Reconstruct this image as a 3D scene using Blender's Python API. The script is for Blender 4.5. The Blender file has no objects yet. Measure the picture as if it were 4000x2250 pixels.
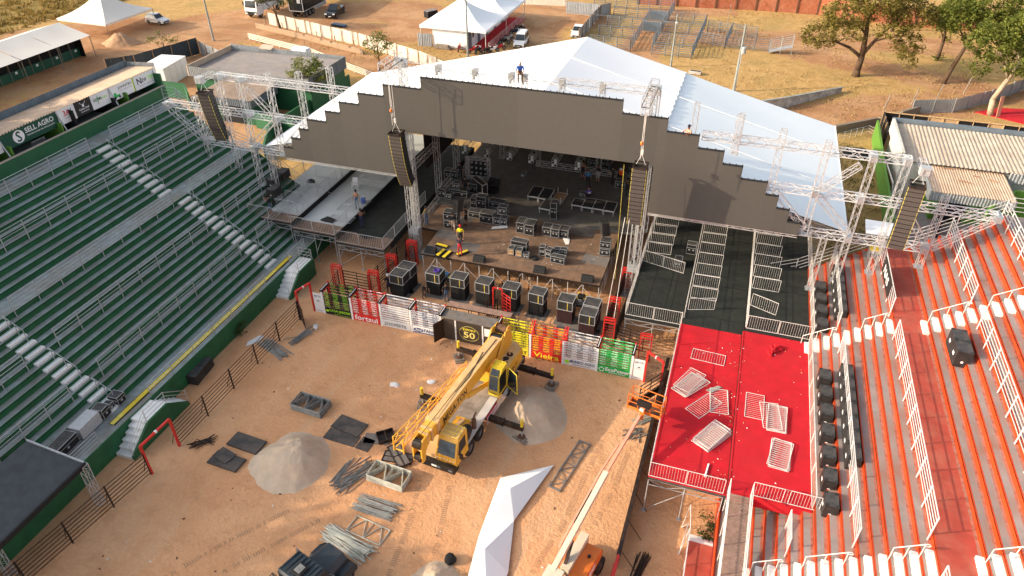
import bpy, math, random
from mathutils import Vector, Matrix, noise as mnoise
R = math.radians
rnd = random.Random(11)
sc = bpy.context.scene
COL = sc.collection

# ---------------------------------------------------------------- camera, sky, sun, exposure
cam_d = bpy.data.cameras.new('drone_camera')
cam_d.sensor_width = 36.0
cam_d.lens = 24.957
cam_d.clip_start = 0.5
cam_d.clip_end = 4000
cam = bpy.data.objects.new('drone_camera', cam_d)
cam.location = (11.495, -35.379, 32.0)
cam.rotation_euler = (R(54.5), 0, R(18.0))
COL.objects.link(cam)
sc.camera = cam

SUN_AZ, SUN_EL = 24.0, 21.5          # heading of the shadows from +X, height of the sun
sd = Vector((-math.cos(R(SUN_AZ)) * math.cos(R(SUN_EL)), -math.sin(R(SUN_AZ)) * math.cos(R(SUN_EL)), math.sin(R(SUN_EL))))
wd = bpy.data.worlds.new('World')
sc.world = wd
wd.use_nodes = True
wn = wd.node_tree
bg = wn.nodes['Background']
sky = wn.nodes.new('ShaderNodeTexSky')
sky.sky_type = 'NISHITA'
sky.sun_disc = False
sky.sun_elevation = R(SUN_EL)
sky.sun_rotation = math.atan2(sd.x, sd.y)
sky.air_density = 1.0
sky.dust_density = 4.0
sky.ozone_density = 1.0
hz = wn.nodes.new('ShaderNodeHueSaturation')            # dusty, near-neutral dry-season sky
hz.inputs['Saturation'].default_value = 0.5
wn.links.new(sky.outputs[0], hz.inputs['Color'])
wn.links.new(hz.outputs[0], bg.inputs[0])
bg.inputs[1].default_value = 0.15
sl = bpy.data.lights.new('sun', 'SUN')
sl.energy = 2.8
sl.angle = R(0.5)
sl.color = (1.0, 0.80, 0.55)
so = bpy.data.objects.new('sun', sl)
so.rotation_euler = sd.to_track_quat('Z', 'Y').to_euler()
so.location = (-60, -20, 60)
COL.objects.link(so)
vs = sc.view_settings
vs.view_transform = 'Standard'
vs.look = 'None'
vs.exposure = 1.1
vs.gamma = 1.0
vs.use_curve_mapping = False

# ---------------------------------------------------------------- mesh helpers
class MB:
    def __init__(s):
        s.v = []; s.f = []; s.m = []
    def add(s, vs_, fs, mi=0):
        o = len(s.v)
        s.v += [(p[0], p[1], p[2]) for p in vs_]
        s.f += [tuple(i + o for i in f) for f in fs]
        s.m += [mi] * len(fs)
        return s
    def box(s, x0, x1, y0, y1, z0, z1, mi=0):
        return s.add([(x0, y0, z0), (x1, y0, z0), (x1, y1, z0), (x0, y1, z0), (x0, y0, z1), (x1, y0, z1), (x1, y1, z1), (x0, y1, z1)],
                     [(0, 3, 2, 1), (4, 5, 6, 7), (0, 1, 5, 4), (1, 2, 6, 5), (2, 3, 7, 6), (3, 0, 4, 7)], mi)
    def cbox(s, c, d, mi=0, rz=0.0, taper=1.0):
        hx, hy, hz = d[0] / 2, d[1] / 2, d[2] / 2
        cs, sn = math.cos(rz), math.sin(rz)
        P = []
        for z, k in ((-hz, 1.0), (hz, taper)):
            for x, y in ((-hx, -hy), (hx, -hy), (hx, hy), (-hx, hy)):
                x *= k; y *= k
                P.append((c[0] + x * cs - y * sn, c[1] + x * sn + y * cs, c[2] + z))
        return s.add(P, [(0, 3, 2, 1), (4, 5, 6, 7), (0, 1, 5, 4), (1, 2, 6, 5), (2, 3, 7, 6), (3, 0, 4, 7)], mi)
    def beam(s, a, b, w, h=None, mi=0):
        h = w if h is None else h
        a = Vector(a); b = Vector(b); d = (b - a)
        if d.length < 1e-6: return s
        d.normalize()
        up = Vector((0, 0, 1)) if abs(d.z) < 0.95 else Vector((0, 1, 0))
        x = d.cross(up).normalized() * (w / 2)
        y = x.cross(d).normalized() * (h / 2)
        P = [a - x - y, a + x - y, a + x + y, a - x + y, b - x - y, b + x - y, b + x + y, b - x + y]
        return s.add(P, [(0, 1, 2, 3), (4, 7, 6, 5), (0, 4, 5, 1), (1, 5, 6, 2), (2, 6, 7, 3), (3, 7, 4, 0)], mi)
    def tube(s, a, b, r, n=5, r2=None, mi=0, cap=True):
        r2 = r if r2 is None else r2
        a = Vector(a); b = Vector(b); d = (b - a)
        if d.length < 1e-6: return s
        d.normalize()
        up = Vector((0, 0, 1)) if abs(d.z) < 0.95 else Vector((0, 1, 0))
        x = d.cross(up).normalized(); y = x.cross(d)
        P = []
        for c, q in ((a, r), (b, r2)):
            for i in range(n):
                t = 2 * math.pi * (i + .5) / n
                P.append(c + (x * math.cos(t) + y * math.sin(t)) * q)
        F = [(i, (i + 1) % n, n + (i + 1) % n, n + i) for i in range(n)]
        if cap: F += [tuple(range(n - 1, -1, -1)), tuple(range(n, 2 * n))]
        return s.add(P, F, mi)
    def path(s, pts, r, n=5, mi=0):
        for i in range(len(pts) - 1): s.tube(pts[i], pts[i + 1], r, n, mi=mi)
        return s
    def lathe(s, c, prof, n=12, mi=0):
        P = []; F = []
        for r, z in prof:
            for i in range(n):
                t = 2 * math.pi * i / n
                P.append((c[0] + r * math.cos(t), c[1] + r * math.sin(t), c[2] + z))
        for k in range(len(prof) - 1):
            for i in range(n):
                j = (i + 1) % n
                F.append((k * n + i, k * n + j, (k + 1) * n + j, (k + 1) * n + i))
        F.append(tuple(range(n - 1, -1, -1))); F.append(tuple(range((len(prof) - 1) * n, len(prof) * n)))
        return s.add(P, F, mi)
    def prism(s, poly, axis, a, b, mi=0, k=1.0):
        """extrude a 2-D polygon along axis ('x','y','z') from a to b; k scales the far cap"""
        n = len(poly); P = []
        cx = sum(p[0] for p in poly) / n; cy = sum(p[1] for p in poly) / n
        for q, kk in ((a, 1.0), (b, k)):
            for u, v in poly:
                u = cx + (u - cx) * kk; v = cy + (v - cy) * kk
                P.append({'x': (q, u, v), 'y': (u, q, v), 'z': (u, v, q)}[axis])
        F = [(i, (i + 1) % n, n + (i + 1) % n, n + i) for i in range(n)] + [tuple(range(n - 1, -1, -1)), tuple(range(n, 2 * n))]
        return s.add(P, F, mi)
    def quad(s, a, b, c, d, mi=0):
        return s.add([a, b, c, d], [(0, 1, 2, 3)], mi)
    def slab(s, a, b, c, d, th, mi=0):
        a, b, c, d = Vector(a), Vector(b), Vector(c), Vector(d)
        n = (b - a).cross(d - a).normalized() * th
        return s.add([a, b, c, d, a - n, b - n, c - n, d - n], [(0, 1, 2, 3), (7, 6, 5, 4), (0, 4, 5, 1), (1, 5, 6, 2), (2, 6, 7, 3), (3, 7, 4, 0)], mi)
    def merge(s, o, M=None, mi=None):
        vs_ = [M @ Vector(p) for p in o.v] if M is not None else o.v
        k = len(s.v)
        s.v += [(p[0], p[1], p[2]) for p in vs_]
        s.f += [tuple(i + k for i in f) for f in o.f]
        s.m += o.m if mi is None else [mi] * len(o.f)
        return s
    def mesh(s, name, mats, smooth=False):
        me = bpy.data.meshes.new(name)
        me.from_pydata(s.v, [], s.f)
        for m_ in ([mats] if isinstance(mats, str) else mats): me.materials.append(MAT(m_))
        if any(s.m): me.polygons.foreach_set('material_index', s.m)
        if smooth: me.polygons.foreach_set('use_smooth', [True] * len(s.f))
        me.update()
        return me

def link(name, data, parent=None, loc=(0, 0, 0), rot=(0, 0, 0)):
    o = bpy.data.objects.new(name, data)
    COL.objects.link(o)
    if parent is not None: o.parent = parent
    o.location = loc; o.rotation_euler = rot
    return o
def obj(name, mb, mats, parent=None, smooth=False, loc=(0, 0, 0), rot=(0, 0, 0)):
    """one mesh object; vertices of parts of a 'world' thing are given in world space"""
    if parent is not None and parent.get('_w'):
        k = parent['_w']
        mb.v = [(p[0] - k[0], p[1] - k[1], p[2] - k[2]) for p in mb.v]
        o = link(name, mb.mesh(name, mats, smooth), parent, loc, rot)
        o['_w'] = k
        return o
    return link(name, mb.mesh(name, mats, smooth), parent, loc, rot)
def tag(o, label=None, cat=None, group=None, kind=None):
    if label: o['label'] = label
    if cat: o['category'] = cat
    if group: o['group'] = group
    if kind: o['kind'] = kind
    return o
def thing(name, label, cat, loc=(0, 0, 0), rz=0.0, group=None, world=False):
    o = link(name, None, None, loc, (0, 0, rz))
    o.empty_display_size = 0.2
    if world: o['_w'] = tuple(loc)
    return tag(o, label, cat, group)
def copy_tree(o, parent=None, loc=None, rz=None, label=None, group=None):
    c = o.copy(); COL.objects.link(c); c.parent = parent
    if loc is not None: c.location = loc
    if rz is not None: c.rotation_euler = (0, 0, rz)
    if label: c['label'] = label
    if group: c['group'] = group
    for ch in list(o.children): copy_tree(ch, c)
    return c
ORD = ['first', 'second', 'third', 'fourth', 'fifth', 'sixth', 'seventh', 'eighth', 'ninth', 'tenth', 'eleventh', 'twelfth', 'thirteenth', 'fourteenth']

# ---------------------------------------------------------------- materials
MATDEF = {}
_mats = {}
def dm(name, col, rough=.7, metal=0.0, var=.12, scale=3.0, dirt=None, dirt_amt=0.0, dirt_scale=.6, bump=0.0, bscale=20.0, spec=.4):
    MATDEF[name] = dict(col=col, rough=rough, metal=metal, var=var, scale=scale, dirt=dirt, da=dirt_amt, ds=dirt_scale, bump=bump, bs=bscale, spec=spec)
def MAT(name):
    if name in _mats: return _mats[name]
    d = MATDEF[name]
    if callable(d):
        m_ = d(name)
        _mats[name] = m_
        return m_
    m_ = bpy.data.materials.new(name); m_.use_nodes = True
    nt = m_.node_tree; b = nt.nodes['Principled BSDF']; N = nt.nodes.new; Lk = nt.links.new
    tc = N('ShaderNodeTexCoord'); nz = N('ShaderNodeTexNoise')
    nz.inputs['Scale'].default_value = d['scale']; nz.inputs['Detail'].default_value = 5
    Lk(tc.outputs['Object'], nz.inputs['Vector'])
    rp = N('ShaderNodeMapRange'); rp.inputs[1].default_value = .3; rp.inputs[2].default_value = .7
    rp.inputs[3].default_value = 1 - d['var']; rp.inputs[4].default_value = 1 + d['var']
    Lk(nz.outputs[0], rp.inputs[0])
    oi = N('ShaderNodeObjectInfo'); r2 = N('ShaderNodeMapRange'); r2.inputs[3].default_value = .93; r2.inputs[4].default_value = 1.06
    Lk(oi.outputs['Random'], r2.inputs[0])
    mu = N('ShaderNodeMath'); mu.operation = 'MULTIPLY'; Lk(rp.outputs[0], mu.inputs[0]); Lk(r2.outputs[0], mu.inputs[1])
    vm = N('ShaderNodeVectorMath'); vm.operation = 'SCALE'; vm.inputs[0].default_value = d['col'][:3]
    Lk(mu.outputs[0], vm.inputs['Scale'])
    out = vm.outputs[0]
    if d['dirt']:
        n2 = N('ShaderNodeTexNoise'); n2.inputs['Scale'].default_value = d['ds']; n2.inputs['Detail'].default_value = 6; n2.inputs['Roughness'].default_value = .65
        Lk(tc.outputs['Object'], n2.inputs['Vector'])
        cr = N('ShaderNodeMapRange'); cr.inputs[1].default_value = .42; cr.inputs[2].default_value = .68; cr.inputs[4].default_value = d['da']
        Lk(n2.outputs[0], cr.inputs[0])
        mx = N('ShaderNodeMix'); mx.data_type = 'RGBA'; mx.inputs['B'].default_value = (*d['dirt'], 1)
        Lk(cr.outputs[0], mx.inputs['Factor']); Lk(out, mx.inputs['A']); out = mx.outputs['Result']
    Lk(out, b.inputs['Base Color'])
    b.inputs['Roughness'].default_value = d['rough']; b.inputs['Metallic'].default_value = d['metal']
    b.inputs['Specular IOR Level'].default_value = d['spec']
    if d['bump']:
        n3 = N('ShaderNodeTexNoise'); n3.inputs['Scale'].default_value = d['bs']; n3.inputs['Detail'].default_value = 4
        Lk(tc.outputs['Object'], n3.inputs['Vector'])
        bp = N('ShaderNodeBump'); bp.inputs['Strength'].default_value = d['bump']; bp.inputs['Distance'].default_value = .05
        Lk(n3.outputs[0], bp.inputs['Height']); Lk(bp.outputs[0], b.inputs['Normal'])
    _mats[name] = m_
    return m_
DUST = (.42, .25, .14)
dm('concrete_l', (.26, .30, .295), .85, var=.18, scale=2.0, dirt=(.21, .18, .15), dirt_amt=.85, dirt_scale=.45, bump=.2)
dm('concrete_r', (.27, .245, .235), .85, var=.15, scale=2.0, dirt=(.25, .125, .085), dirt_amt=.85, dirt_scale=.5, bump=.2)
dm('green_paint', (.014, .105, .040), .6, var=.2, scale=1.5, dirt=(.02, .08, .035), dirt_amt=.4, bump=.05)
dm('green_wall', (.018, .115, .045), .6, var=.12, scale=.8, dirt=(.03, .09, .05), dirt_amt=.4)
dm('green_lime', (.10, .24, .03), .6, var=.1)
dm('overspray', (.36, .13, .085), .85, var=.3, scale=5, dirt=(.28, .20, .17), dirt_amt=.8, dirt_scale=2.5)
dm('overspray_l', (.13, .20, .15), .85, var=.3, scale=5, dirt=(.22, .22, .19), dirt_amt=.8, dirt_scale=2.5)
dm('roof_dark', (.045, .052, .058), .7, var=.2, scale=2)
dm('orange_paint', (.50, .050, .006), .55, var=.12, scale=2, dirt=(.36, .07, .03), dirt_amt=.4)
dm('red_floor', (.36, .055, .035), .8, var=.15, scale=1.5, dirt=(.40, .14, .09), dirt_amt=.5, dirt_scale=1.2)
dm('white_paint', (.78, .78, .76), .5, var=.05, scale=4, dirt=(.5, .47, .42), dirt_amt=.3, dirt_scale=3)
dm('galv', (.42, .44, .46), .4, metal=.55, var=.12, scale=6)
dm('galv_l', (.46, .47, .48), .45, metal=.3, var=.1, scale=6)
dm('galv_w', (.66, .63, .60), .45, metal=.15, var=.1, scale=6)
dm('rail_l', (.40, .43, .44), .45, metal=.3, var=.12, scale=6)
dm('pen_steel', (.16, .185, .21), .5, metal=.3, var=.15, scale=6)
dm('alu_b', (.68, .68, .68), .4, metal=.3, var=.08, scale=8)
dm('alu', (.56, .56, .56), .4, metal=.4, var=.08, scale=8)
dm('black_steel', (.018, .013, .011), .55, metal=.2, var=.2, dirt=(.10, .05, .03), dirt_amt=.5, dirt_scale=4)
dm('red_paint', (.60, .022, .02), .45, var=.1, dirt=(.4, .09, .06), dirt_amt=.3, dirt_scale=3)
dm('black_paint', (.012, .012, .013), .5, var=.2)
dm('black_matte', (.014, .014, .015), .9, var=.3, scale=5)
dm('black_cloth', (.010, .010, .011), .95, var=.35, scale=3, bump=.3, bscale=4)
dm('maroon_cloth', (.03, .010, .012), .95, var=.35, scale=3, bump=.3, bscale=4)
dm('carpet_black', (.014, .018, .016), .95, var=.3, scale=2.0, dirt=(.028, .030, .024), dirt_amt=.6, dirt_scale=.8, bump=.3, bscale=60)
dm('carpet_white', (.52, .56, .57), .9, var=.08, scale=1.2, dirt=(.40, .42, .42), dirt_amt=.5)
dm('plywood', (.20, .12, .075), .8, var=.25, scale=2.5, dirt=(.12, .085, .065), dirt_amt=.8, dirt_scale=.9, bump=.1)
dm('plywood_grey', (.14, .13, .125), .8, var=.25, scale=2.5, dirt=(.20, .15, .11), dirt_amt=.6, dirt_scale=1.5, bump=.1)
dm('plywood_dark', (.055, .05, .048), .8, var=.25, scale=2.5, dirt=(.13, .10, .08), dirt_amt=.6, dirt_scale=1.5, bump=.1)
dm('deck_grey', (.105, .10, .095), .8, var=.2, scale=1.2, dirt=(.12, .10, .08), dirt_amt=.6, dirt_scale=.5)
dm('plank', (.27, .17, .13), .85, var=.25, scale=4, dirt=(.2, .14, .12), dirt_amt=.6, dirt_scale=1.4)
dm('wood', (.33, .20, .11), .8, var=.25, scale=6, bump=.2)
dm('wood_pale', (.55, .36, .19), .75, var=.2, scale=6)
dm('wood_grey', (.24, .20, .16), .9, var=.3, scale=5, bump=.3)
dm('led', (.088, .082, .074), .8, var=.035, scale=3, spec=.15, bump=.05, bscale=90)
dm('tarp', (.82, .84, .86), .55, var=.02, scale=.5, dirt=(.76, .79, .82), dirt_amt=.5, dirt_scale=.25)
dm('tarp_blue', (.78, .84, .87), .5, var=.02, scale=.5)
dm('tarp_warm', (.74, .69, .62), .6, var=.05, scale=.6, dirt=(.62, .54, .46), dirt_amt=.4, dirt_scale=.3)
dm('tile_beige', (.50, .37, .27), .9, var=.12, scale=1.2, dirt=(.42, .29, .20), dirt_amt=.5, dirt_scale=.7, bump=.1)
dm('tile_grey', (.20, .185, .185), .9, var=.12, scale=1.2, dirt=(.27, .23, .20), dirt_amt=.5, dirt_scale=.7)
dm('tile_tan', (.46, .38, .30), .9, var=.12, scale=1.2, dirt=(.36, .28, .22), dirt_amt=.5, dirt_scale=.7)
dm('corr_blue', (.16, .20, .24), .5, metal=.3, var=.15, scale=1.5)
dm('corr_grey', (.36, .38, .40), .5, metal=.35, var=.12, scale=1.5)
dm('corr_dark', (.030, .042, .052), .6, var=.2, scale=1)
dm('corr_white', (.72, .66, .56), .6, var=.1, scale=1.0, dirt=(.6, .48, .36), dirt_amt=.4, dirt_scale=.5)
dm('wall_cream', (.55, .55, .50), .8, var=.08, dirt=(.4, .36, .30), dirt_amt=.4)
dm('wall_white', (.75, .75, .75), .7, var=.05)
dm('wall_stain', (.50, .47, .43), .9, var=.2, scale=1.5, dirt=(.16, .13, .12), dirt_amt=.8, dirt_scale=1.2)
dm('brick_far', (.34, .105, .05), .9, var=.25, scale=2.5, dirt=(.45, .20, .12), dirt_amt=.6, dirt_scale=.5, bump=.4, bscale=6)
dm('block', (.42, .29, .18), .95, var=.25, scale=3, dirt=(.16, .11, .07), dirt_amt=.6, dirt_scale=3, bump=.3)
dm('stone', (.23, .185, .145), .95, var=.3, scale=3, dirt=(.12, .09, .07), dirt_amt=.6, dirt_scale=3, bump=.3)
dm('crane_yellow', (.78, .42, .035), .45, var=.08, scale=2, dirt=(.62, .36, .12), dirt_amt=.5, dirt_scale=1.0)
dm('crane_dusty', (.66, .42, .18), .8, var=.12, scale=2, dirt=(.50, .31, .17), dirt_amt=.7, dirt_scale=1.2)
dm('crane_deck', (.30, .26, .22), .8, var=.25, scale=2, dirt=(.12, .09, .07), dirt_amt=.7, dirt_scale=1.3)
dm('crane_white', (.62, .60, .58), .6, var=.15, scale=2, dirt=(.40, .32, .26), dirt_amt=.6, dirt_scale=1.0)
dm('rubber', (.020, .019, .018), .9, var=.3, dirt=(.13, .08, .05), dirt_amt=.6, dirt_scale=2)
dm('rim', (.25, .25, .26), .5, metal=.5, var=.2)
dm('lift_orange', (.72, .17, .022), .45, var=.08, dirt=(.55, .2, .08), dirt_amt=.4)
dm('lift_cream', (.68, .60, .46), .5, var=.08, dirt=(.55, .42, .28), dirt_amt=.4)
dm('lift_pink', (.66, .30, .20), .5, var=.1)
dm('truck_blue', (.020, .032, .043), .5, var=.2, scale=3, dirt=(.06, .06, .06), dirt_amt=.5)
dm('car_white', (.80, .80, .80), .25, var=.02, spec=.5)
dm('car_black', (.012, .014, .017), .2, var=.05, spec=.5)
dm('glass', (.02, .028, .034), .08, var=.05, spec=.6)
dm('glass_light', (.10, .13, .15), .12, var=.3, scale=2, spec=.6)
dm('lamp_glass', (.85, .85, .82), .2, var=.02)
dm('yellow', (.75, .55, .03), .6, var=.1, dirt=(.4, .3, .1), dirt_amt=.3, dirt_scale=3)
dm('yellow_old', (.70, .56, .10), .7, var=.15, scale=5)
dm('sand_pile', (.50, .39, .29), .95, var=.12, scale=1.2, dirt=(.44, .30, .20), dirt_amt=.6, dirt_scale=.7, bump=.5, bscale=7)
dm('soil', (.42, .25, .14), .95, var=.2, scale=1.2, dirt=(.36, .2, .11), dirt_amt=.6, bump=.5, bscale=7)
dm('pipe_grey', (.22, .225, .22), .5, metal=.4, var=.25, scale=4)
dm('pipe_pale', (.44, .44, .38), .5, metal=.25, var=.2, scale=4)
dm('rust', (.12, .06, .035), .9, var=.3, scale=6)
dm('red_carpet', (.50, .006, .016), .95, var=.12, scale=1.5, dirt=(.42, .012, .02), dirt_amt=.6, dirt_scale=.6, bump=.25, bscale=40)
dm('banner_white', (.78, .78, .78), .6, var=.03)
dm('banner_black', (.014, .013, .014), .5, var=.05)
dm('banner_green', (.010, .075, .045), .5, var=.05)
dm('banner_brown', (.055, .045, .038), .35, var=.2, scale=1)
dm('ink_black', (.015, .015, .017), .6, var=.02)
dm('ink_grey', (.16, .16, .16), .6, var=.02)
dm('ink_red', (.60, .03, .04), .6, var=.02)
dm('ink_lime', (.35, .75, .03), .6, var=.02)
dm('ink_green', (.03, .42, .09), .6, var=.02)
dm('ink_dkgreen', (.02, .12, .04), .6, var=.02)
dm('ink_yellow', (.85, .72, .05), .6, var=.02)
dm('ink_gold', (.72, .62, .18), .6, var=.02)
dm('ink_blue', (.02, .045, .16), .6, var=.02)
dm('chute_green', (.02, .38, .07), .5, var=.05)
dm('chute_red', (.70, .025, .022), .5, var=.05)
dm('skin', (.32, .16, .10), .6, var=.05)
dm('skin_dark', (.14, .065, .04), .6, var=.05)
dm('hair', (.012, .010, .009), .8, var=.1)
for n_, c_ in dict(cl_black=(.014, .014, .016), cl_navy=(.02, .025, .06), cl_blue=(.05, .18, .36), cl_purple=(.06, .03, .22), cl_yellow=(.78, .62, .02),
                   cl_jeans=(.07, .11, .19), cl_red=(.5, .03, .04), cl_khaki=(.36, .27, .19), cl_camo=(.22, .19, .10), cl_white=(.7, .7, .7), cl_plum=(.05, .03, .05), cl_brown=(.10, .06, .04)).items():
    dm(n_, c_, .9, var=.12, scale=6)
dm('plastic_white', (.78, .78, .78), .4, var=.02)
dm('plastic_blue', (.02, .10, .42), .4, var=.05)
dm('plastic_orange', (.78, .12, .02), .4, var=.05)
dm('bark', (.10, .06, .035), .95, var=.35, scale=6, bump=.6, bscale=9)
dm('bark_pale', (.42, .33, .23), .95, var=.3, scale=4, bump=.5, bscale=9)
dm('speaker_grille', (.075, .062, .056), .7, var=.1, scale=6)
dm('speaker_black', (.020, .020, .021), .6, var=.2, dirt=(.05, .045, .04), dirt_amt=.5, dirt_scale=3)
dm('case_lid', (.040, .042, .045), .6, var=.3, scale=3, dirt=(.12, .10, .085), dirt_amt=.6, dirt_scale=2.5)
dm('pinkbag', (.5, .3, .25), .8)

def two_tone(c1, c2, sx=9.0, thr=.5):
    """printed strip: patches of small lettering in c2 on c1, along the local X"""
    def mk(name):
        m_ = bpy.data.materials.new(name); m_.use_nodes = True
        nt = m_.node_tree; b = nt.nodes['Principled BSDF']; N = nt.nodes.new; Lk = nt.links.new
        tc = N('ShaderNodeTexCoord')
        mp = N('ShaderNodeMapping'); mp.inputs['Scale'].default_value = (sx, 0, 9); Lk(tc.outputs['Object'], mp.inputs[0])
        nz = N('ShaderNodeTexNoise'); nz.inputs['Scale'].default_value = 2.2; nz.inputs['Detail'].default_value = 2; Lk(mp.outputs[0], nz.inputs['Vector'])
        wv = N('ShaderNodeTexWave'); wv.wave_type = 'BANDS'; wv.bands_direction = 'X'; wv.inputs['Scale'].default_value = .42; wv.inputs['Distortion'].default_value = .6
        Lk(tc.outputs['Object'], wv.inputs['Vector'])
        a = N('ShaderNodeMath'); a.operation = 'GREATER_THAN'; a.inputs[1].default_value = .45; Lk(wv.outputs['Fac'], a.inputs[0])
        g = N('ShaderNodeMath'); g.operation = 'GREATER_THAN'; g.inputs[1].default_value = thr; Lk(nz.outputs[0], g.inputs[0])
        mu = N('ShaderNodeMath'); mu.operation = 'MULTIPLY'; Lk(a.outputs[0], mu.inputs[0]); Lk(g.outputs[0], mu.inputs[1])
        mx = N('ShaderNodeMix'); mx.data_type = 'RGBA'; mx.inputs['A'].default_value = (*c1, 1); mx.inputs['B'].default_value = (*c2, 1)
        Lk(mu.outputs[0], mx.inputs['Factor']); Lk(mx.outputs['Result'], b.inputs['Base Color'])
        b.inputs['Roughness'].default_value = .5
        return m_
    return mk
MATDEF['slat_jardim'] = two_tone((.012, .02, .012), (.20, .50, .02))
MATDEF['slat_fort'] = two_tone((.68, .025, .02), (.8, .75, .75))
MATDEF['slat_zoo'] = two_tone((.74, .74, .74), (.60, .58, .60))
MATDEF['slat_fanca'] = two_tone((.72, .74, .78), (.06, .08, .14))
MATDEF['slat_yellow'] = two_tone((.78, .72, .03), (.05, .06, .02))
MATDEF['slat_vieira'] = two_tone((.72, .03, .02), (.85, .55, .04))
MATDEF['slat_mundo'] = two_tone((.74, .74, .74), (.16, .17, .17))
MATDEF['slat_eco'] = two_tone((.03, .38, .08), (.45, .75, .5))
MATDEF['post_dots'] = two_tone((.78, .78, .78), (.45, .45, .46), 2.0, .58)

def leaf_mat(c1, c2):
    def mk(name):
        m_ = bpy.data.materials.new(name); m_.use_nodes = True
        nt = m_.node_tree; b = nt.nodes['Principled BSDF']; N = nt.nodes.new; Lk = nt.links.new
        tc = N('ShaderNodeTexCoord'); nz = N('ShaderNodeTexNoise'); nz.inputs['Scale'].default_value = .9; nz.inputs['Detail'].default_value = 4
        Lk(tc.outputs['Object'], nz.inputs['Vector'])
        mr = N('ShaderNodeMapRange'); mr.inputs[1].default_value = .35; mr.inputs[2].default_value = .65; Lk(nz.outputs[0], mr.inputs[0])
        mx = N('ShaderNodeMix'); mx.data_type = 'RGBA'; mx.inputs['A'].default_value = (*c1, 1); mx.inputs['B'].default_value = (*c2, 1)
        Lk(mr.outputs[0], mx.inputs['Factor']); Lk(mx.outputs['Result'], b.inputs['Base Color'])
        b.inputs['Roughness'].default_value = .65; b.inputs['Specular IOR Level'].default_value = .25
        tr = N('ShaderNodeBsdfTranslucent'); Lk(mx.outputs['Result'], tr.inputs['Color'])
        ms = N('ShaderNodeMixShader'); ms.inputs[0].default_value = .3
        Lk(b.outputs[0], ms.inputs[1]); Lk(tr.outputs[0], ms.inputs[2]); Lk(ms.outputs[0], nt.nodes['Material Output'].inputs['Surface'])
        return m_
    return mk
MATDEF['leaf_dry'] = leaf_mat((.13, .11, .018), (.25, .20, .05))
MATDEF['leaf_green'] = leaf_mat((.065, .095, .012), (.18, .19, .032))
MATDEF['leaf_dark'] = leaf_mat((.03, .055, .012), (.07, .10, .025))
MATDEF['leaf_yel'] = leaf_mat((.08, .12, .02), (.19, .19, .04))
MATDEF['leaf_olive'] = leaf_mat((.07, .08, .025), (.13, .13, .055))
MATDEF['grass_dry'] = leaf_mat((.30, .20, .08), (.42, .31, .13))
MATDEF['grass_field'] = leaf_mat((.19, .14, .035), (.33, .21, .06))

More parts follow.
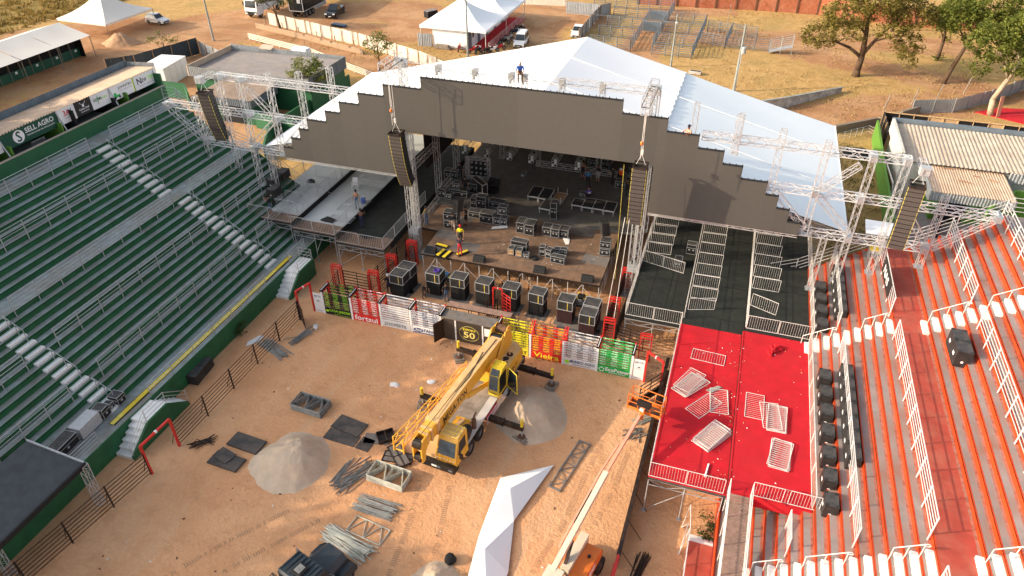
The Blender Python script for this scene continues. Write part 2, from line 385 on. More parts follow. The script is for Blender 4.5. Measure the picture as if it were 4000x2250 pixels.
def ground_mat(name):
    m_ = bpy.data.materials.new(name); m_.use_nodes = True
    nt = m_.node_tree; b = nt.nodes['Principled BSDF']; N = nt.nodes.new; Lk = nt.links.new
    tc = N('ShaderNodeTexCoord'); at = N('ShaderNodeAttribute'); at.attribute_name = 'surf'
    sp = N('ShaderNodeSeparateColor'); Lk(at.outputs['Color'], sp.inputs[0])
    def noise(scale, detail=6, rough=.6, vec=None, stretch=None):
        n = N('ShaderNodeTexNoise'); n.inputs['Scale'].default_value = scale; n.inputs['Detail'].default_value = detail; n.inputs['Roughness'].default_value = rough
        v = tc.outputs['Object']
        if stretch:
            mp = N('ShaderNodeMapping'); mp.inputs['Scale'].default_value = stretch[0]; mp.inputs['Rotation'].default_value = (0, 0, stretch[1]); Lk(v, mp.inputs[0]); v = mp.outputs[0]
        Lk(v, n.inputs['Vector']); return n.outputs[0]
    def rng(x, a, b_, c=0.0, d=1.0):
        r = N('ShaderNodeMapRange'); r.inputs[1].default_value = a; r.inputs[2].default_value = b_; r.inputs[3].default_value = c; r.inputs[4].default_value = d; Lk(x, r.inputs[0]); return r.outputs[0]
    def mix(f, a, c):
        x = N('ShaderNodeMix'); x.data_type = 'RGBA'
        if isinstance(f, float): x.inputs['Factor'].default_value = f
        else: Lk(f, x.inputs['Factor'])
        for s_, q in (('A', a), ('B', c)):
            if isinstance(q, tuple): x.inputs[s_].default_value = (*q, 1)
            else: Lk(q, x.inputs[s_])
        return x.outputs['Result']
    def math2(op, a, c):
        x = N('ShaderNodeMath'); x.operation = op; x.use_clamp = True
        for i, q in enumerate((a, c)):
            if isinstance(q, float): x.inputs[i].default_value = q
            else: Lk(q, x.inputs[i])
        return x.outputs[0]
    n_big = noise(.16, 5); n_mid = noise(.8, 6, .65); n_fine = noise(5.0, 5, .7)
    # arena sand
    ar = mix(rng(n_big, .38, .62), (.60, .31, .155), (.67, .38, .205))
    ar = mix(rng(n_mid, .5, .72, 0, .6), ar, (.46, .225, .105))
    ar = mix(rng(n_fine, .45, .75, 0, .3), ar, (.36, .18, .095))
    n_tr = noise(.5, 4, .6, stretch=((1.0, .14, 1.0), .15))
    ar = mix(rng(n_tr, .56, .70, 0, .45), ar, (.58, .40, .25))
    # dirt outside
    di = mix(rng(n_big, .4, .6), (.36, .18, .085), (.47, .275, .145))
    di = mix(rng(n_mid, .48, .7, 0, .55), di, (.30, .175, .095))
    di = mix(rng(noise(.4, 5, .6, stretch=((.15, 1.1, 1.0), .5)), .52, .66, 0, .45), di, (.25, .145, .08))
    # dry grass
    gr = mix(rng(n_mid, .35, .65), (.39, .235, .085), (.51, .33, .135))
    gr = mix(rng(n_fine, .5, .7, 0, .6), gr, (.24, .155, .06))
    gr = mix(rng(n_big, .5, .64, 0, .45), gr, (.26, .20, .07))
    f_d = math2('ADD', sp.outputs['Red'], rng(n_mid, .3, .7, -.45, .45))
    base = mix(rng(f_d, .35, .65), gr, di)
    fg = mix(rng(n_mid, .35, .65), (.17, .125, .03), (.29, .19, .055))
    f_g = math2('ADD', sp.outputs['Green'], rng(n_mid, .3, .7, -.3, .3))
    base = mix(rng(f_g, .35, .75), base, fg)
    f_a = math2('ADD', sp.outputs['Blue'], rng(n_mid, .3, .7, -.25, .25))
    base = mix(rng(f_a, .4, .6), base, ar)
    Lk(base, b.inputs['Base Color']); b.inputs['Roughness'].default_value = .95; b.inputs['Specular IOR Level'].default_value = .15
    hs = math2('ADD', math2('MULTIPLY', n_fine, .45), math2('MULTIPLY', noise(1.6, 4, .6), .5))
    bp = N('ShaderNodeBump'); bp.inputs['Strength'].default_value = .75; bp.inputs['Distance'].default_value = .22
    Lk(hs, bp.inputs['Height']); Lk(bp.outputs[0], b.inputs['Normal'])
    return m_
MATDEF['ground'] = ground_mat

# ---------------------------------------------------------------- lettering (font curves turned into meshes, made first while the scene is small)
WORDS = ['SELL AGRO', 'TECNOLOGIA EM APLICAÇÃO', '3A', 'LOGÍSTICA', 'Camin Doll', 'Acessórios', 'RAIZAMA', 'AGRO', 'JOHNTEC', 'IMPLEMENTOS', 'EW', 'N', 'TEC', 'SOLUÇÕES AGRÍCOLAS',
         'CASA JARDIM', 'Moda country & casual', 'fortsui', 'ZOOFÉRTIL', 'Ford', 'FANCA', 'EXPOSUI', '50', 'RY', 'Vieira', 'SUPERMERCADOS', 'MUNDO AGRO', 'PEÇAS AGRÍCOLAS',
         'EcoPower', 'ENERGIA SOLAR', 'MSR', 'SINDICATO', 'CONTROL', 'MEGA-TON', 'TEREX', '10', 'NAS', 'JLG', 'S']
TXT = {}
def _make_text():
    tmp = []
    for w in WORDS:
        c = bpy.data.curves.new('t', 'FONT'); c.body = w; c.size = 1.0; c.resolution_u = 2
        c.offset = 0.02 if w not in ('CONTROL', 'MSR', 'IMPLEMENTOS') else 0.0
        o = bpy.data.objects.new('t', c); COL.objects.link(o); tmp.append((w, o, c))
    dg = bpy.context.evaluated_depsgraph_get()
    for w, o, c in tmp:
        me = bpy.data.meshes.new_from_object(o.evaluated_get(dg))
        vs_ = [v.co.copy() for v in me.vertices]
        x0 = min(v.x for v in vs_); x1 = max(v.x for v in vs_); y0 = min(v.y for v in vs_); y1 = max(v.y for v in vs_)
        V = [((v.x - x0) / (x1 - x0), (v.y - y0) / (y1 - y0), 0) for v in vs_]
        TXT[w] = (V, [tuple(p.vertices) for p in me.polygons])
        bpy.data.meshes.remove(me)
    for w, o, c in tmp:
        bpy.data.objects.remove(o); bpy.data.curves.remove(c)
_make_text()
def text_mb(w, M, width, height, shear=0.0):
    """lettering laid in the XY plane of M, lower left at the origin"""
    V, F = TXT[w]
    mb = MB()
    mb.add([M @ Vector((x * width + y * shear * height, y * height, 0)) for x, y, z in V], F)
    return mb
def plane_M(o, xdir, ydir):
    x = Vector(xdir).normalized(); y = Vector(ydir).normalized(); z = x.cross(y)
    M = Matrix((x, y, z)).transposed().to_4x4(); M.translation = Vector(o)
    return M
# ---------------------------------------------------------------- ground
def seg_d(p, a, b):
    ax, ay = a; bx, by = b
    dx, dy = bx - ax, by - ay
    t = max(0, min(1, ((p[0] - ax) * dx + (p[1] - ay) * dy) / (dx * dx + dy * dy)))
    return math.hypot(p[0] - ax - t * dx, p[1] - ay - t * dy)
ROADS = [([(-110, 66), (-84, 58), (-66, 58), (-58, 60), (-46, 55.5), (-36, 52), (-27, 47)], 2.6),
         ([(-95, 40), (-74, 44), (-62, 40), (-50, 30), (-44, 10), (-44, -30)], 9.0),
         ([(-86, 52), (-70, 50), (-70, 62), (-62, 72)], 7.0),
         ([(-62, 72), (-45, 80), (-36, 72), (-20, 88)], 5.0), ([(-52, 66), (-40, 66)], 3.0),
         ([(-14, 84), (-22, 82), (-20, 72)], 3.0),
         ([(-3, 66), (-3, 92), (6, 96)], 1.6), ([(6, 80), (20, 83), (40, 86)], 3.0),
         ([(17, 78), (30, 72), (44, 66), (60, 62)], 2.2), ([(14, 47), (22, 53), (30, 58), (36, 60)], 2.2)]
def build_ground():
    x0, x1, y0, y1, st = -150.0, 115.0, -66.0, 160.0, 1.5
    nx = int((x1 - x0) / st); ny = int((y1 - y0) / st)
    V = []; F = []; C = []
    for j in range(ny + 1):
        for i in range(nx + 1):
            x = x0 + (x1 - x0) * i / nx; y = y0 + (y1 - y0) * j / ny
            arena = -19.3 < x < 14.6 and -60 < y < 30
            n1 = mnoise.noise(Vector((x * .12, y * .12, 0)))
            h = 0 if (-40 < x < 32 and y < 34) else -.05 + .05 * mnoise.noise(Vector((x * .3, y * .3, 3)))
            V.append((x, y, h))
            d = 0.0
            for pl, w in ROADS:
                for a, b in zip(pl, pl[1:]):
                    q = seg_d((x, y), a, b)
                    d = max(d, 1.0 - max(0, q - w) / 3.0)
            d = max(0, min(1, d + .25 * n1))
            if x < -35 and y < 40: d = max(d, .55 + .5 * n1)
            if -35 < x < -20 and y > 60: d = max(d, .4)
            # the rough field beyond the stable tents
            g = 0.0
            lim = -98.5 + .12 * (y - 50) + 2.5 * n1
            if x < lim: g = min(1, (lim - x) / 2.0)
            if 20.5 < x < 26.5 and 12 < y < 44: g = .45; d = .2
            a_ = 1.0 if arena else 0.0
            if arena and y > 26: a_ = .3
            C.append((d, g, a_, 1))
    for j in range(ny):
        for i in range(nx):
            k = j * (nx + 1) + i
            F.append((k, k + 1, k + nx + 2, k + nx + 1))
    # far apron out to the horizon, one sheet with the rest
    B = 2500.0
    corners = [0, nx, ny * (nx + 1) + nx, ny * (nx + 1)]
    ob = len(V)
    for p in ((-B, -B), (B, -B), (B, B), (-B, B)):
        V.append((p[0], p[1], -.05)); C.append((.3, .2, 0, 1))
    for k in range(4):
        F.append((ob + k, ob + (k + 1) % 4, corners[(k + 1) % 4], corners[k]))
    mb = MB(); mb.v = V; mb.f = F; mb.m = [0] * len(F)
    me = mb.mesh('ground', 'ground', True)
    ca = me.color_attributes.new('surf', 'FLOAT_COLOR', 'POINT')
    ca.data.foreach_set('color', [c for q in C for c in q])
    o = link('ground', me)
    tag(o, 'sandy arena floor and dry dirt ground around the stands', 'ground', kind='structure')
build_ground()

# ---------------------------------------------------------------- grandstands
XC = -2.3
TREAD, RISE, Z0 = .505, .34, 1.4
def row_d(k): return 18.45 + TREAD * k if k <= 13 else 26.765 + TREAD * (k - 14)
def row_z(k): return Z0 + RISE * (k + 1)
_post_cache = {}
def railing(parent, p0, p1, h, nr, sp, mat, r=.025, pr=.035, low=.25, name='railing', posts=True):
    """rails as one part, each post a sub-part; p0, p1 relative to the parent"""
    p0 = Vector(p0); p1 = Vector(p1); n = max(1, round((p1 - p0).length / sp))
    mb = MB()
    for i in range(nr):
        z = low + (h - low) * i / (nr - 1) if nr > 1 else h
        mb.tube(p0 + Vector((0, 0, z)), p1 + Vector((0, 0, z)), r if i < nr - 1 else r * 1.25, 4)
    ra = link(name, mb.mesh(name, mat), parent)
    if posts:
        key = (round(h, 2), pr, mat)
        if key not in _post_cache:
            q = MB(); q.tube((0, 0, -.02), (0, 0, h + .02), pr, 6); _post_cache[key] = q.mesh('post', mat)
        for i in range(n + 1):
            link('post', _post_cache[key], ra, p0 + (p1 - p0) * i / n)
    return ra
def grandstand(sg, label, conc, paint, rail, name='grandstand'):
    X = lambda d: XC + sg * d
    T = thing(name, label, 'grandstand', (0, 0, 0))
    ya, yb = -30.0, 11.8
    def rowbox(d0, d1, z0, z1, y0=ya, y1=yb):
        xa, xb = sorted((X(d0), X(d1)))
        mb = MB()
        mb.box(xa, xb, y0, y1, z0, z1, 1)
        mb.m[1] = 0
        e = sorted((X(d0), X(d0 + .065)))
        mb.box(e[0], e[1], y0 + .01, y1 - .01, z1 - .05, z1 + .003, 1)
        if d1 - d0 > .3:
            e = sorted((X(d1 - .06), X(d1 - .06 - (.13 if sg > 0 else .07))))
            mb.box(e[0], e[1], y0 + .01, y1 - .01, z1 - .05, z1 + .0025, 2)
        return mb
    osp = 'overspray' if sg > 0 else 'overspray_l'
    obj('concourse', rowbox(16.85, 18.6, -.3, Z0), [conc, paint, osp], T)
    for k in range(24):
        d1 = row_d(k + 1) if k < 23 else 33.25
        obj('walkway' if k in (13, 23) else 'step', rowbox(row_d(k), d1 + .06, max(-.3, row_z(k) - 2.2), row_z(k)), ['red_floor' if (sg > 0 and k == 13) else conc, paint, osp], T)
    xs = [X(16.85 + .06), X(33.1)]
    q = MB(); xa, xb = sorted((X(16.79), X(16.84))); q.box(xa, xb, ya, yb + .02, -.3, Z0 + .07, 0); obj('front_wall', q, paint, T)
    q = MB(); pts = [(X(16.85), -.3), (X(33.2), -.3), (X(33.2), row_z(23) - .1), (X(26.7), row_z(13) - .1), (X(25.0), row_z(13) - .1), (X(18.5), Z0 - .1), (X(16.85), Z0 - .1)]
    if sg < 0: pts = pts[::-1]
    q.prism(pts, 'y', 11.81, 11.95); obj('end_wall', q, paint, T)
    # white blocks that make the stairs
    mb = MB(); mb.box(-.15, .15, -.6, .6, 0, .17); me = mb.mesh('step_block', 'white_paint')
    for ty in (2.6, -13.75):
        for k in range(24):
            zb = row_z(k - 1) if k else Z0
            link('step_block', me, T, (X(row_d(k) - .16), ty, zb + .002))
    # railings, every fifth row, broken at the stairs
    for k in (3, 8, 13, 18, 23):
        zb = row_z(k - 1); d = row_d(k) - .12
        for a, b in (((-29.5, -14.8), (-12.5, 1.45), (3.7, 11.6)) if not (sg > 0 and k == 3) else ((-29.5, -14.8), (-12.6, -11.0))):
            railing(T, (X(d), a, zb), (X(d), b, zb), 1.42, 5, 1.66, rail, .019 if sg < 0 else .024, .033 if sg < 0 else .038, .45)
    for a, b in ((-12.2, .0),) if sg < 0 else ((-29.5, -15.0),):
        railing(T, (X(16.95), a, Z0), (X(16.95), b, Z0), 1.0, 4, 1.9, rail, .017, .026, .3)
    if sg < 0:
        railing(T, (X(16.95), -26, Z0), (X(16.95), -16.3, Z0), 1.0, 4, 1.9, rail, .017, .026, .3)
        railing(T, (X(16.95), 3.2, Z0), (X(16.95), 5.4, Z0), 1.0, 4, 1.9, rail, .017, .026, .3)
    # end rails that follow the slope
    dd = [(17.0, Z0)] + [(row_d(k) + .2, row_z(k)) for k in (3, 8, 12, 14, 18, 23)] + [(33.0, row_z(23))]
    mb = MB()
    for (d0, z0), (d1, z1) in zip(dd, dd[1:]):
        for h in (.4, .7, 1.0, 1.3): mb.tube((X(d0), 11.7, z0 + h), (X(d1), 11.7, z1 + h), .024, 4)
    for d0, z0 in dd: mb.tube((X(d0), 11.7, z0), (X(d0), 11.7, z0 + 1.32), .035, 5)
    obj('end_railing', mb, rail, T)
    # hooked hand rails in the middle of the stairs
    for ty in (2.95, -13.4):
        for k0, k1 in ((22, 19), (17, 14), (12, 10), (7, 4), (2, 0)):
            mb = MB()
            a = Vector((X(row_d(k0)), ty, row_z(k0 - 1) + 1.05)); b = Vector((X(row_d(k1)), ty, (row_z(k1 - 1) if k1 else Z0) + 1.05))
            mb.tube(a, b, .026, 5)
            for q, kk in ((a, k0), (b, k1), ((a + b) / 2, None)):
                mb.tube((q.x, q.y, q.z - 1.1), q, .026, 5)
            hk = [a + Vector((sg * .0, 0, 0)), a + Vector((sg * .12, 0, .04)), a + Vector((sg * .2, 0, -.02)), a + Vector((sg * .16, 0, -.1)), a + Vector((0, 0, -.12))]
            mb.path(hk, .024, 5)
            obj('hand_rail', mb, rail, T)
    return T, X
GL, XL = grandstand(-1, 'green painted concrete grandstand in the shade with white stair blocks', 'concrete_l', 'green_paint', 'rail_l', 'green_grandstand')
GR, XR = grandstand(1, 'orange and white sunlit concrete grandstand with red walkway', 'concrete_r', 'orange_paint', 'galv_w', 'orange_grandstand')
# sign board hung on the walkway rail of the orange stand
sb = thing('sign_board', 'black sign board with white lettering on the orange stand rail', 'sign', (XR(24.95), 6.6, 5.95), world=True)
q = MB(); q.box(XR(24.9) - .05, XR(24.9) - .02, 5.2, 8.6, 6.1, 7.2); obj('board', q, 'banner_black', sb)
q = text_mb('NAS', plane_M((XR(24.9) - .056, 8.0, 6.35), (0, -1, 0), (0, 0, 1)), 1.9, .55); obj('lettering', q, 'banner_white', sb)
# low side stairs of the green stand
for nm, ylo, yhi, lab, up in (('side_stair', .5, 4.3, 'white side stair with green flank at the far end of the green stand', 1), ('side_stair', -15.9, -11.0, 'white side stairs and landing below the near green stand stairs', 0)):
    S = thing(nm, lab, 'stairs', (-18.5, (ylo + yhi) / 2, 0), world=True)
    q = MB(); q.box(-19.1, -17.95, ylo + 1.75, yhi - (0 if up else 1.5), 0, Z0); obj('landing', q, 'white_paint', S)
    n = 5
    for i in range(n):
        q = MB(); q.box(-19.05, -18.0, ylo + 1.75 - (n - i) * .34, ylo + 1.8 - (n - i - 1) * .34, 0, Z0 * (i + 1) / (n + 1)); obj('step', q, 'white_paint', S)
        if not up:
            q = MB(); q.box(-19.05, -18.0, yhi - 1.55 + (n - i - 1) * .3, yhi - 1.5 + (n - i) * .3, 0, Z0 * (i + 1) / (n + 1)); obj('step', q, 'white_paint', S)
    q = MB(); q.prism([(ylo + .1, -.1), (yhi, -.1), (yhi, .25 if not up else Z0), (yhi - (1.5 if not up else 0), Z0 + .06), (ylo + 1.75, Z0 + .06), (ylo + .1, .3)], 'x', -17.94, -17.8); obj('flank_wall', q, 'green_paint', S)
    mb = MB()
    pl = [(-17.87, ylo + .15, .1), (-17.87, ylo + 1.75, Z0), (-17.87, yhi - (1.5 if not up else .1), Z0)] + ([(-17.87, yhi, .2)] if not up else [(-19.0, yhi - .1, Z0)])
    for h in (.35, .65, .95): mb.path([(x, y, z + h) for x, y, z in pl], .02, 4)
    for x, y, z in pl: mb.tube((x, y, z), (x, y, z + .97), .025, 5)
    obj('railing', mb, 'galv_l', S)
# cable ramp running along the green concourse
for i in range(19):
    y1 = 3.6 - i * 1.0
    col = 'yellow' if i in (0, 1, 16, 17) else 'yellow_old'
    q = MB(); q.box(-.14, .14, -.49, .49, .03, .075, 0); q.box(-.22, .22, -.49, .49, .0, .03, 1)
    o = obj('cable_ramp', q, [col, 'black_paint'], None, loc=(-19.75, y1, Z0 + .003))
    tag(o, '%s segment of the yellow cable ramp along the green concourse, counted from the stage' % (ORD[i] if i < 14 else ['fifteenth', 'sixteenth', 'seventeenth', 'eighteenth', 'nineteenth'][i - 14]), 'cable ramp', 'yellow cable ramps on the green concourse')

# ---------------------------------------------------------------- corrugated sheets
def corr(p0, wv, lv, pitch=.2, amp=.02, rows=1):
    """corrugated sheet: ribs follow lv, waves run along wv"""
    p0, wv, lv = Vector(p0), Vector(wv), Vector(lv)
    n = max(2, int(wv.length / pitch) * 4)
    nn = wv.cross(lv).normalized()
    mb = MB(); V = []
    for j in range(2):
        for i in range(n + 1):
            ph = (i % 4)
            V.append(p0 + wv * (i / n) + lv * j + nn * (amp if ph in (1, 2) else -amp))
    mb.add(V, [(i, i + 1, n + 2 + i, n + 1 + i) for i in range(n)])
    return mb

# ---------------------------------------------------------------- private boxes above the green stand
VB = thing('box_pavilion', 'green private boxes with beige roof and sponsor banners above the green stand', 'pavilion', (-37, 2, 0), world=True)
q = MB(); q.box(-35.62, -35.47, -40, 12.4, 9.0, 10.72); obj('parapet', q, 'green_wall', VB)
q = MB(); q.box(-35.66, -35.42, -40, 12.42, 10.725, 10.755); obj('parapet_cap', q, 'tile_tan', VB)
q = MB(); q.box(-39.0, -35.63, -40, 12.4, 9.6, 9.9); obj('floor', q, 'concrete_l', VB)
q = MB(); q.box(-39.2, -39.0, -40, 12.4, -.2, 11.8); obj('back_wall', q, 'green_wall', VB)
for y in (-9.5, -6.0, -2.5, 1.9, 3.2, 7.3, 8.6):
    q = MB(); q.box(-38.99, -35.9, y - .06, y + .06, 9.9, 11.3 if y != 3.2 else 11.8); obj('partition', q, 'green_lime' if y in (1.9, 8.6, -2.5) else 'black_matte', VB)
q = MB(); q.box(-38.95, -38.6, 3.3, 7.2, 9.9, 11.8); obj('dark_curtain', q, 'black_cloth', VB)
q = MB(); q.box(-39.0, -35.6, 12.2, 12.4, -.2, 11.7); obj('end_wall', q, 'green_wall', VB)
for y in (-7.2, -2.85, 2.1, 7.35, 12.3):
    q = MB(); q.tube((-35.8, y, 10.7), (-36.3, y, 12.05), .05, 6); obj('post', q, 'galv', VB)
for i in range(53):
    y = -40.4 + i * 1.0
    obj('roof_sheet', corr((-39.1, y + .99, 11.92 + .006 * (i % 2)), (0, -1.02, 0), (2.95, 0, .25), .25, .022), 'tile_beige', VB)
for i in range(26):
    obj('parapet_sheet', corr((-39.2, -41.44 + i * 2.08, 11.45), (0, 2.09, 0), (0, 0, 1.0), .26, .03), 'corr_blue', VB)
obj('gable_sheet', corr((-39.2, 12.65, 11.5), (2.9, 0, .2), (0, 0, .8), .2, .03), 'corr_grey', VB)
def banner(name, y0, y1, z0, z1, mat, label):
    q = MB(); q.box(-35.36, -35.32, y0, y1, z0, z1)
    b = obj(name, q, mat, VB); b['label'] = label; b.location = (-.95, 0, -.33)
    return b
def vtext(w, y, z, wd, ht, mat, parent, sh=0.0):
    return obj('lettering', text_mb(w, plane_M((-35.313, y, z), (0, 1, 0), (0, 0, 1)), wd, ht, sh), mat, parent)
def disc(mb, c, r, xd, yd, n=24, mi=0, ky=1.0):
    xd, yd, c = Vector(xd), Vector(yd), Vector(c)
    mb.add([c + xd * r * math.cos(2 * math.pi * i / n) + yd * r * ky * math.sin(2 * math.pi * i / n) for i in range(n)], [tuple(range(n))], mi)
    return mb
YD, ZD = (0, 1, 0), (0, 0, 1)
b1 = banner('banner', -2.75, 2.1, 11.32, 12.5, 'banner_green', 'dark green banner reading SELL AGRO')
vtext('SELL AGRO', -.75, 11.88, 2.5, .38, 'banner_white', b1); vtext('TECNOLOGIA EM APLICAÇÃO', -.72, 11.64, 2.45, .13, 'banner_white', b1)
obj('emblem', disc(MB(), (-35.312, -1.35, 11.88), .46, YD, ZD), 'banner_white', b1)
q = MB(); q.merge(text_mb('S', plane_M((-35.307, -1.55, 11.5), YD, ZD), .4, .76)); obj('emblem_swirl', q, 'banner_green', b1)
b2 = banner('banner', 2.12, 3.75, 11.3, 12.48, 'banner_white', 'white banner with red 3A emblem')
vtext('3A', 2.65, 11.82, .62, .42, 'ink_red', b2); q = MB(); q.beam((-35.312, 3.1, 11.8), (-35.312, 3.42, 12.2), .01, .08); q.beam((-35.312, 3.15, 12.2), (-35.312, 3.5, 11.8), .01, .07); obj('emblem_stroke', q, 'ink_blue', b2); vtext('LOGÍSTICA', 2.7, 11.62, .7, .09, 'ink_grey', b2)
b3 = banner('banner', 3.77, 5.35, 11.3, 12.46, 'banner_black', 'black banner with white longhorn emblem')
q = MB(); disc(q, (-35.312, 4.55, 12.0), .11, YD, ZD)
for s_ in (-1, 1): q.path([(-35.312, 4.55, 12.1), (-35.312, 4.55 + s_ * .2, 12.18), (-35.312, 4.55 + s_ * .28, 12.3)], .018, 4)
obj('emblem', q, 'banner_white', b3); vtext('Camin Doll', 4.1, 11.7, .95, .16, 'banner_white', b3); vtext('Acessórios', 4.2, 11.52, .8, .09, 'banner_white', b3)
b4 = banner('banner', 5.37, 7.2, 11.3, 12.44, 'banner_white', 'white banner reading RAIZAMA AGRO')
vtext('RAIZAMA', 5.6, 11.85, .85, .25, 'ink_dkgreen', b4); vtext('AGRO', 6.48, 11.87, .5, .16, 'ink_lime', b4)
q = MB(); q.beam((-35.312, 6.0, 11.6), (-35.312, 6.05, 12.25), .01, .05); obj('emblem', q, 'ink_green', b4)
b5 = banner('banner', 7.25, 10.0, 11.28, 12.42, 'banner_white', 'white banner reading JOHNTEC with a green tractor')
vtext('JOHNTEC', 8.2, 11.95, 1.55, .25, 'ink_black', b5); vtext('IMPLEMENTOS', 8.3, 11.8, 1.4, .08, 'ink_grey', b5)
q = MB(); disc(q, (-35.312, 7.7, 11.45), .13, YD, ZD, mi=1); disc(q, (-35.312, 8.2, 11.43), .1, YD, ZD, mi=1); q.box(-35.318, -35.314, 7.62, 8.25, 11.45, 11.65); q.box(-35.318, -35.314, 7.65, 7.9, 11.65, 11.85); obj('tractor_print', q, ['ink_green', 'ink_black'], b5)
q = MB(); q.box(-35.318, -35.31, 9.82, 9.9, 11.28, 12.42, 0); q.box(-35.318, -35.309, 9.9, 9.97, 11.28, 12.42, 1); obj('stripe', q, ['ink_yellow', 'ink_green'], b5)
b6 = banner('banner', 10.02, 12.6, 11.25, 12.4, 'banner_white', 'white banner reading NEW TEC')
vtext('N', 10.3, 11.65, .5, .52, 'ink_black', b6); vtext('EW', 10.86, 11.7, .55, .32, 'ink_black', b6); vtext('TEC', 11.5, 11.72, .75, .34, 'ink_lime', b6); vtext('SOLUÇÕES AGRÍCOLAS', 10.45, 11.45, 1.7, .1, 'ink_grey', b6)
b7 = banner('banner', -5.4, -2.8, 11.32, 12.5, 'banner_white', 'white banner at the left end')
q = MB(); disc(q, (-35.312, -3.6, 11.8), .2, YD, ZD); obj('emblem', q, 'ink_black', b7)
for y0, y1 in ((-.9, .2),):
    q = MB()
    for i in range(9): q.tube((-35.9, y0 + (y1 - y0) * i / 8, 9.95), (-35.9, y0 + (y1 - y0) * i / 8, 10.95), .015, 4)
    q.tube((-35.9, y0, 10.95), (-35.9, y1, 10.95), .02, 4); obj('gate', q, 'galv', VB)

# ---------------------------------------------------------------- trusses
def truss(a, b, w=.36, cr=.024, lr=.0125, pitch=.44):
    a, b = Vector(a), Vector(b); d = b - a; Ln = d.length; d.normalize()
    up = Vector((0, 0, 1)) if abs(d.z) < .9 else Vector((0, 1, 0))
    x = d.cross(up).normalized() * (w / 2); y = x.cross(d).normalized() * (w / 2)
    cs = [-x - y, x - y, x + y, -x + y]
    mb = MB()
    for c in cs: mb.tube(a + c, b + c, cr, 4, cap=False)
    n = max(2, int(Ln / pitch)); n += n % 2
    for f in range(4):
        c0, c1 = cs[f], cs[(f + 1) % 4]
        for i in range(n):
            p = a + d * (Ln * i / n); q = a + d * (Ln * (i + 1) / n)
            mb.tube(p + (c0 if (i + f) % 2 == 0 else c1), q + (c1 if (i + f) % 2 == 0 else c0), lr, 4, cap=False)
    for e in (a, b):
        for f in range(4): mb.tube(e + cs[f], e + cs[(f + 1) % 4], cr * .9, 4, cap=False)
    return mb
TT = 8.95                                     # plane of the truss wall
CX = -2.4
def block_mb(c, s_=.5):
    mb = MB(); mb.cbox(c, (s_, s_, s_))
    return mb
def wing(sg, label):
    X = lambda d: CX + sg * d
    T = thing('truss_wing', label, 'truss', (X(24), TT, 0), world=True)
    B = lambda n, a, b: obj(n, truss(a, b), 'alu', T)
    HB = lambda n, a, b: obj(n, truss(a, b, .46, .034, .019, .5), 'alu_b', T)
    HB('truss_beam', (X(12.3), TT + .35, 13.45), (X(24.6), TT + .35, 13.45)); HB('truss_beam', (X(16.7), TT + .35, 10.58), (X(30.2), TT + .35, 10.58)); HB('truss_beam', (X(9.6), TT + .35, 7.5), (X(27.3), TT + .35, 7.75))
    for d, zt, zb in ((14.4, 15.2, 12.6), (17.1, 14.6, 10.3), (19.8, 14.2, 7.6), (22.5, 13.5, None), (24.4, 13.7, None), (27.05, 11.6, None), (21.1, 7.6, None)):
        if zb is None:
            k = 0
            for k_ in range(24):
                if row_d(k_) <= d + .1: k = k_
            zb = row_z(k)
        B('truss_column', (X(d), TT, zb), (X(d), TT, zt))
        if zb < 9:
            q = MB(); q.cbox((X(d), TT, zb + .03), (.6, .5, .06)); obj('base_plate', q, 'galv', T)
    for d0, z0, d1, z1 in ((30.0, 10.5, 27.3, 8.0), (21.9, 12.9, 20.1, 11.0), (20.0, 10.5, 22.4, 8.2), (27.0, 8.1, 25.2, 10.4), (17.4, 10.4, 19.7, 8.1)):
        B('truss_brace', (X(d0), TT, z0), (X(d1), TT, z1))
    for d, z in ((24.4, 13.45), (27.05, 7.75), (22.5, 7.75), (22.5, 10.58), (22.5, 13.45), (19.8, 10.58), (30.2, 10.58)):
        q = MB(); q.cbox((X(d), TT + .3, z), (.4, .95, .4)); obj('sleeve_block', q, 'galv', T)
    B('truss_beam', (X(25.2), TT - 1.3, 13.5), (X(25.2), TT + .5, 13.5))
    q = MB(); q.cbox((X(25.2), TT - 1.0, 13.5), (.6, .5, .5)); obj('sleeve_block', q, 'galv_l', T)
    return T
WL = wing(-1, 'aluminium truss wing left of the screen over the green stand')
WR = wing(1, 'aluminium truss wing right of the screen over the orange stand')
PT = thing('truss_portal', 'aluminium truss portal with two tall towers carrying the grey screen', 'truss', (CX, TT, 0), world=True)
for sg in (-1, 1):
    x = CX + sg * 8.9
    for dx in (-.22, .22): obj('tower', truss((x + dx, TT + .3, 0.05), (x + dx, TT + .3, 16.0), .4), 'alu', PT)
    obj('tower', truss((x, TT + .9, 0.05), (x, TT + .9, 16.0), .4), 'alu', PT)
    for zc in (2.4, 16.0):
        q = MB(); q.cbox((x, TT + .5, zc), (.75, .8, .45)); obj('sleeve_block', q, 'galv_l', PT)
    obj('cantilever', truss((x, 5.6 if sg > 0 else 6.6, 16.0), (x, TT + .4, 16.0), .5), 'alu', PT)
    obj('cantilever', truss((x, 5.6 if sg > 0 else 6.6, 16.5), (x, TT + .4, 16.5), .5), 'alu', PT)
    q = MB(); q.cbox((x, TT + .5, .03), (1.3, 1.3, .06)); obj('base_plate', q, 'galv', PT)
obj('top_beam', truss((CX - 8.6, TT + .2, 16.0), (CX + 8.6, TT + .2, 16.0), .4), 'alu', PT)
for d in (-5.9, -3.2, -.6, .3, 2.9, 5.6):
    obj('hanger', truss((CX + d, TT + .2, 15.0), (CX + d, TT + .2, 15.9), .34), 'alu', PT)
    q = MB(); q.cbox((CX + d, TT + .2, 16.0), (.36, .44, .36)); q.cbox((CX + d, TT - .05, 15.72), (.14, .14, .3)); obj('hoist', q, 'galv', PT)
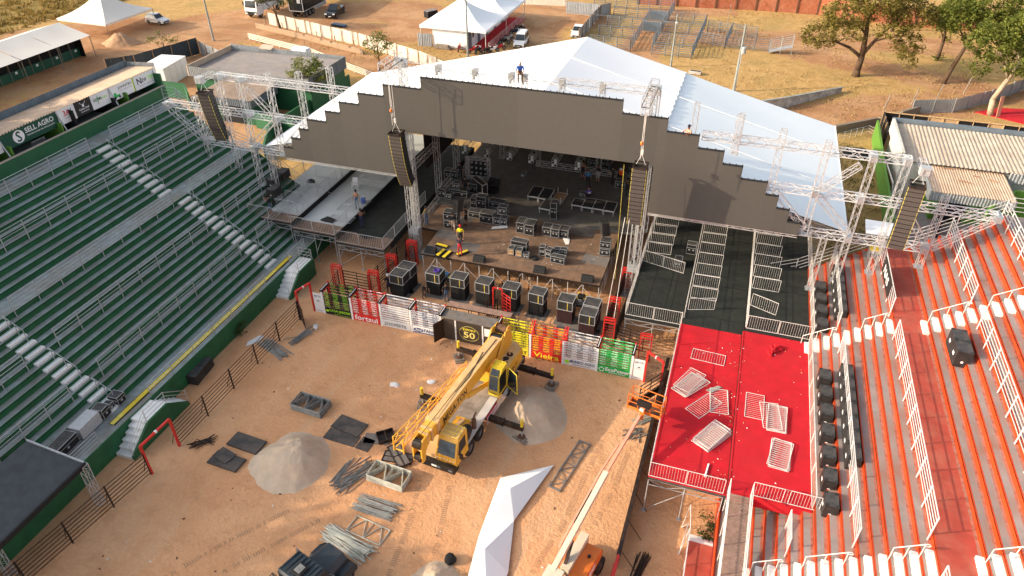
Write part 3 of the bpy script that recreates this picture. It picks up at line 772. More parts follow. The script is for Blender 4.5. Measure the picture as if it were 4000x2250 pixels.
for d in (11.7, 14.5):
    obj('hanger', truss((CX + d, TT + .2, 12.5), (CX + d, TT + .2, 15.6 if d < 12 else 15.2), .3), 'alu', PT)
# ---------------------------------------------------------------- LED screen
LT_ = 8.66
LED = thing('led_screen', 'huge stepped grey video screen above the stage opening', 'screen', (CX, LT_, 0), world=True)
edges = [0, 7.1, 10.08, 12.17, 13.85, 15.15, 16.85, 17.7, 18.55, 19.42]
HS = .86; ZB = 7.6
n_l = 0
for sg in (-1, 1):
    for i in range(9):
        x0, x1 = sorted((CX + sg * edges[i], CX + sg * edges[i + 1]))
        zt = ZB + HS * (9 - i)
        parts_ = [(x0, x1, ZB)]
        if i == 0: parts_ = [(x0, x1, 11.16)]
        elif i == 1:
            xm = CX + sg * 9.5
            a_, b_ = (x0, xm) if sg > 0 else (xm, x1)
            c_, d_ = (xm, x1) if sg > 0 else (x0, xm)
            parts_ = [(a_, b_, 11.16), (c_, d_, ZB)]
        for a_, b_, z_ in parts_:
            q = MB(); q.box(a_, b_, LT_, LT_ + .12, z_, zt); obj('screen_section', q, 'led', LED)
        q = MB(); q.box(x0, x1, LT_ - .03, LT_ + .16, zt + .003, zt + .05)
        k = int((x1 - x0) / .42)
        for j in range(k + 1): q.cbox((x0 + .05 + (x1 - x0 - .1) * j / max(1, k), LT_ + .06, zt + .09), (.05, .06, .12))
        obj('top_rail', q, 'black_paint', LED)
for xa, xb in ((CX - 19.4, CX - 9.5), (CX + 9.5, CX + 19.4)):
    q = MB()
    n = int((xb - xa) / .35)
    for j in range(n): q.tube((xa + (xb - xa) * j / n, LT_ + .05, ZB - .1), (xa + (xb - xa) * (j + 1) / n, LT_ + .05, ZB - (.02 if j % 2 else .18)), .02, 4, cap=False)
    q.tube((xa, LT_ + .05, ZB - .04), (xb, LT_ + .05, ZB - .04), .03, 4); q.tube((xa, LT_ + .05, ZB - .2), (xb, LT_ + .05, ZB - .2), .03, 4)
    obj('bottom_bar', q, 'alu', LED)
# ---------------------------------------------------------------- line arrays
def line_array(label, x, y, zt, n, dep, rz, curve, hung_z, grp='line array speakers hung from the trusses'):
    T = thing('line_array', label, 'loudspeaker', (x, y, zt), rz, grp)
    q = MB()
    for sx in (-1, 1): q.beam((sx * .42, -.5, .06), (sx * .42, .5, .06), .06, .14)
    for sy in (-.5, 0, .5): q.beam((-.45, sy, .06), (.45, sy, .06), .06, .1)
    obj('fly_frame', q, 'black_steel', T)
    q = MB()
    for sx in (-.3, .3): q.tube((sx, 0, .1), (0, 0, .8), .02, 4)
    q.tube((0, 0, .8), (0, 0, hung_z - zt), .02, 4); q.cbox((0, 0, .95), (.16, .16, .3)); obj('hoist_chain', q, 'galv_w', T)
    p = Vector((0, 0, -.02)); ang = curve[0]
    bw, bh, bd = .92, .30, dep
    mb = MB(); mb.prism([(-bd / 2, -bh + .012), (bd / 2, -bh + .03), (bd / 2, -.03), (-bd / 2, -.012)], 'x', -bw / 2, bw / 2)
    mb.m = [0] * 6
    g = MB(); g.box(-bw / 2 + .02, bw / 2 - .02, -bd / 2 - .02, -bd / 2 - .002, -bh + .025, -.02)
    tr = MB()
    for sx in (-1, 1): tr.box(sx * bw / 2 - .012, sx * bw / 2 + .012, -bd / 2 - .012, -bd / 2 + .02, -bh + .03, -.03)
    me = mb.mesh('cabinet', 'speaker_black'); mg = g.mesh('grille', 'speaker_grille'); mt = tr.mesh('rigging_edge', 'yellow_old')
    for i in range(n):
        c = link('cabinet', me, T, p, (ang, 0, 0))
        link('grille', mg, c); link('rigging_edge', mt, c)
        p = p + Vector((0, math.sin(ang) * bh, -math.cos(ang) * bh))
        ang += (curve[1] - curve[0]) / n * (1.6 * i / n)
    return T
line_array('tall curved line array hanging left of the stage opening', -11.05, 7.35, 11.6, 15, .75, 0, (R(7), R(36)), 16.0)
line_array('tall line array hanging right of the stage opening before the tower', 6.5, 6.6, 12.0, 14, .75, 0, (R(2), R(6)), 16.0)
line_array('line array hanging at the outer end of the left truss wing', -27.4, 7.9, 12.55, 14, .75, R(8), (R(7), R(34)), 13.3)
line_array('line array hanging at the outer end of the right truss wing', 22.65, 7.9, 12.55, 14, .75, R(-6), (R(-2), R(6)), 13.3)
# ---------------------------------------------------------------- white roof tent over the stage
TENT = thing('stage_roof', 'large white gabled tent roof behind the grey screen', 'tent', (CX, 20, 0), world=True)
def tarp(xa, za, xb, zb, y0, y1, sag=.18, nx=16, ny=16, wr=.0):
    V = []; F = []
    for j in range(ny + 1):
        for i in range(nx + 1):
            u, v = i / nx, j / ny
            s_ = sag * math.sin(math.pi * u) * (.35 + .65 * abs(math.sin(3 * math.pi * v)))
            V.append((xa + (xb - xa) * u, y0 + (y1 - y0) * v, za + (zb - za) * u - s_ + wr * mnoise.noise(Vector((u * 9, v * 9, 2)))))
    for j in range(ny):
        for i in range(nx):
            k = j * (nx + 1) + i; F.append((k, k + 1, k + nx + 2, k + nx + 1))
    mb = MB(); mb.add(V, F)
    return mb
obj('roof_panel', tarp(CX, 12.95, CX - 22.7, 7.25, 10.7, 29.9), 'tarp', TENT, True)
obj('roof_panel', tarp(CX, 12.95, CX + 9.3, 10.62, 10.7, 29.9), 'tarp', TENT, True)
obj('roof_panel', tarp(CX + 9.15, 10.6, CX + 22.7, 7.25, 10.75, 29.85), 'tarp_blue', TENT, True)
q = MB()
for i in range(60):
    y = 10.9 + 18.8 * i / 60; q.tube((CX + 9.22 + .07 * math.sin(i * 1.7), y, 10.66 + .05 * math.sin(i * 2.3)), (CX + 9.22 + .07 * math.sin((i + 1) * 1.7), y + 18.8 / 60, 10.66 + .05 * math.sin((i + 1) * 2.3)), .07, 5)
obj('lacing_seam', q, 'tarp', TENT)
for v in (1 / 3, 2 / 3):
    y = 10.7 + 19.2 * v
    q = MB(); q.path([(CX + .1, y, 12.97), (CX + 4.6, y, 11.82), (CX + 9.1, y, 10.72)], .05, 5); q.path([(CX - .1, y, 12.97), (CX - 11, y, 10.2), (CX - 22.5, y, 7.33)], .04, 5); q.path([(CX + 9.4, y, 10.62), (CX + 16, y, 8.96), (CX + 22.5, y, 7.33)], .04, 5)
    obj('seam', q, 'tarp', TENT)
for sg in (-1, 1):
    q = MB(); q.box(*sorted((CX + sg * 22.66, CX + sg * 22.74)), 10.7, 29.9, 6.75, 7.27); obj('valance', q, 'tarp', TENT)
    for y in (11.2, 20.3, 29.4):
        obj('leg', truss((CX + sg * 22.5, y, 0), (CX + sg * 22.5, y, 7.1), .34), 'alu', TENT)
    obj('eave_truss', truss((CX + sg * 22.4, 10.9, 6.95), (CX + sg * 22.4, 29.7, 6.95), .34), 'alu', TENT)
    obj('gable_truss', truss((CX, 10.9, 12.6), (CX + sg * 22.5, 10.9, 6.95), .34), 'alu', TENT)
    obj('gable_truss', truss((CX, 29.7, 12.6), (CX + sg * 22.5, 29.7, 6.95), .34), 'alu', TENT)
q = MB()
for i in range(46):
    y = 11 + 18.5 * i / 45; q.tube((CX + 22.78, y, 6.9), (CX + 22.78, y + .2, 7.2), .02, 4)
obj('eyelet_rope', q, 'galv', TENT)
q = MB(); q.prism([(CX - 22.4, 7.0), (CX + 22.4, 7.0), (CX, 12.7)], 'y', 29.95, 30.0); obj('gable_sheet', q, 'tarp', TENT)
# ---------------------------------------------------------------- decks beside and under the stage
def barrier_mb(w=2.0, h=1.0, bars=13):
    mb = MB()
    for a, b in (((0, 0, 0), (w, 0, 0)), ((0, 0, h), (w, 0, h)), ((0, 0, 0), (0, 0, h)), ((w, 0, 0), (w, 0, h))): mb.tube(a, b, .02, 5)
    for i in range(1, bars): mb.tube((w * i / bars, 0, 0), (w * i / bars, 0, h), .008, 4, cap=False)
    return mb
def wlink(name, me, T, loc, rot=(0, 0, 0)):
    k = T['_w']
    return link(name, me, T, (loc[0] - k[0], loc[1] - k[1], loc[2] - k[2]), rot)
BAR2 = barrier_mb().mesh('guard_panel', 'galv_w')
BAR17 = barrier_mb(1.75, .95, 12).mesh('guard_panel', 'galv_w')
BARL = barrier_mb().mesh('guard_panel', 'galv_l')
def guard_run(T, a, b, me=BAR2, w=2.0, z=None):
    a, b = Vector(a), Vector(b); d = b - a; n = max(1, round(d.length / (w + .06))); rz = math.atan2(d.y, d.x)
    for i in range(n):
        o = wlink('guard_panel', me, T, a + d * (i / n) + Vector((0, 0, .08)), (0, 0, rz)); o.scale = (d.length / n / (w + .06), 1, 1)
def scaffold(T, x0, x1, y, z, n, back=None):
    q = MB()
    for i in range(n + 1):
        x = x0 + (x1 - x0) * i / n
        q.tube((x, y, 0), (x, y, z), .03, 5)
        if back: q.tube((x, y + back, 0), (x, y + back, z), .03, 5); q.tube((x, y, z * .35), (x, y + back, z * .9), .022, 4)
        if i < n:
            x2 = x0 + (x1 - x0) * (i + 1) / n
            q.tube((x, y, z - .1), (x2, y, z - .1), .028, 5); q.tube((x, y, z - .5), (x2, y, z - .5), .022, 4)
            q.tube((x, y, z - .12), ((x + x2) / 2, y, z - .5), .018, 4); q.tube(((x + x2) / 2, y, z - .5), (x2, y, z - .12), .018, 4)
            if i % 2 == 0: q.tube((x, y, .1), (x2, y, z - .55), .02, 4)
        q.cbox((x, y, .02), (.2, .2, .04))
    return obj('scaffold', q, 'galv_l', T)
C1, C2, C3 = 2.3, 2.85, 3.3
# left decks
LD = thing('side_deck', 'stepped side deck left of the stage with white carpet and railings', 'deck', (-18, 12, 0), world=True)
YF, YB = 5.9, 26.0
for xa, xb, z, mat, yc in ((-16.6, -12.4, C1, 'carpet_black', 7.7), (-20.5, -16.62, C2, 'carpet_white', 7.35), (-24.3, -20.52, C3, 'carpet_white', 7.2)):
    q = MB(); q.box(xa, xb, YF, YB, z - .16, z - .02); obj('platform', q, 'black_matte', LD)
    q = MB(); q.box(xa, xa + .02, YF + 1.3, YB, z - .55, z - .03) if False else q.box(xb - .03, xb - .005, YF + 1.2, YB, z - .6, z - .17); obj('skirt', q, 'black_cloth', LD)
    n = int((xb - xa) / 1.2)
    for i in range(n):
        for j in range(1 if mat != 'carpet_black' else 2):
            q = MB(); q.box(xa + (xb - xa) * i / n + .006, xa + (xb - xa) * (i + 1) / n - .006, YF + j * .9, YF + (j + 1) * (1.45 if mat != 'carpet_black' else .9) - .008, z - .018, z + .002 * (i % 2)); obj('deck_board', q, 'plywood', LD)
    q = MB(); q.box(xa + .01, xb - .01, yc, YB, z - .015, z + .008); obj('carpet', q, mat, LD)
    scaffold(LD, xa + .1, xb - .1, YF + .08, z - .16, 2, 2.0)
q = MB(); q.add([(-15.9, 7.75, C1 + .012), (-14.6, 6.95, C1 + .02), (-13.2, 7.72, C1 + .012)], [(0, 1, 2)]); obj('carpet_flap', q, 'carpet_black', LD)
guard_run(LD, (-24.3, YF + .05, C3), (-20.6, YF + .05, C3), BARL); guard_run(LD, (-20.5, YF + .05, C2), (-16.65, YF + .05, C2), BARL); guard_run(LD, (-16.6, YF + .05, C1), (-12.45, YF + .05, C1), BARL)
guard_run(LD, (-24.28, YF, C3), (-24.28, 18.4, C3), BARL); guard_run(LD, (-20.55, YF + .1, C3), (-20.55, 16.4, C3), BARL); guard_run(LD, (-16.66, YF + .1, C2), (-16.66, 12.2, C2), BARL); guard_run(LD, (-12.45, YF + .1, C1), (-12.45, 14.2, C1), BARL)
for y in (7.4, 8.9, 10.5, 12.1, 13.7): wlink('guard_panel', BARL, LD, (-22.75, y, C3 + .08))
# right decks
RD = thing('side_deck', 'black carpeted side deck right of the stage with rows of guard panels', 'deck', (11, 12, 0), world=True)
for xa, xb, z, y0 in ((6.95, 10.83, C1, 3.55), (10.85, 14.75, C2, 3.1), (14.77, 18.75, C3, 3.1)):
    q = MB(); q.box(xa, xb, y0, 22.0, z - .2, z - .01); obj('platform', q, 'black_matte', RD)
    q = MB(); q.box(xa + .01, xb - .01, y0 + .01, 22.0, z - .008, z + .008); obj('carpet', q, 'carpet_black', RD)
    q = MB()
    for i in range(5): q.box(xa + .05, xb - .05, y0 + 1.2 + i * 3.9, y0 + 1.3 + i * 3.9, z + .009, z + .014)
    for i in range(2): q.box(xa + 1.25 + i * 1.6, xa + 1.33 + i * 1.6, y0 + .1, 21.9, z + .009, z + .013)
    obj('carpet_seam', q, 'black_cloth', RD)
scaffold(RD, 7.0, 10.8, 3.62, C1 - .2, 2, 3.0)
guard_run(RD, (6.98, 3.6, C1), (10.8, 3.6, C1)); guard_run(RD, (6.97, 3.6, C1), (6.97, 19.0, C1)); guard_run(RD, (10.84, 3.7, C2), (10.84, 19.0, C2)); guard_run(RD, (14.76, 3.3, C3), (14.76, 19.0, C3)); guard_run(RD, (18.74, 3.2, C3), (18.74, 20.0, C3))
guard_run(RD, (14.8, 3.25, C3), (18.7, 3.25, C3)); guard_run(RD, (7.0, 10.6, C1), (10.2, 9.8, C1), BAR17, 1.75)
for i in range(7): wlink('guard_panel', BAR17, RD, (7.15, 12.0 + i * 1.45, C1 + .06), (0, 0, R(3)))
for i in range(8): wlink('guard_panel', BAR17, RD, (10.98, 6.2 + i * 1.52, C2 + .06), (0, 0, R(2)))
for i in range(7): wlink('guard_panel', BAR17, RD, (14.95, 8.0 + i * 1.55, C3 + .06))
wlink('guard_panel', BAR17, RD, (11.0, 4.7, C2 + .06), (0, 0, R(18))); wlink('guard_panel', BAR17, RD, (14.95, 5.9, C3 + .06), (0, 0, R(-22)))
# red platform
RP = thing('red_platform', 'bright red carpeted viewing platform on scaffold legs right of the arena', 'deck', (14.6, -4, 0), world=True)
for xa, xb, z, y0 in ((10.7, 14.62, C2, -10.25), (14.64, 18.6, C3 - .1, -10.2)):
    q = MB(); q.box(xa, xb, y0, 3.08, z - .2, z - .01); obj('platform', q, 'plywood_dark', RP)
    q = MB(); q.box(xa - .01, xb + .005, y0 - .02, 3.09, z - .008, z + .012)
    obj('carpet', q, 'red_carpet', RP)
    q = MB()
    if xa < 11:
        for i in range(11): q.tube((xa + .02, y0 + .3 + i * 1.22, z + .013), (xb - .02, y0 + .3 + i * 1.22, z + .013), .012, 4)
    else:
        q.tube((xa + .05, y0, z + .013), (xa + .05, 3.0, z + .013), .03, 4)
    obj('carpet_fold', q, 'red_carpet', RP)
q = MB(); q.box(14.64, 18.62, -10.26, -10.22, C3 - .75, C3 - .12); obj('valance', q, 'red_carpet', RP)
scaffold(RP, 10.74, 14.5, -10.15, C2 - .2, 2, 2.4)
q = MB()
for y in (-6.5, -2.5, 1.5):
    for x in (10.8, 14.3): q.tube((x, y, 0), (x, y, C2 - .2), .03, 5)
    q.tube((10.8, y, .3), (14.3, y, C2 - .3), .022, 4)
for x in (15.5, 17.2): q.tube((x, -10.1, 1.7), (x, -10.1, C3 - .3), .03, 5)
obj('legs', q, 'galv_w', RP)
guard_run(RP, (10.72, -10.22, C2), (14.5, -10.22, C2)); guard_run(RP, (15.75, -10.18, C3 - .1), (18.6, -10.18, C3 - .1), BAR17, 1.4); guard_run(RP, (18.6, -10.1, C3 - .1), (18.6, 3.0, C3 - .1)); guard_run(RP, (10.72, -10.2, C2), (10.72, 3.0, C2))
# plank ramp down from the red platform
RM = thing('plank_ramp', 'weathered timber plank ramp leading down from the red platform', 'ramp', (15.2, -13, 0), world=True)
for i in range(34):
    t0 = i / 34; z = C3 - .15 - 1.2 * t0; y = -10.3 - 5.6 * t0
    q = MB(); q.cbox((15.2, y - .08, z), (1.02, .15, .04)); obj('plank', q, 'plank', RM)
q = MB()
for x in (14.66, 15.74):
    for h in (.1, .5, 1.0): q.tube((x, -10.2, C3 + h - .2), (x, -15.9, C3 - 1.4 + h), .025, 5)
    for k in range(5): y = -10.2 - 5.7 * k / 4; z = C3 - .2 - 1.2 * k / 4; q.tube((x, y, max(.0, z - 1.5)), (x, y, z + 1.0), .03, 5)
obj('side_rail', q, 'galv_w', RM)
WS = thing('entry_steps', 'white steps and red walkway behind the plank ramp', 'stairs', (13.9, -13, 0), world=True)
for i in range(4):
    q = MB(); q.box(13.3, 14.45, -11.9 + i * .22, -11.68 + i * .22, -.02, .72 - i * .18); obj('step', q, 'white_paint', WS)
q = MB(); q.box(13.2, 14.5, -30, -11.9, -.02, .8); obj('walkway', q, 'red_floor', WS)
q = MB()
for h in (.3, .6, .9): q.tube((13.2, -11.8, .75 + h), (13.2, -20, .75 + h), .022, 4)
for k in range(6): q.tube((13.2, -11.8 - k * 1.6, .5), (13.2, -11.8 - k * 1.6, 1.68), .03, 5)
q.path([(12.85, -10.6, 0), (13.05, -10.6, 1.9), (13.2, -11.8, 1.7), (12.9, -12.3, 0), (13.1, -11.2, 1.2), (12.85, -10.6, 0)], .025, 5); obj('railing', q, 'galv_w', WS)
# ---------------------------------------------------------------- stage
ST = thing('stage', 'plywood stage deck on scaffold legs under the screen', 'stage', (-2.5, 14, 0), world=True)
ZS, ZK = 2.2, 2.4
q = MB(); q.box(-9.62, 4.55, 6.62, 14.3, ZS - .18, ZS - .03); q.box(-11.2, -9.64, 10.2, 14.3, ZS - .18, ZS - .03); obj('deck_frame', q, 'black_steel', ST)
for i in range(7):
    for j in range(6):
        xa = -9.6 + i * 2.02; ya = 6.64 + j * 1.28
        q = MB(); q.box(xa + .008, xa + 2.012, ya + .008, ya + 1.272, ZS - .028, ZS + rnd.choice((0, .003, .006))); obj('deck_board', q, rnd.choice(['plywood', 'plywood', 'plywood', 'plywood_grey']) if j > 1 or i < 3 else 'plywood', ST)
for j in range(3):
    q = MB(); q.box(-11.19, -9.62, 10.2 + j * 1.37, 11.56 + j * 1.37, ZS - .028, ZS + .002); obj('deck_board', q, 'plywood', ST)
q = MB(); q.box(-11.9, 5.85, 14.32, 27.4, ZK - .2, ZK); obj('rear_deck', q, 'deck_grey', ST)
q = MB()
for i in range(13):
    x = -9.5 + i * 1.165
    for y in (6.75, 9.2, 11.8): q.tube((x, y, 0), (x, y, ZS - .18), .03, 5)
    if i % 2 == 0 and i < 12:
        q.tube((x, 6.75, .1), (x + 1.1, 6.75, ZS - .25), .022, 4); q.tube((x + 2.3, 6.75, .5), (x + 1.2, 6.75, ZS - .6), .022, 4)
for y in (7, 10, 13):
    q.tube((4.45, y, 0), (4.45, y, ZS - .2), .03, 5); q.tube((4.45, y, .1), (4.45, y + 2.5, ZS - .3), .022, 4)
obj('scaffold', q, 'galv_w', ST)
q = MB(); q.box(-9.5, 4.4, 14.2, 14.26, 0, ZS - .2); obj('under_curtain', q, 'black_cloth', ST)
q = MB(); q.box(-12.2, 6.6, 27.45, 27.55, 0, 9.5); obj('back_curtain', q, 'black_cloth', ST)
q = MB(); q.box(-12.3, -12.2, 14.3, 27.4, ZK + 3.0, 8.6) ; obj('side_curtain', q, 'black_cloth', ST)
q = MB(); q.box(6.3, 6.36, 9.5, 14.0, ZS - .6, ZS + .7); obj('side_drape', q, 'black_cloth', ST)
# trusses standing on the stage
RG = thing('roof_rig', 'lowered lighting trusses and towers at the back of the stage', 'truss', (-5, 22, ZK), world=True)
for x, y, zt in ((-11.7, 15.4, 12.0), (-11.6, 19.4, 11.0), (-8.9, 24.4, 9.0), (-5.2, 24.0, 9.5), (.6, 24.0, 9.5), (4.0, 24.4, 9.5), (6.4, 15.0, 11.0)):
    obj('tower', truss((x, y, ZK + .02), (x, y, zt), .42), 'alu', RG)
for a, b in (((-5.2, 23.6, ZK + .35), (5.2, 23.6, ZK + .35)), ((-11.7, 9.4, 2.0), (-11.7, 15.2, 2.2)), ((-11.7, 9.4, 7.3), (-11.7, 15.2, 7.3)), ((-11.6, 15.7, ZK + .5), (-11.6, 19.2, ZK + .5))):
    obj('base_truss', truss(a, b, .42), 'alu', RG)
for i, x in enumerate((-11.7, -9.5, -7.3, -5.2, -3.0, -.85)):
    obj('light_truss', truss((x, 22.0, 4.1), (x, 26.5, 4.3), .5), 'alu', RG)
    f = thing('stage_light', '%s multi-lamp stage light from the left hanging on the lowered rig' % ORD[i], 'spotlight', (x, 21.7, 4.05), 0, 'stage lights on the lowered rig')
    q = MB(); q.cbox((0, 0, 0), (.5, .3, .75)); obj('housing', q, 'galv_l', f)
    for jx in (-.12, .12):
        for jz in (-.25, 0, .25):
            p_ = MB(); p_.tube((jx, -.15, jz), (jx, -.21, jz), .09, 10); obj('lens', p_, 'lamp_glass' if (jx > 0) == (jz > -.1) else 'black_paint', f)
# square light frame on the left of the stage
MF = thing('light_frame', 'square truss frame holding rows of round lights on the stage', 'spotlight', (-9.5, 19.2, ZK), world=True)
for a, b in (((-10.5, 19.2, ZK + .2), (-8.5, 19.4, ZK + .2)), ((-10.5, 19.2, ZK + 2.1), (-8.5, 19.4, ZK + 2.1)), ((-10.5, 19.2, ZK), (-10.5, 19.2, ZK + 2.2)), ((-8.5, 19.4, ZK), (-8.5, 19.4, ZK + 2.2))): obj('frame_truss', truss(a, b, .26, .025, .015, .3), 'alu', MF)
q = MB(); q.box(-10.3, -8.7, 19.5, 19.6, ZK + .3, ZK + 2.0); obj('backing', q, 'black_matte', MF)
for i in range(4):
    for j in (0, 1, 2):
        q = MB(); q.tube((-10.15 + i * .43, 19.5, ZK + .6 + j * .5), (-10.15 + i * .43, 19.42, ZK + .6 + j * .5), .11, 10); obj('lamp', q, 'galv', MF)
# ---------------------------------------------------------------- flight cases
_case = {}
def case_meshes(w, d, h, lid, body, wheels):
    key = (w, d, h, lid, body, wheels)
    if key in _case: return _case[key]
    wz = .1 if wheels else 0
    b = MB(); b.box(-w / 2, w / 2, -d / 2, d / 2, wz, h - .004); bm = b.mesh('shell', [body, lid]); 
    bm.polygons[1].material_index = 1
    t = MB(); e = .012
    for z in ((wz, h, wz + (h - wz) * .66)):
        for a, c in (((-w / 2, -d / 2), (w / 2, -d / 2)), ((w / 2, -d / 2), (w / 2, d / 2)), ((w / 2, d / 2), (-w / 2, d / 2)), ((-w / 2, d / 2), (-w / 2, -d / 2))):
            t.beam((a[0], a[1], z), (c[0], c[1], z), e * 2, e * 2)
    for sx in (-1, 1):
        for sy in (-1, 1):
            t.beam((sx * w / 2, sy * d / 2, wz), (sx * w / 2, sy * d / 2, h), e * 2, e * 2)
    tm = t.mesh('edge_trim', 'galv_l')
    l = MB()
    for sx in (-.22, .22): l.box(w * sx - .06, w * sx + .06, -d / 2 - .012, -d / 2 - .001, h * .45, h * .45 + .12)
    l.box(w / 2 + .001, w / 2 + .012, -.07, .07, h * .4, h * .4 + .13); lm = l.mesh('latch', 'galv_l')
    cm = None
    if wheels:
        c = MB()
        for sx in (-1, 1):
            for sy in (-1, 1): c.tube((sx * (w / 2 - .08) - .02, sy * (d / 2 - .08), .05), (sx * (w / 2 - .08) + .02, sy * (d / 2 - .08), .05), .05, 8)
        cm = c.mesh('castors', 'rubber')
    _case[key] = (bm, tm, lm, cm)
    return _case[key]
def case(label, x, y, z, w, d, h, rz=0.0, lid='case_lid', body='black_paint', wheels=True, grp='flight cases on the stage', name='flight_case'):
    T = thing(name, label, 'flight case', (x, y, z), rz, grp)
    bm, tm, lm, cm = case_meshes(w, d, h, lid, body, wheels)
    link('shell', bm, T); link('edge_trim', tm, T); link('latch', lm, T)
    if cm: link('castors', cm, T)
    return T
L18 = 'black flight case '
for lab, x, y, z, w, d, h, rz in (
        ('of a tall pair at mid stage, left one', -3.15, 12.25, ZS, .62, 1.0, 1.0, 0), ('of a tall pair at mid stage, right one', -2.35, 12.15, ZS, .72, 1.05, 1.0, 0),
        ('leftmost of the row of three at centre stage', -1.0, 12.35, ZS, .68, .8, .85, 0), ('middle of the row of three at centre stage', -.28, 12.3, ZS, .64, .8, .85, 0), ('rightmost of the row of three at centre stage', .42, 12.45, ZS, .7, .8, .8, 0),
        ('tall and narrow, standing behind the row of three', -1.1, 14.75, ZK, .55, .7, 1.55, 0),
        ('on the left deck edge, low and long, beside the technicians', -7.3, 13.2, ZS, 1.5, .6, .62, R(-3)), ('large one in front of the left case group', -6.25, 12.75, ZS, 1.15, .75, .95, R(-2)),
        ('small left one of the pair ending the left case group', -5.35, 12.7, ZS, .55, .6, .72, 0), ('small right one of the pair ending the left case group', -4.8, 12.75, ZS, .58, .65, .72, 0), ('cube resting atop the pair of the left case group', -5.05, 13.2, ZS + .73, .72, .6, .75, 0),
        ('upright one at the back of the left case group', -7.4, 14.6, ZK, .8, .7, 1.15, 0), ('slim one left of the upright case in the left group', -8.05, 14.5, ZK, .5, .7, 1.0, 0), ('long low one behind the left case group', -6.2, 15.1, ZK, 1.4, .7, .6, R(-4)),
        ('lower of two stacked at the left stage corner', -8.7, 10.95, ZS, 1.15, .7, .78, 0), ('upper of two stacked at the left stage corner', -8.7, 10.95, ZS + .79, 1.15, .7, .78, 0),
        ('lower of two stacked at the right stage corner', 4.02, 10.9, ZS, .78, .75, .65, R(4)), ('upper of two stacked at the right stage corner', 4.02, 10.9, ZS + .66, .78, .75, .65, R(4)),
        ('tall slim one, left of the front pair near the stage front', -.55, 9.3, ZS, .42, .5, .8, R(5)), ('tall slim one, right of the front pair near the stage front', 0.05, 9.1, ZS, .42, .5, .8, R(-12)),
        ('small left one behind the long case near the stage front', .52, 9.75, ZS, .5, .45, .55, 0), ('small right one behind the long case near the stage front', 1.02, 9.85, ZS, .5, .45, .55, 0), ('long one nearest the stage front edge', .9, 8.6, ZS, 1.05, .5, .62, R(-3)),
        ('by the orange water barrel at the back of the stage', 3.1, 21.8, ZK, .85, .6, .72, 0), ('very small one alone on the rear deck', -5.75, 21.3, ZK, .3, .6, .35, R(-8)), ('small one beside the seated man on the rear deck', .35, 19.2, ZK, .6, .5, .38, 0),
        ('far at the back behind the base truss, left of two', -.2, 25.4, ZK, .8, .6, .7, 0), ('far at the back behind the base truss, right of two', 1.0, 25.4, ZK, .7, .6, .9, 0), ('at the back right corner under white sheets', 3.8, 25.2, ZK, .9, .7, .6, 0),
        ('grey lidded one behind the left towers', -12.0, 18.7, ZK, .9, .6, .95, 0), ('on the left tower stack, grey lid', -11.2, 18.0, ZK + .5, .7, .55, .8, 0), ('under the grey lidded one by the left tower', -11.2, 18.0, ZK, .8, .6, .5, 0),
        ('cube on top of the dark pile at the left of the stage', -10.2, 15.9, ZK + .72, .6, .55, .6, 0), ('wide one under the cube at the left of the stage', -10.0, 15.9, ZK, 1.6, .7, .72, 0), ('left end of the dark pile with glass front', -11.3, 15.3, ZK, .7, .6, .9, 0), ('low one right of the glass fronted case', -10.7, 15.2, ZK, .55, .6, .55, 0),
        ('right of the dark pile behind a technician', -9.0, 16.9, ZK, .8, .6, .95, R(-5)), ('behind the technicians at the left of the stage', -9.2, 18.1, ZK, .7, .6, .6, 0)):
    case(L18 + lab, x, y, z, w, d, h, rz)
for lab, x, y in (('left one of two with pale wooden fronts near the stage edge', -2.85, 8.65), ('right one of two with pale wooden fronts near the stage edge', -2.2, 8.6)):
    T = case('small flight case, ' + lab, x, y, ZS, .45, .5, .62, R(3)); q = MB(); q.box(-.19, .19, -.262, -.252, .16, .55); obj('wood_front', q, 'wood_pale', T)
case('wide dark trunk standing behind the two pale fronted cases', -2.4, 9.35, ZS, 1.25, .6, .95, R(-2), wheels=False)
case('small black box at the right of the two pale fronted cases', -1.6, 8.45, ZS, .42, .4, .45, R(5))
# big lidded case leaning open
T = thing('open_case', 'open flight case with raised lid on the left rear deck', 'flight case', (-7.6, 17.5, ZK), R(-8)); q = MB(); q.box(-.55, .55, -.35, .35, 0, .4); obj('shell', q, 'black_paint', T); q = MB(); q.slab((-.55, .36, .42), (.55, .36, .42), (.55, .75, 1.0), (-.55, .75, 1.0), .06); obj('lid', q, 'black_matte', T)
T = thing('tilted_case', 'tall narrow flight case standing slanted on the left rear deck', 'flight case', (-8.5, 16.9, ZK), R(-40)); q = MB(); q.box(-.95, .95, -.25, .25, 0, 1.25); obj('shell', q, 'black_paint', T)
q = MB()
for x in (-.95, .95):
    for y in (-.25, .25): q.beam((x, y, 0), (x, y, 1.25), .05)
for z in (0.02, 1.25):
    for y in (-.25, .25): q.beam((-.95, y, z), (.95, y, z), .05)
    for x in (-.95, .95): q.beam((x, -.25, z), (x, .25, z), .05)
obj('edge_trim', q, 'alu', T)
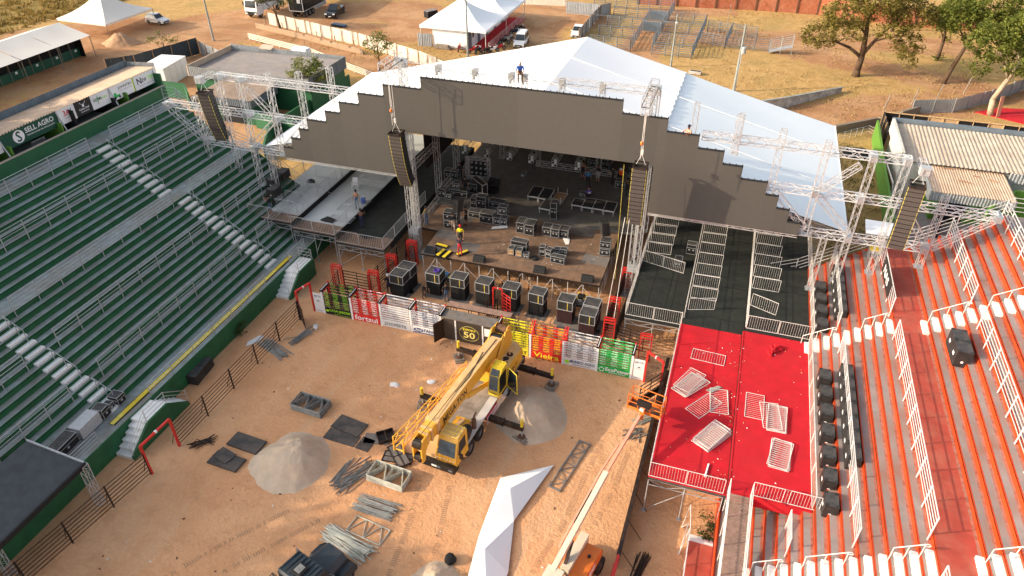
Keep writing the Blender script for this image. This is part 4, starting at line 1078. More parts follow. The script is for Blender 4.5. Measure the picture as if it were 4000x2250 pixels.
# stage risers
def riser(label, x, y, w, d, h, top='black_matte', rz=0.0, flip=False):
    T = thing('stage_riser', label, 'platform', (x, y, ZK), rz, 'stage risers on the rear deck')
    q = MB(); q.box(0, w, 0, d, h - .08, h) if not flip else q.box(0, w, 0, d, .02, .1); obj('top', q, top, T)
    q = MB(); zz = h - .05 if not flip else .06
    for a, b in (((0, 0), (w, 0)), ((w, 0), (w, d)), ((w, d), (0, d)), ((0, d), (0, 0))): q.beam((a[0], a[1], zz), (b[0], b[1], zz), .05, .11)
    obj('rim', q, 'alu', T)
    for ax in (.05, w - .05):
        for ay in (.05, d - .05):
            q = MB(); q.beam((ax, ay, 0.0), (ax, ay, h - .08), .05) if not flip else q.beam((ax, ay, .1), (ax, ay, h + .1), .05); obj('leg', q, 'alu', T)
riser('black stage riser, leftmost of the left group', -4.1, 16.9, .95, 1.9, .5); riser('black stage riser, second of the left group', -3.12, 16.85, .95, 1.9, .5)
riser('stage riser lying upside down with legs up and brown underside', -2.1, 17.2, .95, 1.9, .5, 'wood', R(-4), True); riser('grey stage riser in front of the left group', -2.55, 15.15, .95, 1.7, .5, 'plywood_dark', R(-3))
riser('black stage riser at the left end of the right group', -.1, 16.55, .9, 1.2, .5); riser('black stage riser, second of the right group', .82, 16.5, .9, 1.6, .5); riser('black stage riser, third of the right group', 1.74, 16.5, .9, 1.6, .5); riser('black stage riser at the right end with a white bar on it', 2.66, 16.45, .9, 1.6, .5)
# floor monitors on the front edge
def wedge(label, x, y, rz=0.0):
    T = thing('floor_monitor', label, 'loudspeaker', (x, y, ZS), rz, 'floor monitors on the stage edge')
    q = MB(); q.prism([(-.24, 0), (.24, 0), (.24, .42), (.02, .42), (-.24, .16)], 'x', -.45, .45); obj('cabinet', q, 'speaker_black', T)
    q = MB(); q.slab((-.42, .02, .432), (.42, .02, .432), (.42, -.235, .178), (-.42, -.235, .178), .01); q.v = [(a, b - .008, c + .008) for a, b, c in q.v]; obj('grille', q, 'black_matte', T)
wedge('black floor monitor at the left front corner of the stage', -8.9, 6.95); wedge('black floor monitor on the stage edge left of centre', -4.9, 6.95); wedge('black floor monitor on the stage edge right of centre', -.1, 6.95); wedge('black floor monitor at the right front corner of the stage', 3.55, 6.9)
def side_fill(label, x, y, rz):
    T = thing('side_fill', label, 'loudspeaker', (x, y, ZS + 1.6), rz, 'side fill speakers'); z = 0.0
    for i in range(4):
        q = MB(); q.prism([(-.3, 0), (.3, .02), (.3, .26), (-.3, .28)], 'x', -.28, .28); o = obj('cabinet', q, 'speaker_black', T, loc=(0, -.05 * i, z)); z += .285
side_fill('black speaker column on the stacked cases at the left of the stage', -8.2, 11.1, R(60)); side_fill('black speaker column on the stacked cases at the right of the stage', 3.9, 11.1, R(-60))
# yellow cable ramps lying on the stage
for lab, x, y, rz in (('left of the crouching worker, left one', -8.1, 7.05, R(80)), ('left of the crouching worker, right one', -7.55, 6.95, R(80)), ('stack farther back at the left', -8.4, 8.05, R(-8)), ('held up by the crouching worker', -6.5, 7.55, R(55))):
    T = thing('cable_ramp', 'yellow topped cable ramp on the stage, ' + lab, 'cable ramp', (x, y, ZS), rz, 'cable ramps on the stage')
    q = MB(); q.box(-.5, .5, -.24, .24, 0, .1); obj('base', q, 'black_paint', T); q = MB(); q.box(-.49, .49, -.12, .12, .101, .14); obj('lid', q, 'yellow', T)
q = MB(); q.prism([(-.7, -.15), (.6, -.12), (.7, .1), (.2, .18), (-.6, .12)], 'z', 0, .06); o = obj('cloth', q, 'cl_white', None, loc=(-5.0, 12.15, ZS + .01), rot=(0, 0, R(24))); tag(o, 'rolled white plastic sheet lying on the stage', 'sheet')
q = MB(); q.prism([(-.1, -.5), (.15, -.45), (.3, .5), (-.25, .4)], 'z', 0, .04); o = obj('cloth', q, 'cl_white', None, loc=(.75, 11.75, ZS + .012), rot=(0, 0, R(20))); tag(o, 'crumpled white cloth in front of the row of three cases', 'cloth')
q = MB(); q.lathe((0, 0, 0), [(.28, 0), (.3, .05), (.26, .16), (.12, .2)], 14); o = obj('cable_coil', q, 'black_matte', None, loc=(-.95, 8.55, ZS + .003)); tag(o, 'coil of black cable on the stage front', 'cable')
T = thing('water_barrel', 'orange water cooler with white lid at the back of the stage', 'barrel', (2.9, 22.9, ZK)); q = MB(); q.lathe((0, 0, .75), [(.17, 0), (.2, .1), (.2, .45), (.18, .5)], 14); obj('body', q, 'plastic_orange', T, True); q = MB(); q.lathe((0, 0, 1.251), [(.19, 0), (.19, .06), (.1, .09)], 14); obj('lid', q, 'plastic_white', T); q = MB(); q.box(-.3, .3, -.3, .3, 0, .745); obj('stand', q, 'black_paint', T)
# ladder leaning by the right array
T = thing('step_ladder', 'aluminium step ladder standing at the right edge of the stage', 'ladder', (4.6, 19.2, ZK), R(15))
for s_, n_ in ((-1, 'front_frame'), (1, 'rear_frame')):
    q = MB()
    for x in (-.28, .28): q.beam((x, s_ * .6, 0), (x * .7, 0, 2.4), .05, .08)
    for i in range(1, 8): k = i / 8; q.beam((-.28 * (1 - .3 * k), s_ * .6 * (1 - k), 2.4 * k), (.28 * (1 - .3 * k), s_ * .6 * (1 - k), 2.4 * k), .04, .06)
    obj(n_, q, 'alu', T)
# sub woofer cases in front of the stage with their black skirts
for i, (x, y, m_) in enumerate(((-10.25, 4.0, 'black_cloth'), (-10.1, 5.05, 'black_cloth'), (-7.75, 5.05, 'black_cloth'), (-5.75, 5.0, 'black_cloth'), (-3.75, 5.0, 'black_cloth'), (-1.65, 4.95, 'black_cloth'), (.4, 4.95, 'black_cloth'), (2.6, 4.75, 'maroon_cloth'), (4.45, 4.85, 'maroon_cloth'), (4.45, 3.65, 'maroon_cloth'))):
    lab = 'skirted speaker crate, %s' % ['leftmost, in front of its twin', 'leftmost, behind its twin', 'with blue and violet cable on its lid', 'second to the right of the crate with blue cable', 'beside the red gate leaves, left of them', 'just right of the red gate leaves', 'in the middle of the right half', 'next to the rack of electronics, maroon skirt', 'maroon skirted, at the right end, rear one', 'maroon skirted, at the right end, front one'][i]
    T = thing('speaker_crate', lab, 'speaker crate', (x, y, 0), R(-2 + rnd.uniform(-2, 2)), 'speaker crates before the stage')
    q = MB(); q.box(-.55, .55, -.5, .5, .03, 1.18); obj('skirt', q, m_, T)
    q = MB(); q.box(-.56, .56, -.52, .52, 1.2, 1.95); obj('crate', q, ['speaker_black', 'case_lid'], T).data.polygons[1].material_index = 1
    q = MB()
    for z in (1.21, 1.95):
        for sy in (-.52, .52): q.beam((-.56, sy, z), (.56, sy, z), .04)
        for sx in (-.56, .56): q.beam((sx, -.52, z), (sx, .52, z), .04)
    for sx in (-.56, .56):
        for sy in (-.52, .52): q.beam((sx, sy, 1.2), (sx, sy, 1.95), .04)
    obj('edge_trim', q, 'galv_l', T)
    q = MB(); q.box(.17, .21, -.535, -.524, 1.22, 1.94); obj('strap', q, 'yellow_old', T)
    q = MB(); q.box(-.75, .85, -.85, .6, 0, .025); obj('base_board', q, 'plywood_grey', T)
    if i == 2:
        q = MB(); q.lathe((.15, 0, 1.96), [(.25, 0), (.28, .06), (.2, .1), (.1, .02)], 14); obj('cable_coil', q, 'cl_purple', T)
q = MB(); q.box(-.95, .95, -.5, .5, 0, .02); o = obj('ground_board', q, 'plywood_grey', None, loc=(3.15, 4.05, .004), rot=(0, 0, R(-2))); tag(o, 'flat grey board on the sand left of the maroon crates', 'board')
T = thing('equipment_rack', 'rack of electronics with yellow corners on a table behind the maroon crates', 'rack', (3.1, 6.2, 0)); q = MB(); q.box(-.7, .7, -.35, .35, .5, .56); obj('table', q, 'black_steel', T)
for i, x in enumerate((-.35, .25)):
    q = MB(); q.box(x - .26, x + .26, -.28, .28, .56, 1.2 + .1 * i); obj('rack_case', q, 'galv_l' if i == 0 else 'black_paint', T)
    for k in range(4): q = MB(); q.box(x - .22, x + .22, -.292, -.281, .62 + k * .15, .72 + k * .15); obj('unit', q, 'black_paint' if i == 0 else 'galv', T)
q = MB()
for x, y in ((-.03, -.3), (.53, -.3), (-.03, .3), (.53, .3)): q.cbox((x, y, 1.29), (.12, .12, .06))
obj('corner', q, 'yellow', T)
case('open topped blue case among cables behind the crate with blue cable', -7.6, 6.3, .4, .7, .6, .5, R(-10), 'cl_blue')
case('yellow cornered case beside the open topped blue one', -6.8, 6.2, .3, .75, .6, .5, R(-10), 'yellow_old')
# ---------------------------------------------------------------- bucking chutes
XD = (1, 0, 0)
def ftext(w, x, z, wd, ht, mat, parent, y=-.075, sh=0.0):
    return obj('lettering', text_mb(w, plane_M((x, y, z), XD, ZD), wd, ht, sh), mat, parent)
CH = [(-14.5, 'slat_jardim', 'banner_black', 'black slatted chute with green CASA JARDIM lettering', [('CASA JARDIM', .42, .26, 1.72, .3, 'ink_lime'), ('Moda country & casual', .8, .08, 1.3, .1, 'ink_lime')]),
      (-12.2, 'slat_fort', 'chute_red', 'red chute with white fortsui lettering', [('fortsui', .2, .1, 1.85, .46, 'banner_white')]),
      (-9.85, 'slat_zoo', 'banner_white', 'white chute reading ZOOFÉRTIL', [('ZOOFÉRTIL', .2, .16, 1.8, .34, 'ink_grey')]),
      (-7.5, 'slat_fanca', 'banner_white', 'white and navy chute with blue oval emblem and FANCA lettering', [('FANCA', .98, .22, 1.15, .28, 'ink_blue')]),
      (-1.05, 'slat_yellow', 'ink_yellow', 'yellow chute partly hidden behind the crane', [('RY', 1.68, .14, .45, .32, 'ink_black')]),
      (1.3, 'slat_vieira', 'chute_red', 'red chute with yellow Vieira lettering', [('Vieira', .25, .2, 1.8, .4, 'ink_yellow'), ('SUPERMERCADOS', .3, .06, 1.75, .1, 'ink_yellow')]),
      (3.6, 'slat_mundo', 'banner_white', 'white chute reading MUNDO AGRO', [('MUNDO AGRO', .5, .3, 1.7, .24, 'ink_blue'), ('PEÇAS AGRÍCOLAS', .7, .12, 1.25, .12, 'ink_grey')]),
      (5.9, 'slat_eco', 'chute_green', 'green chute with white EcoPower lettering', [('EcoPower', .62, .24, 1.6, .3, 'banner_white'), ('ENERGIA SOLAR', .85, .1, 1.1, .1, 'banner_white')])]
for x0, sm, bm, lab, words in CH:
    T = thing('bucking_chute', lab, 'chute', (x0, 0, 0), R(0), 'bucking chutes across the arena')
    w = 2.3
    q = MB(); q.box(.08, w - .08, -.06, .0, .03, .62); pn = obj('banner', q, bm, T)
    for wd_, x, z, a, b, mt in words: ftext(wd_, x, z, a, b, mt, pn)
    if 'FANCA' in lab:
        q = MB(); disc(q, (.55, -.074, .33), .38, XD, ZD, 24, 0, .45); obj('emblem', q, 'ink_blue', pn); ftext('Ford', .35, .23, .42, .2, 'banner_white', pn, -.079)
        q = MB(); q.box(.1, w - .1, -.072, -.062, .06, .14); obj('stripe', q, 'ink_blue', pn)
    if 'MUNDO' in lab:
        q = MB(); disc(q, (.3, -.074, .33), .15, XD, ZD); obj('emblem', q, 'ink_lime', pn)
    if 'Eco' in lab:
        q = MB()
        for i in range(5):
            a0 = i * 2 * math.pi / 5; q.tube((.36 + .17 * math.cos(a0), -.07, .3 + .17 * math.sin(a0)), (.36 + .17 * math.cos(a0 + .8), -.07, .3 + .17 * math.sin(a0 + .8)), .03, 5)
        obj('emblem', q, 'banner_white', pn)
    if 'JARDIM' in lab:
        q = MB(); disc(q, (.27, -.072, .36), .14, XD, ZD, 16, 0, .75); obj('emblem', q, 'ink_lime', pn)
    for i in range(6):
        q = MB(); q.box(.09, w - .09, -.05, -.01, .70 + i * .2, .805 + i * .2); obj('slat', q, sm, T)
    q = MB(); q.tube((.08, -.03, 1.93), (w - .08, -.03, 1.93), .035, 6); obj('top_rail', q, sm, T)
    for i in range(6):
        q = MB(); q.box(.09, w - .09, .93, .97, .5 + i * .26, .62 + i * .26); obj('rear_slat', q, sm, T)
    q = MB(); q.tube((.08, .95, 2.12), (w - .08, .95, 2.12), .035, 6); obj('rear_top_rail', q, sm, T)
    q = MB()
    for x in (.75, 1.55): q.beam((x, .99, .02), (x, .99, 2.1), .04)
    obj('rear_stiles', q, 'black_steel', T)
for i, x0 in enumerate((-14.5, -12.2, -9.85, -7.5, -5.2, -1.05, 1.3, 3.6, 5.9, 8.2)):
    T = thing('chute_post', '%s white dotted chute post with red partition, counted from the left' % ORD[i], 'post', (x0, 0, 0), 0, 'chute posts')
    q = MB(); q.box(-.075, .075, -.075, .0, 0, 1.95); obj('post', q, 'post_dots', T)
    q = MB(); q.box(-.06, .06, .02, .09, 0, 2.0); q.box(-.05, .05, .9, 1.02, 0, 2.25); q.box(-.02, .02, .1, .9, .3, .42); q.box(-.02, .02, .1, .9, .8, .92); q.box(-.02, .02, .1, .9, 1.3, 1.42); q.box(-.02, .02, .1, .9, 1.8, 1.95); obj('partition', q, 'red_paint', T)
    if i in (6, 7):
        q = MB(); q.beam((-.1, .0, 2.0), (-.1, .9, 2.5), .06); q.beam((.1, .0, 2.0), (.1, .9, 2.5), .06); q.beam((0, .9, 1.6), (0, .9, 2.5), .05); obj('raised_arm', q, 'red_paint', T)
    else:
        q = MB(); q.box(-.1, .1, -.1, .95, 2.0, 2.12); obj('cap', q, 'black_paint', T); q = MB(); q.box(-.02, .02, -.08, .93, 2.122, 2.13); obj('cap_print', q, 'banner_white', T)
for nm, x0 in (('left', -15.3), ('right', 8.27)):
    T = thing('sponsor_panel', 'narrow white sponsor panel with star emblem at the %s end of the chutes' % nm, 'sign', (x0, 0, 0), 0, 'end panels of the chutes')
    q = MB(); q.box(.02, .75, -.04, 0, .02, 1.72); pn = obj('panel', q, 'banner_white', T)
    ftext('MSR', .32, 1.4, .36, .16, 'ink_blue', pn, -.045); ftext('SINDICATO', .2, .92, .4, .05, 'ink_grey', pn, -.045); ftext('CONTROL', .14, .12, .52, .1, 'ink_blue', pn, -.045)
    q = MB()
    for k in range(5):
        a = math.pi / 2 + k * 2 * math.pi / 5; b = a + 4 * math.pi / 5; q.beam((.2 + .12 * math.cos(a), -.045, 1.47 + .12 * math.sin(a)), (.2 + .12 * math.cos(b), -.045, 1.47 + .12 * math.sin(b)), .004, .018)
    obj('star_emblem', q, 'ink_black', pn); q = MB(); disc(q, (.4, -.044, 1.08), .1, XD, ZD, 16, 0, .6); obj('emblem', q, 'ink_grey', pn)
# announcer's booth
T = thing('announcer_booth', 'dark glass fronted booth with golden 50 emblem between the chutes', 'booth', (-5.1, 0, 0))
q = MB(); q.box(.08, 4.0, .05, .95, 0.02, .08); q.box(.08, 4.0, .9, .95, .08, 1.2); obj('body', q, 'black_paint', T)
for a, b in ((.1, .95), (1.05, 2.95), (3.05, 3.95)):
    q = MB(); q.box(a, b, -.03, -.005, .05, 1.85); obj('front_panel', q, 'banner_brown', T)
q = MB(); q.box(3.12, 3.9, -.045, -.032, 1.0, 1.65); obj('white_plate', q, 'banner_white', T)
for x in (1.0, 3.0): q = MB(); q.box(x - .05, x + .05, -.06, .0, .02, 1.85); obj('post', q, 'post_dots', T)
q = MB(); q.box(.0, 4.08, -.1, .85, 1.9, 2.0); obj('roof', q, 'plywood_grey', T)
q = MB()
for i in range(28):
    a, b = i * 2 * math.pi / 28, (i + 1) * 2 * math.pi / 28
    q.beam((2.0 + .72 * math.cos(a), -.04, .9 + .62 * math.sin(a)), (2.0 + .72 * math.cos(b), -.04, .9 + .62 * math.sin(b)), .01, .025)
obj('emblem_ring', q, 'ink_gold', T)
ftext('50', 1.58, .5, .85, .55, 'ink_gold', T, -.045); ftext('EXPOSUI', 1.55, 1.15, .9, .18, 'ink_yellow', T, -.045)
q = MB(); q.box(-.9, 0, -.02, .02, .15, 1.75); o = obj('open_door', q, 'black_steel', T, loc=(.1, -.03, 0), rot=(0, 0, R(62)))
# raised walkway behind the booth
T = thing('catwalk', 'raised timber catwalk on steel frame behind the booth', 'walkway', (-5.2, 1.2, 0))
q = MB(); q.box(0, 4.7, 0, .55, 1.98, 2.04); obj('boards', q, 'plank', T)
q = MB()
for x in (.05, 1.6, 3.1, 4.65):
    for y in (.03, .52): q.beam((x, y, 0), (x, y, 1.97), .05)
for y in (.03, .52): q.beam((0, y, 1.93), (4.7, y, 1.93), .06)
for x in (0.3, .5, .7): q.beam((x, -.02, 1.2), (x, -.02, 1.9), .03)
obj('frame', q, 'black_steel', T)
for i in range(6): q = MB(); q.box(4.75 + i * .16, 4.95 + i * .16, .05, .5, 1.75 - i * .3, 1.79 - i * .3); obj('tread', q, 'plank', T)
q = MB(); q.beam((4.72, .05, 1.95), (5.7, .05, 0), .05); q.beam((4.72, .5, 1.95), (5.7, .5, 0), .05); obj('stringer', q, 'black_steel', T)
# ---------------------------------------------------------------- pipe fences of the arena
def pipe_fence(label, pts, h=1.7, nr=7, sp=2.55, mat='black_steel', braces=True, cat='fence', name='pipe_fence', r=.025, pr=.05, grp=None):
    T = thing(name, label, cat, (pts[0][0], pts[0][1], 0), 0, grp, world=True)
    for a, b in zip(pts, pts[1:]):
        A_, B_ = Vector((*a, 0)), Vector((*b, 0)); d = B_ - A_; n = max(1, round(d.length / sp))
        for i in range(nr):
            z = .15 + (h - .2) * i / (nr - 1)
            q = MB(); q.tube(A_ + Vector((0, 0, z)), B_ + Vector((0, 0, z)), r, 5); obj('rail', q, mat, T)
        for i in range(n + 1):
            p = A_ + d * i / n
            q = MB(); q.tube(p, p + Vector((0, 0, h)), pr, 6)
            if braces: u = Vector((-d.y, d.x, 0)).normalized(); q.tube(p + Vector((0, 0, h * .8)), p + u * .55, .02, 4)
            obj('post', q, mat, T)
    return T
pipe_fence('dark pipe fence along the green stand, from the bottom edge to the red gate', [(-17.6, -26.2), (-16.2, -16.35)])
pipe_fence('dark pipe fence along the green stand, between the two red gate frames', [(-16.1, -14.05), (-15.85, -1.3)])
def gate_frame(label, a, b, h, th=.12, mat='red_paint', grp=None):
    T = thing('arena_gate', label, 'gate', (a[0], a[1], 0), 0, grp, world=True)
    for p in (a, b): q = MB(); q.beam((*p, 0), (*p, h), th); obj('upright', q, mat, T)
    q = MB(); q.beam((a[0], a[1], h), (b[0], b[1], h), th, th); obj('crossbar', q, mat, T)
    q = MB(); q.beam(((a[0] + b[0]) / 2 - .01, (a[1] + b[1]) / 2 - .01, h), ((a[0] + b[0]) / 2 + .18 * (b[0] - a[0]) / 3, (a[1] + b[1]) / 2 + .18 * (b[1] - a[1]) / 3, h), th + .02, th + .02); obj('tape', q, 'banner_white', T)
    return T
gate_frame('tall red gate frame in the near dark pipe fence', (-16.2, -16.3), (-16.1, -14.1), 2.25)
gate_frame('tall red gate frame left of the black green-lettered chute', (-15.8, -1.2), (-15.4, .0), 2.5)
gate_frame('tall red gate frame at the right end of the chutes', (9.1, -.1), (10.2, -.85), 2.6)
def rail_panel(name, label, a, b, h, mat='black_steel', nr=6, fill=None, cat='gate panel'):
    a, b = Vector((*a, 0)), Vector((*b, 0))
    T = thing(name, label, cat, a, math.atan2(b.y - a.y, b.x - a.x)); L_ = (b - a).length
    for i in range(nr): q = MB(); q.beam((0, 0, .12 + (h - .15) * i / (nr - 1)), (L_, 0, .12 + (h - .15) * i / (nr - 1)), .03, .06); obj('rail', q, mat, T)
    q = MB(); q.beam((0, 0, .05), (0, 0, h), .05); q.beam((L_, 0, .05), (L_, 0, h), .05); q.beam((L_ / 2, 0, .05), (L_ / 2, 0, h), .04); obj('frame', q, mat, T)
    if fill: q = MB(); q.box(.05, L_ - .05, -.01, .01, .1, fill); obj('sheet', q, mat, T)
    return T
rail_panel('gate_leaf', 'dark open gate leaf hanging from the left red frame', (-15.75, -1.3), (-14.9, -2.1), 1.8, nr=7, fill=.6)
rail_panel('gate_leaf', 'dark open gate leaf hanging from the right red frame', (10.2, -.9), (9.15, -2.5), 1.8, nr=6, fill=.7)
rail_panel('back_pen_panel', 'dark rail panel of the pen behind the green-lettered chute', (-14.6, 3.2), (-12.3, 3.2), 1.75, nr=7)
pipe_fence('dark alley fence running from the left chutes back under the side deck', [(-14.6, .9), (-15.0, 3.1)], 1.7, 7, 2.0, braces=False)
pipe_fence('dark alley fence running diagonally back to the stage beside the left tower', [(-11.7, 3.2), (-11.0, 8.4)], 1.75, 8, 1.3, braces=False)
pipe_fence('second dark alley fence running back beside the left tower', [(-12.5, 3.2), (-12.0, 8.8)], 1.75, 8, 1.3, braces=False)
def red_cage(label, x, y, rz=0.0):
    T = thing('sliding_gate', label, 'gate', (x, y, 0), rz, 'red sliding gates of the alleys')
    for dy in (-.12, .12):
        q = MB()
        for xx in (0, .75): q.beam((xx, dy, 0), (xx, dy, 2.2), .07)
        q.beam((0, dy, 2.2), (.75, dy, 2.2), .07); q.beam((0, dy, 1.95), (.75, dy, 1.95), .05); obj('frame', q, 'red_paint', T)
    q = MB()
    for i in range(7): q.beam((.05, 0, .3 + i * .25), (.7, 0, .3 + i * .25), .03)
    obj('bars', q, 'red_paint', T)
for lab, x, y, rz in (('left end of the pen behind the green-lettered chute', -15.4, 3.05, 0), ('right end of the pen behind the green-lettered chute', -12.35, 3.15, R(6)), ('farther back beside the left speaker crates', -12.05, 5.65, 0), ('at the foot of the left tower', -11.4, 8.0, 0),
                      ('left side of the right alley, front', 5.7, 2.95, 0), ('left side of the right alley, farther back', 5.55, 5.45, 0), ('behind the right red gate frame', 8.35, 2.0, R(4)), ('far back in the right alley beside the stage', 5.75, 9.4, 0)):
    red_cage('red sliding gate frame, ' + lab, x, y, rz)
pipe_fence('dark alley fence on the left side of the right alley', [(5.65, 3.0), (5.9, 10.5)], 1.75, 8, 1.5, braces=False); pipe_fence('dark alley fence on the right side of the right alley', [(6.5, 3.0), (6.7, 10.5)], 1.75, 8, 1.5, braces=False)
rail_panel('back_pen_panel', 'dark rail panel of the pen behind the green EcoPower chute', (6.6, 3.1), (8.5, 2.8), 1.7, nr=7)
pipe_fence('pair of dark alley rails behind the catwalk, left run', [(-3.1, 1.9), (-2.4, 6.8)], 1.7, 8, 1.4, braces=False); pipe_fence('pair of dark alley rails behind the catwalk, right run', [(-2.3, 1.9), (-1.6, 6.8)], 1.7, 8, 1.4, braces=False)
gate_frame('red gate frame behind the catwalk in the centre alley', (-2.75, 4.0), (-2.05, 4.0), 2.2, .08); 
T = rail_panel('gate_leaf', 'red open gate leaf of the centre alley', (-2.0, 4.0), (-1.3, 3.6), 1.9, 'red_paint', 7)
# ropes from the array down to the right alley
T = thing('guy_rope', 'pair of pale ropes hanging from the right array down to the red gate', 'rope', (6, 4, 0), world=True)
q = MB(); q.tube((5.9, 6.3, 8.3), (5.75, 3.1, 2.3), .016, 5); obj('rope', q, 'galv_w', T); q = MB(); q.tube((6.2, 6.3, 8.2), (6.3, 3.1, 2.2), .016, 5); obj('rope', q, 'galv_w', T); q = MB(); q.tube((5.4, 6.9, 11.8), (5.6, 6.6, 3.0), .011, 5); obj('rope', q, 'yellow_old', T)
# low dark wall along the red platform
T = thing('edge_barrier', 'long dark low barrier rail along the foot of the red platform', 'barrier', (10.2, -10, 0), world=True)
q = MB(); q.beam((10.35, 1.5, 1.05), (10.05, -14.0, 1.05), .2, .12); obj('top_rail', q, 'black_steel', T)
q = MB(); q.beam((10.05, -14.0, 1.05), (9.9, -21, 1.05), .14, .12); obj('red_rail', q, 'red_paint', T)
q = MB(); q.beam((10.35, 1.5, .5), (10.05, -14.0, .5), .04, 1.0); obj('panel', q, 'black_paint', T)
for i in range(9):
    y = 1.2 - i * 1.85; q = MB(); q.beam((10.33 - .018 * i * 1.85, y, 0), (10.33 - .018 * i * 1.85, y, 1.0), .07); q.beam((10.35 - .018 * i * 1.85, y, .95), (10.95, y - .3, 0), .03); obj('post', q, 'black_steel', T)
q = MB(); q.beam((9.9, -14.2, .6), (9.85, -20, .6), .05, .06); q.beam((9.95, -14.2, .25), (9.85, -20, .25), .05, .06); obj('lower_red_rail', q, 'red_paint', T)
# ---------------------------------------------------------------- sand heaps
def heap(label, x, y, rx, ry, h, mat='sand_pile', seed=0, peak=(0, 0), name='sand_heap'):
    V = []; F = []; nr, ns = 26, 64
    for i in range(nr + 1):
        r = i / nr
        for k in range(ns):
            t = 2 * math.pi * k / ns
            wob = 1.06 + .22 * mnoise.noise(Vector((math.cos(t) * 1.3, math.sin(t) * 1.3, seed))) + .05 * mnoise.noise(Vector((math.cos(t) * 6, math.sin(t) * 6, seed)))
            px_ = r * rx * wob * math.cos(t) + peak[0] * (1 - r); py_ = r * ry * wob * math.sin(t) + peak[1] * (1 - r)
            zz = h * (.5 * (1 - r) + .5 * math.cos(math.pi * r / 2) ** 1.6 - .10 * max(0, 1 - r * 4) ** 2) * (1 + .12 * mnoise.noise(Vector((px_ * .9, py_ * .9, seed + 3)))) + .10 * mnoise.noise(Vector((px_ * 2.2, py_ * 2.2, seed))) * (1 - r) ** .5 + .035 * mnoise.noise(Vector((px_ * 7, py_ * 7, seed))) * (1 - r) ** .4 - .02 * r
            V.append((px_, py_, zz))
    for i in range(nr):
        for k in range(ns):
            k2 = (k + 1) % ns; F.append((i * ns + k, (i + 1) * ns + k, (i + 1) * ns + k2, i * ns + k2))
    mb = MB(); mb.add(V, F); o = obj(name, mb, mat, None, True, (x, y, .0)); tag(o, label, 'sand heap', 'sand heaps')
heap('pale sand heap left of the crane beside the plywood sheets', -9.1, -13.1, 2.2, 2.2, 1.35, seed=1, peak=(.3, .2)); heap('pale sand heap on the right of the crane', 2.9, -5.2, 2.25, 2.35, 1.3, seed=5); heap('pale sand heap at the bottom edge by the black bundle', 2.0, -18.0, 1.7, 1.5, 1.0, seed=9)
# ---------------------------------------------------------------- loose material on the sand
def pipe_pile(label, x, y, rz, Ln, n, spread, mat, r=.028, layers=3, jit=.12, name='pipe_pile'):
    T = thing(name, label, 'pipes', (x, y, 0), rz, 'piles of scaffold tubes')
    for i in range(n):
        l = min(layers - 1, int(layers * (i / n) ** 1.5)); yy = rnd.uniform(-spread, spread) * (1 - .25 * l); a = rnd.gauss(0, jit); x0 = rnd.uniform(-.25, .25)
        q = MB(); dx = Ln / 2 * rnd.uniform(.85, 1.05)
        q.tube((x0 - dx * math.cos(a), yy - dx * math.sin(a), r + l * r * 1.9 + rnd.uniform(0, .02)), (x0 + dx * math.cos(a), yy + dx * math.sin(a), r + l * r * 1.9 + rnd.uniform(0, .02)), r, 6); obj('pipe', q, mat, T)
pipe_pile('bundle of grey scaffold tubes leaning by the dark fence', -15.7, -4.75, R(-22), 2.6, 26, .45, 'pipe_grey', jit=.06); pipe_pile('small pile of dark tubes and clamps by the left red gate', -14.6, -3.0, R(75), 2.0, 16, .35, 'pipe_grey', jit=.2)
pipe_pile('fan of thin dark tubes beside the scaffold frames', -5.1, -12.9, R(62), 2.6, 24, .75, 'pipe_grey', r=.024, jit=.22); pipe_pile('grey tubes lying in rows below the stacked frames', -3.0, -14.5, R(-2), 2.3, 34, .62, 'pipe_grey', jit=.04)
pipe_pile('large pile of pale scaffold tubes near the blue truck', -3.4, -16.85, R(-14), 2.9, 40, .55, 'pipe_pale', r=.034, layers=4, jit=.1); pipe_pile('three dark tubes lying side by side near the heap', -6.0, -12.8, R(84), 1.6, 5, .13, 'pipe_grey', r=.035, layers=1, jit=.02)
pipe_pile('dark tubes beside the low barrier at the bottom right', 11.1, -13.9, R(78), 1.9, 14, .3, 'black_steel', jit=.08); pipe_pile('grey tubes and clamps under the lift basket', 9.35, -4.9, R(60), 1.2, 12, .45, 'pipe_grey', jit=.4); pipe_pile('pale tubes stacked along the barrier behind the lift basket', 9.9, -3.3, R(40), 1.9, 12, .3, 'pipe_pale', jit=.05)
pipe_pile('dark clamps and tubes beside the near red gate', -14.9, -13.5, R(55), 1.3, 12, .35, 'black_steel', jit=.35)
def frame_stack(label, x, y, rz, w, d, n, mat='pipe_pale'):
    T = thing('scaffold_frame_stack', label, 'scaffold frames', (x, y, 0), rz, 'scaffold frames on the sand')
    for i in range(n):
        z = .04 + i * .085; o_ = rnd.uniform(-.03, .03); q = MB()
        for a, b in (((-w, -d), (w, -d)), ((w, -d), (w, d)), ((w, d), (-w, d)), ((-w, d), (-w, -d))): q.tube((a[0] / 2 + o_, a[1] / 2, z), (b[0] / 2 + o_, b[1] / 2, z), .035, 6)
        for a, b in (((-w, -d), (-w * .45, d)), ((-w * .45, d), (0, -d)), ((0, -d), (0, d)), ((0, -d), (w * .5, d)), ((w * .5, d), (w, -d))): q.tube((a[0] / 2 + o_, a[1] / 2, z), (b[0] / 2 + o_, b[1] / 2, z), .026, 5)
        obj('frame', q, mat, T)
frame_stack('neat stack of scaffold frames on the open sand', -10.35, -8.9, R(-3), 2.15, 1.2, 6, 'pipe_grey'); frame_stack('stack of scaffold frames with red caps below the crane', -3.2, -12.45, R(-4), 2.25, 1.15, 6); frame_stack('single scaffold frame beside the large pale tube pile', -2.75, -15.9, R(-8), 2.1, 1.0, 1)
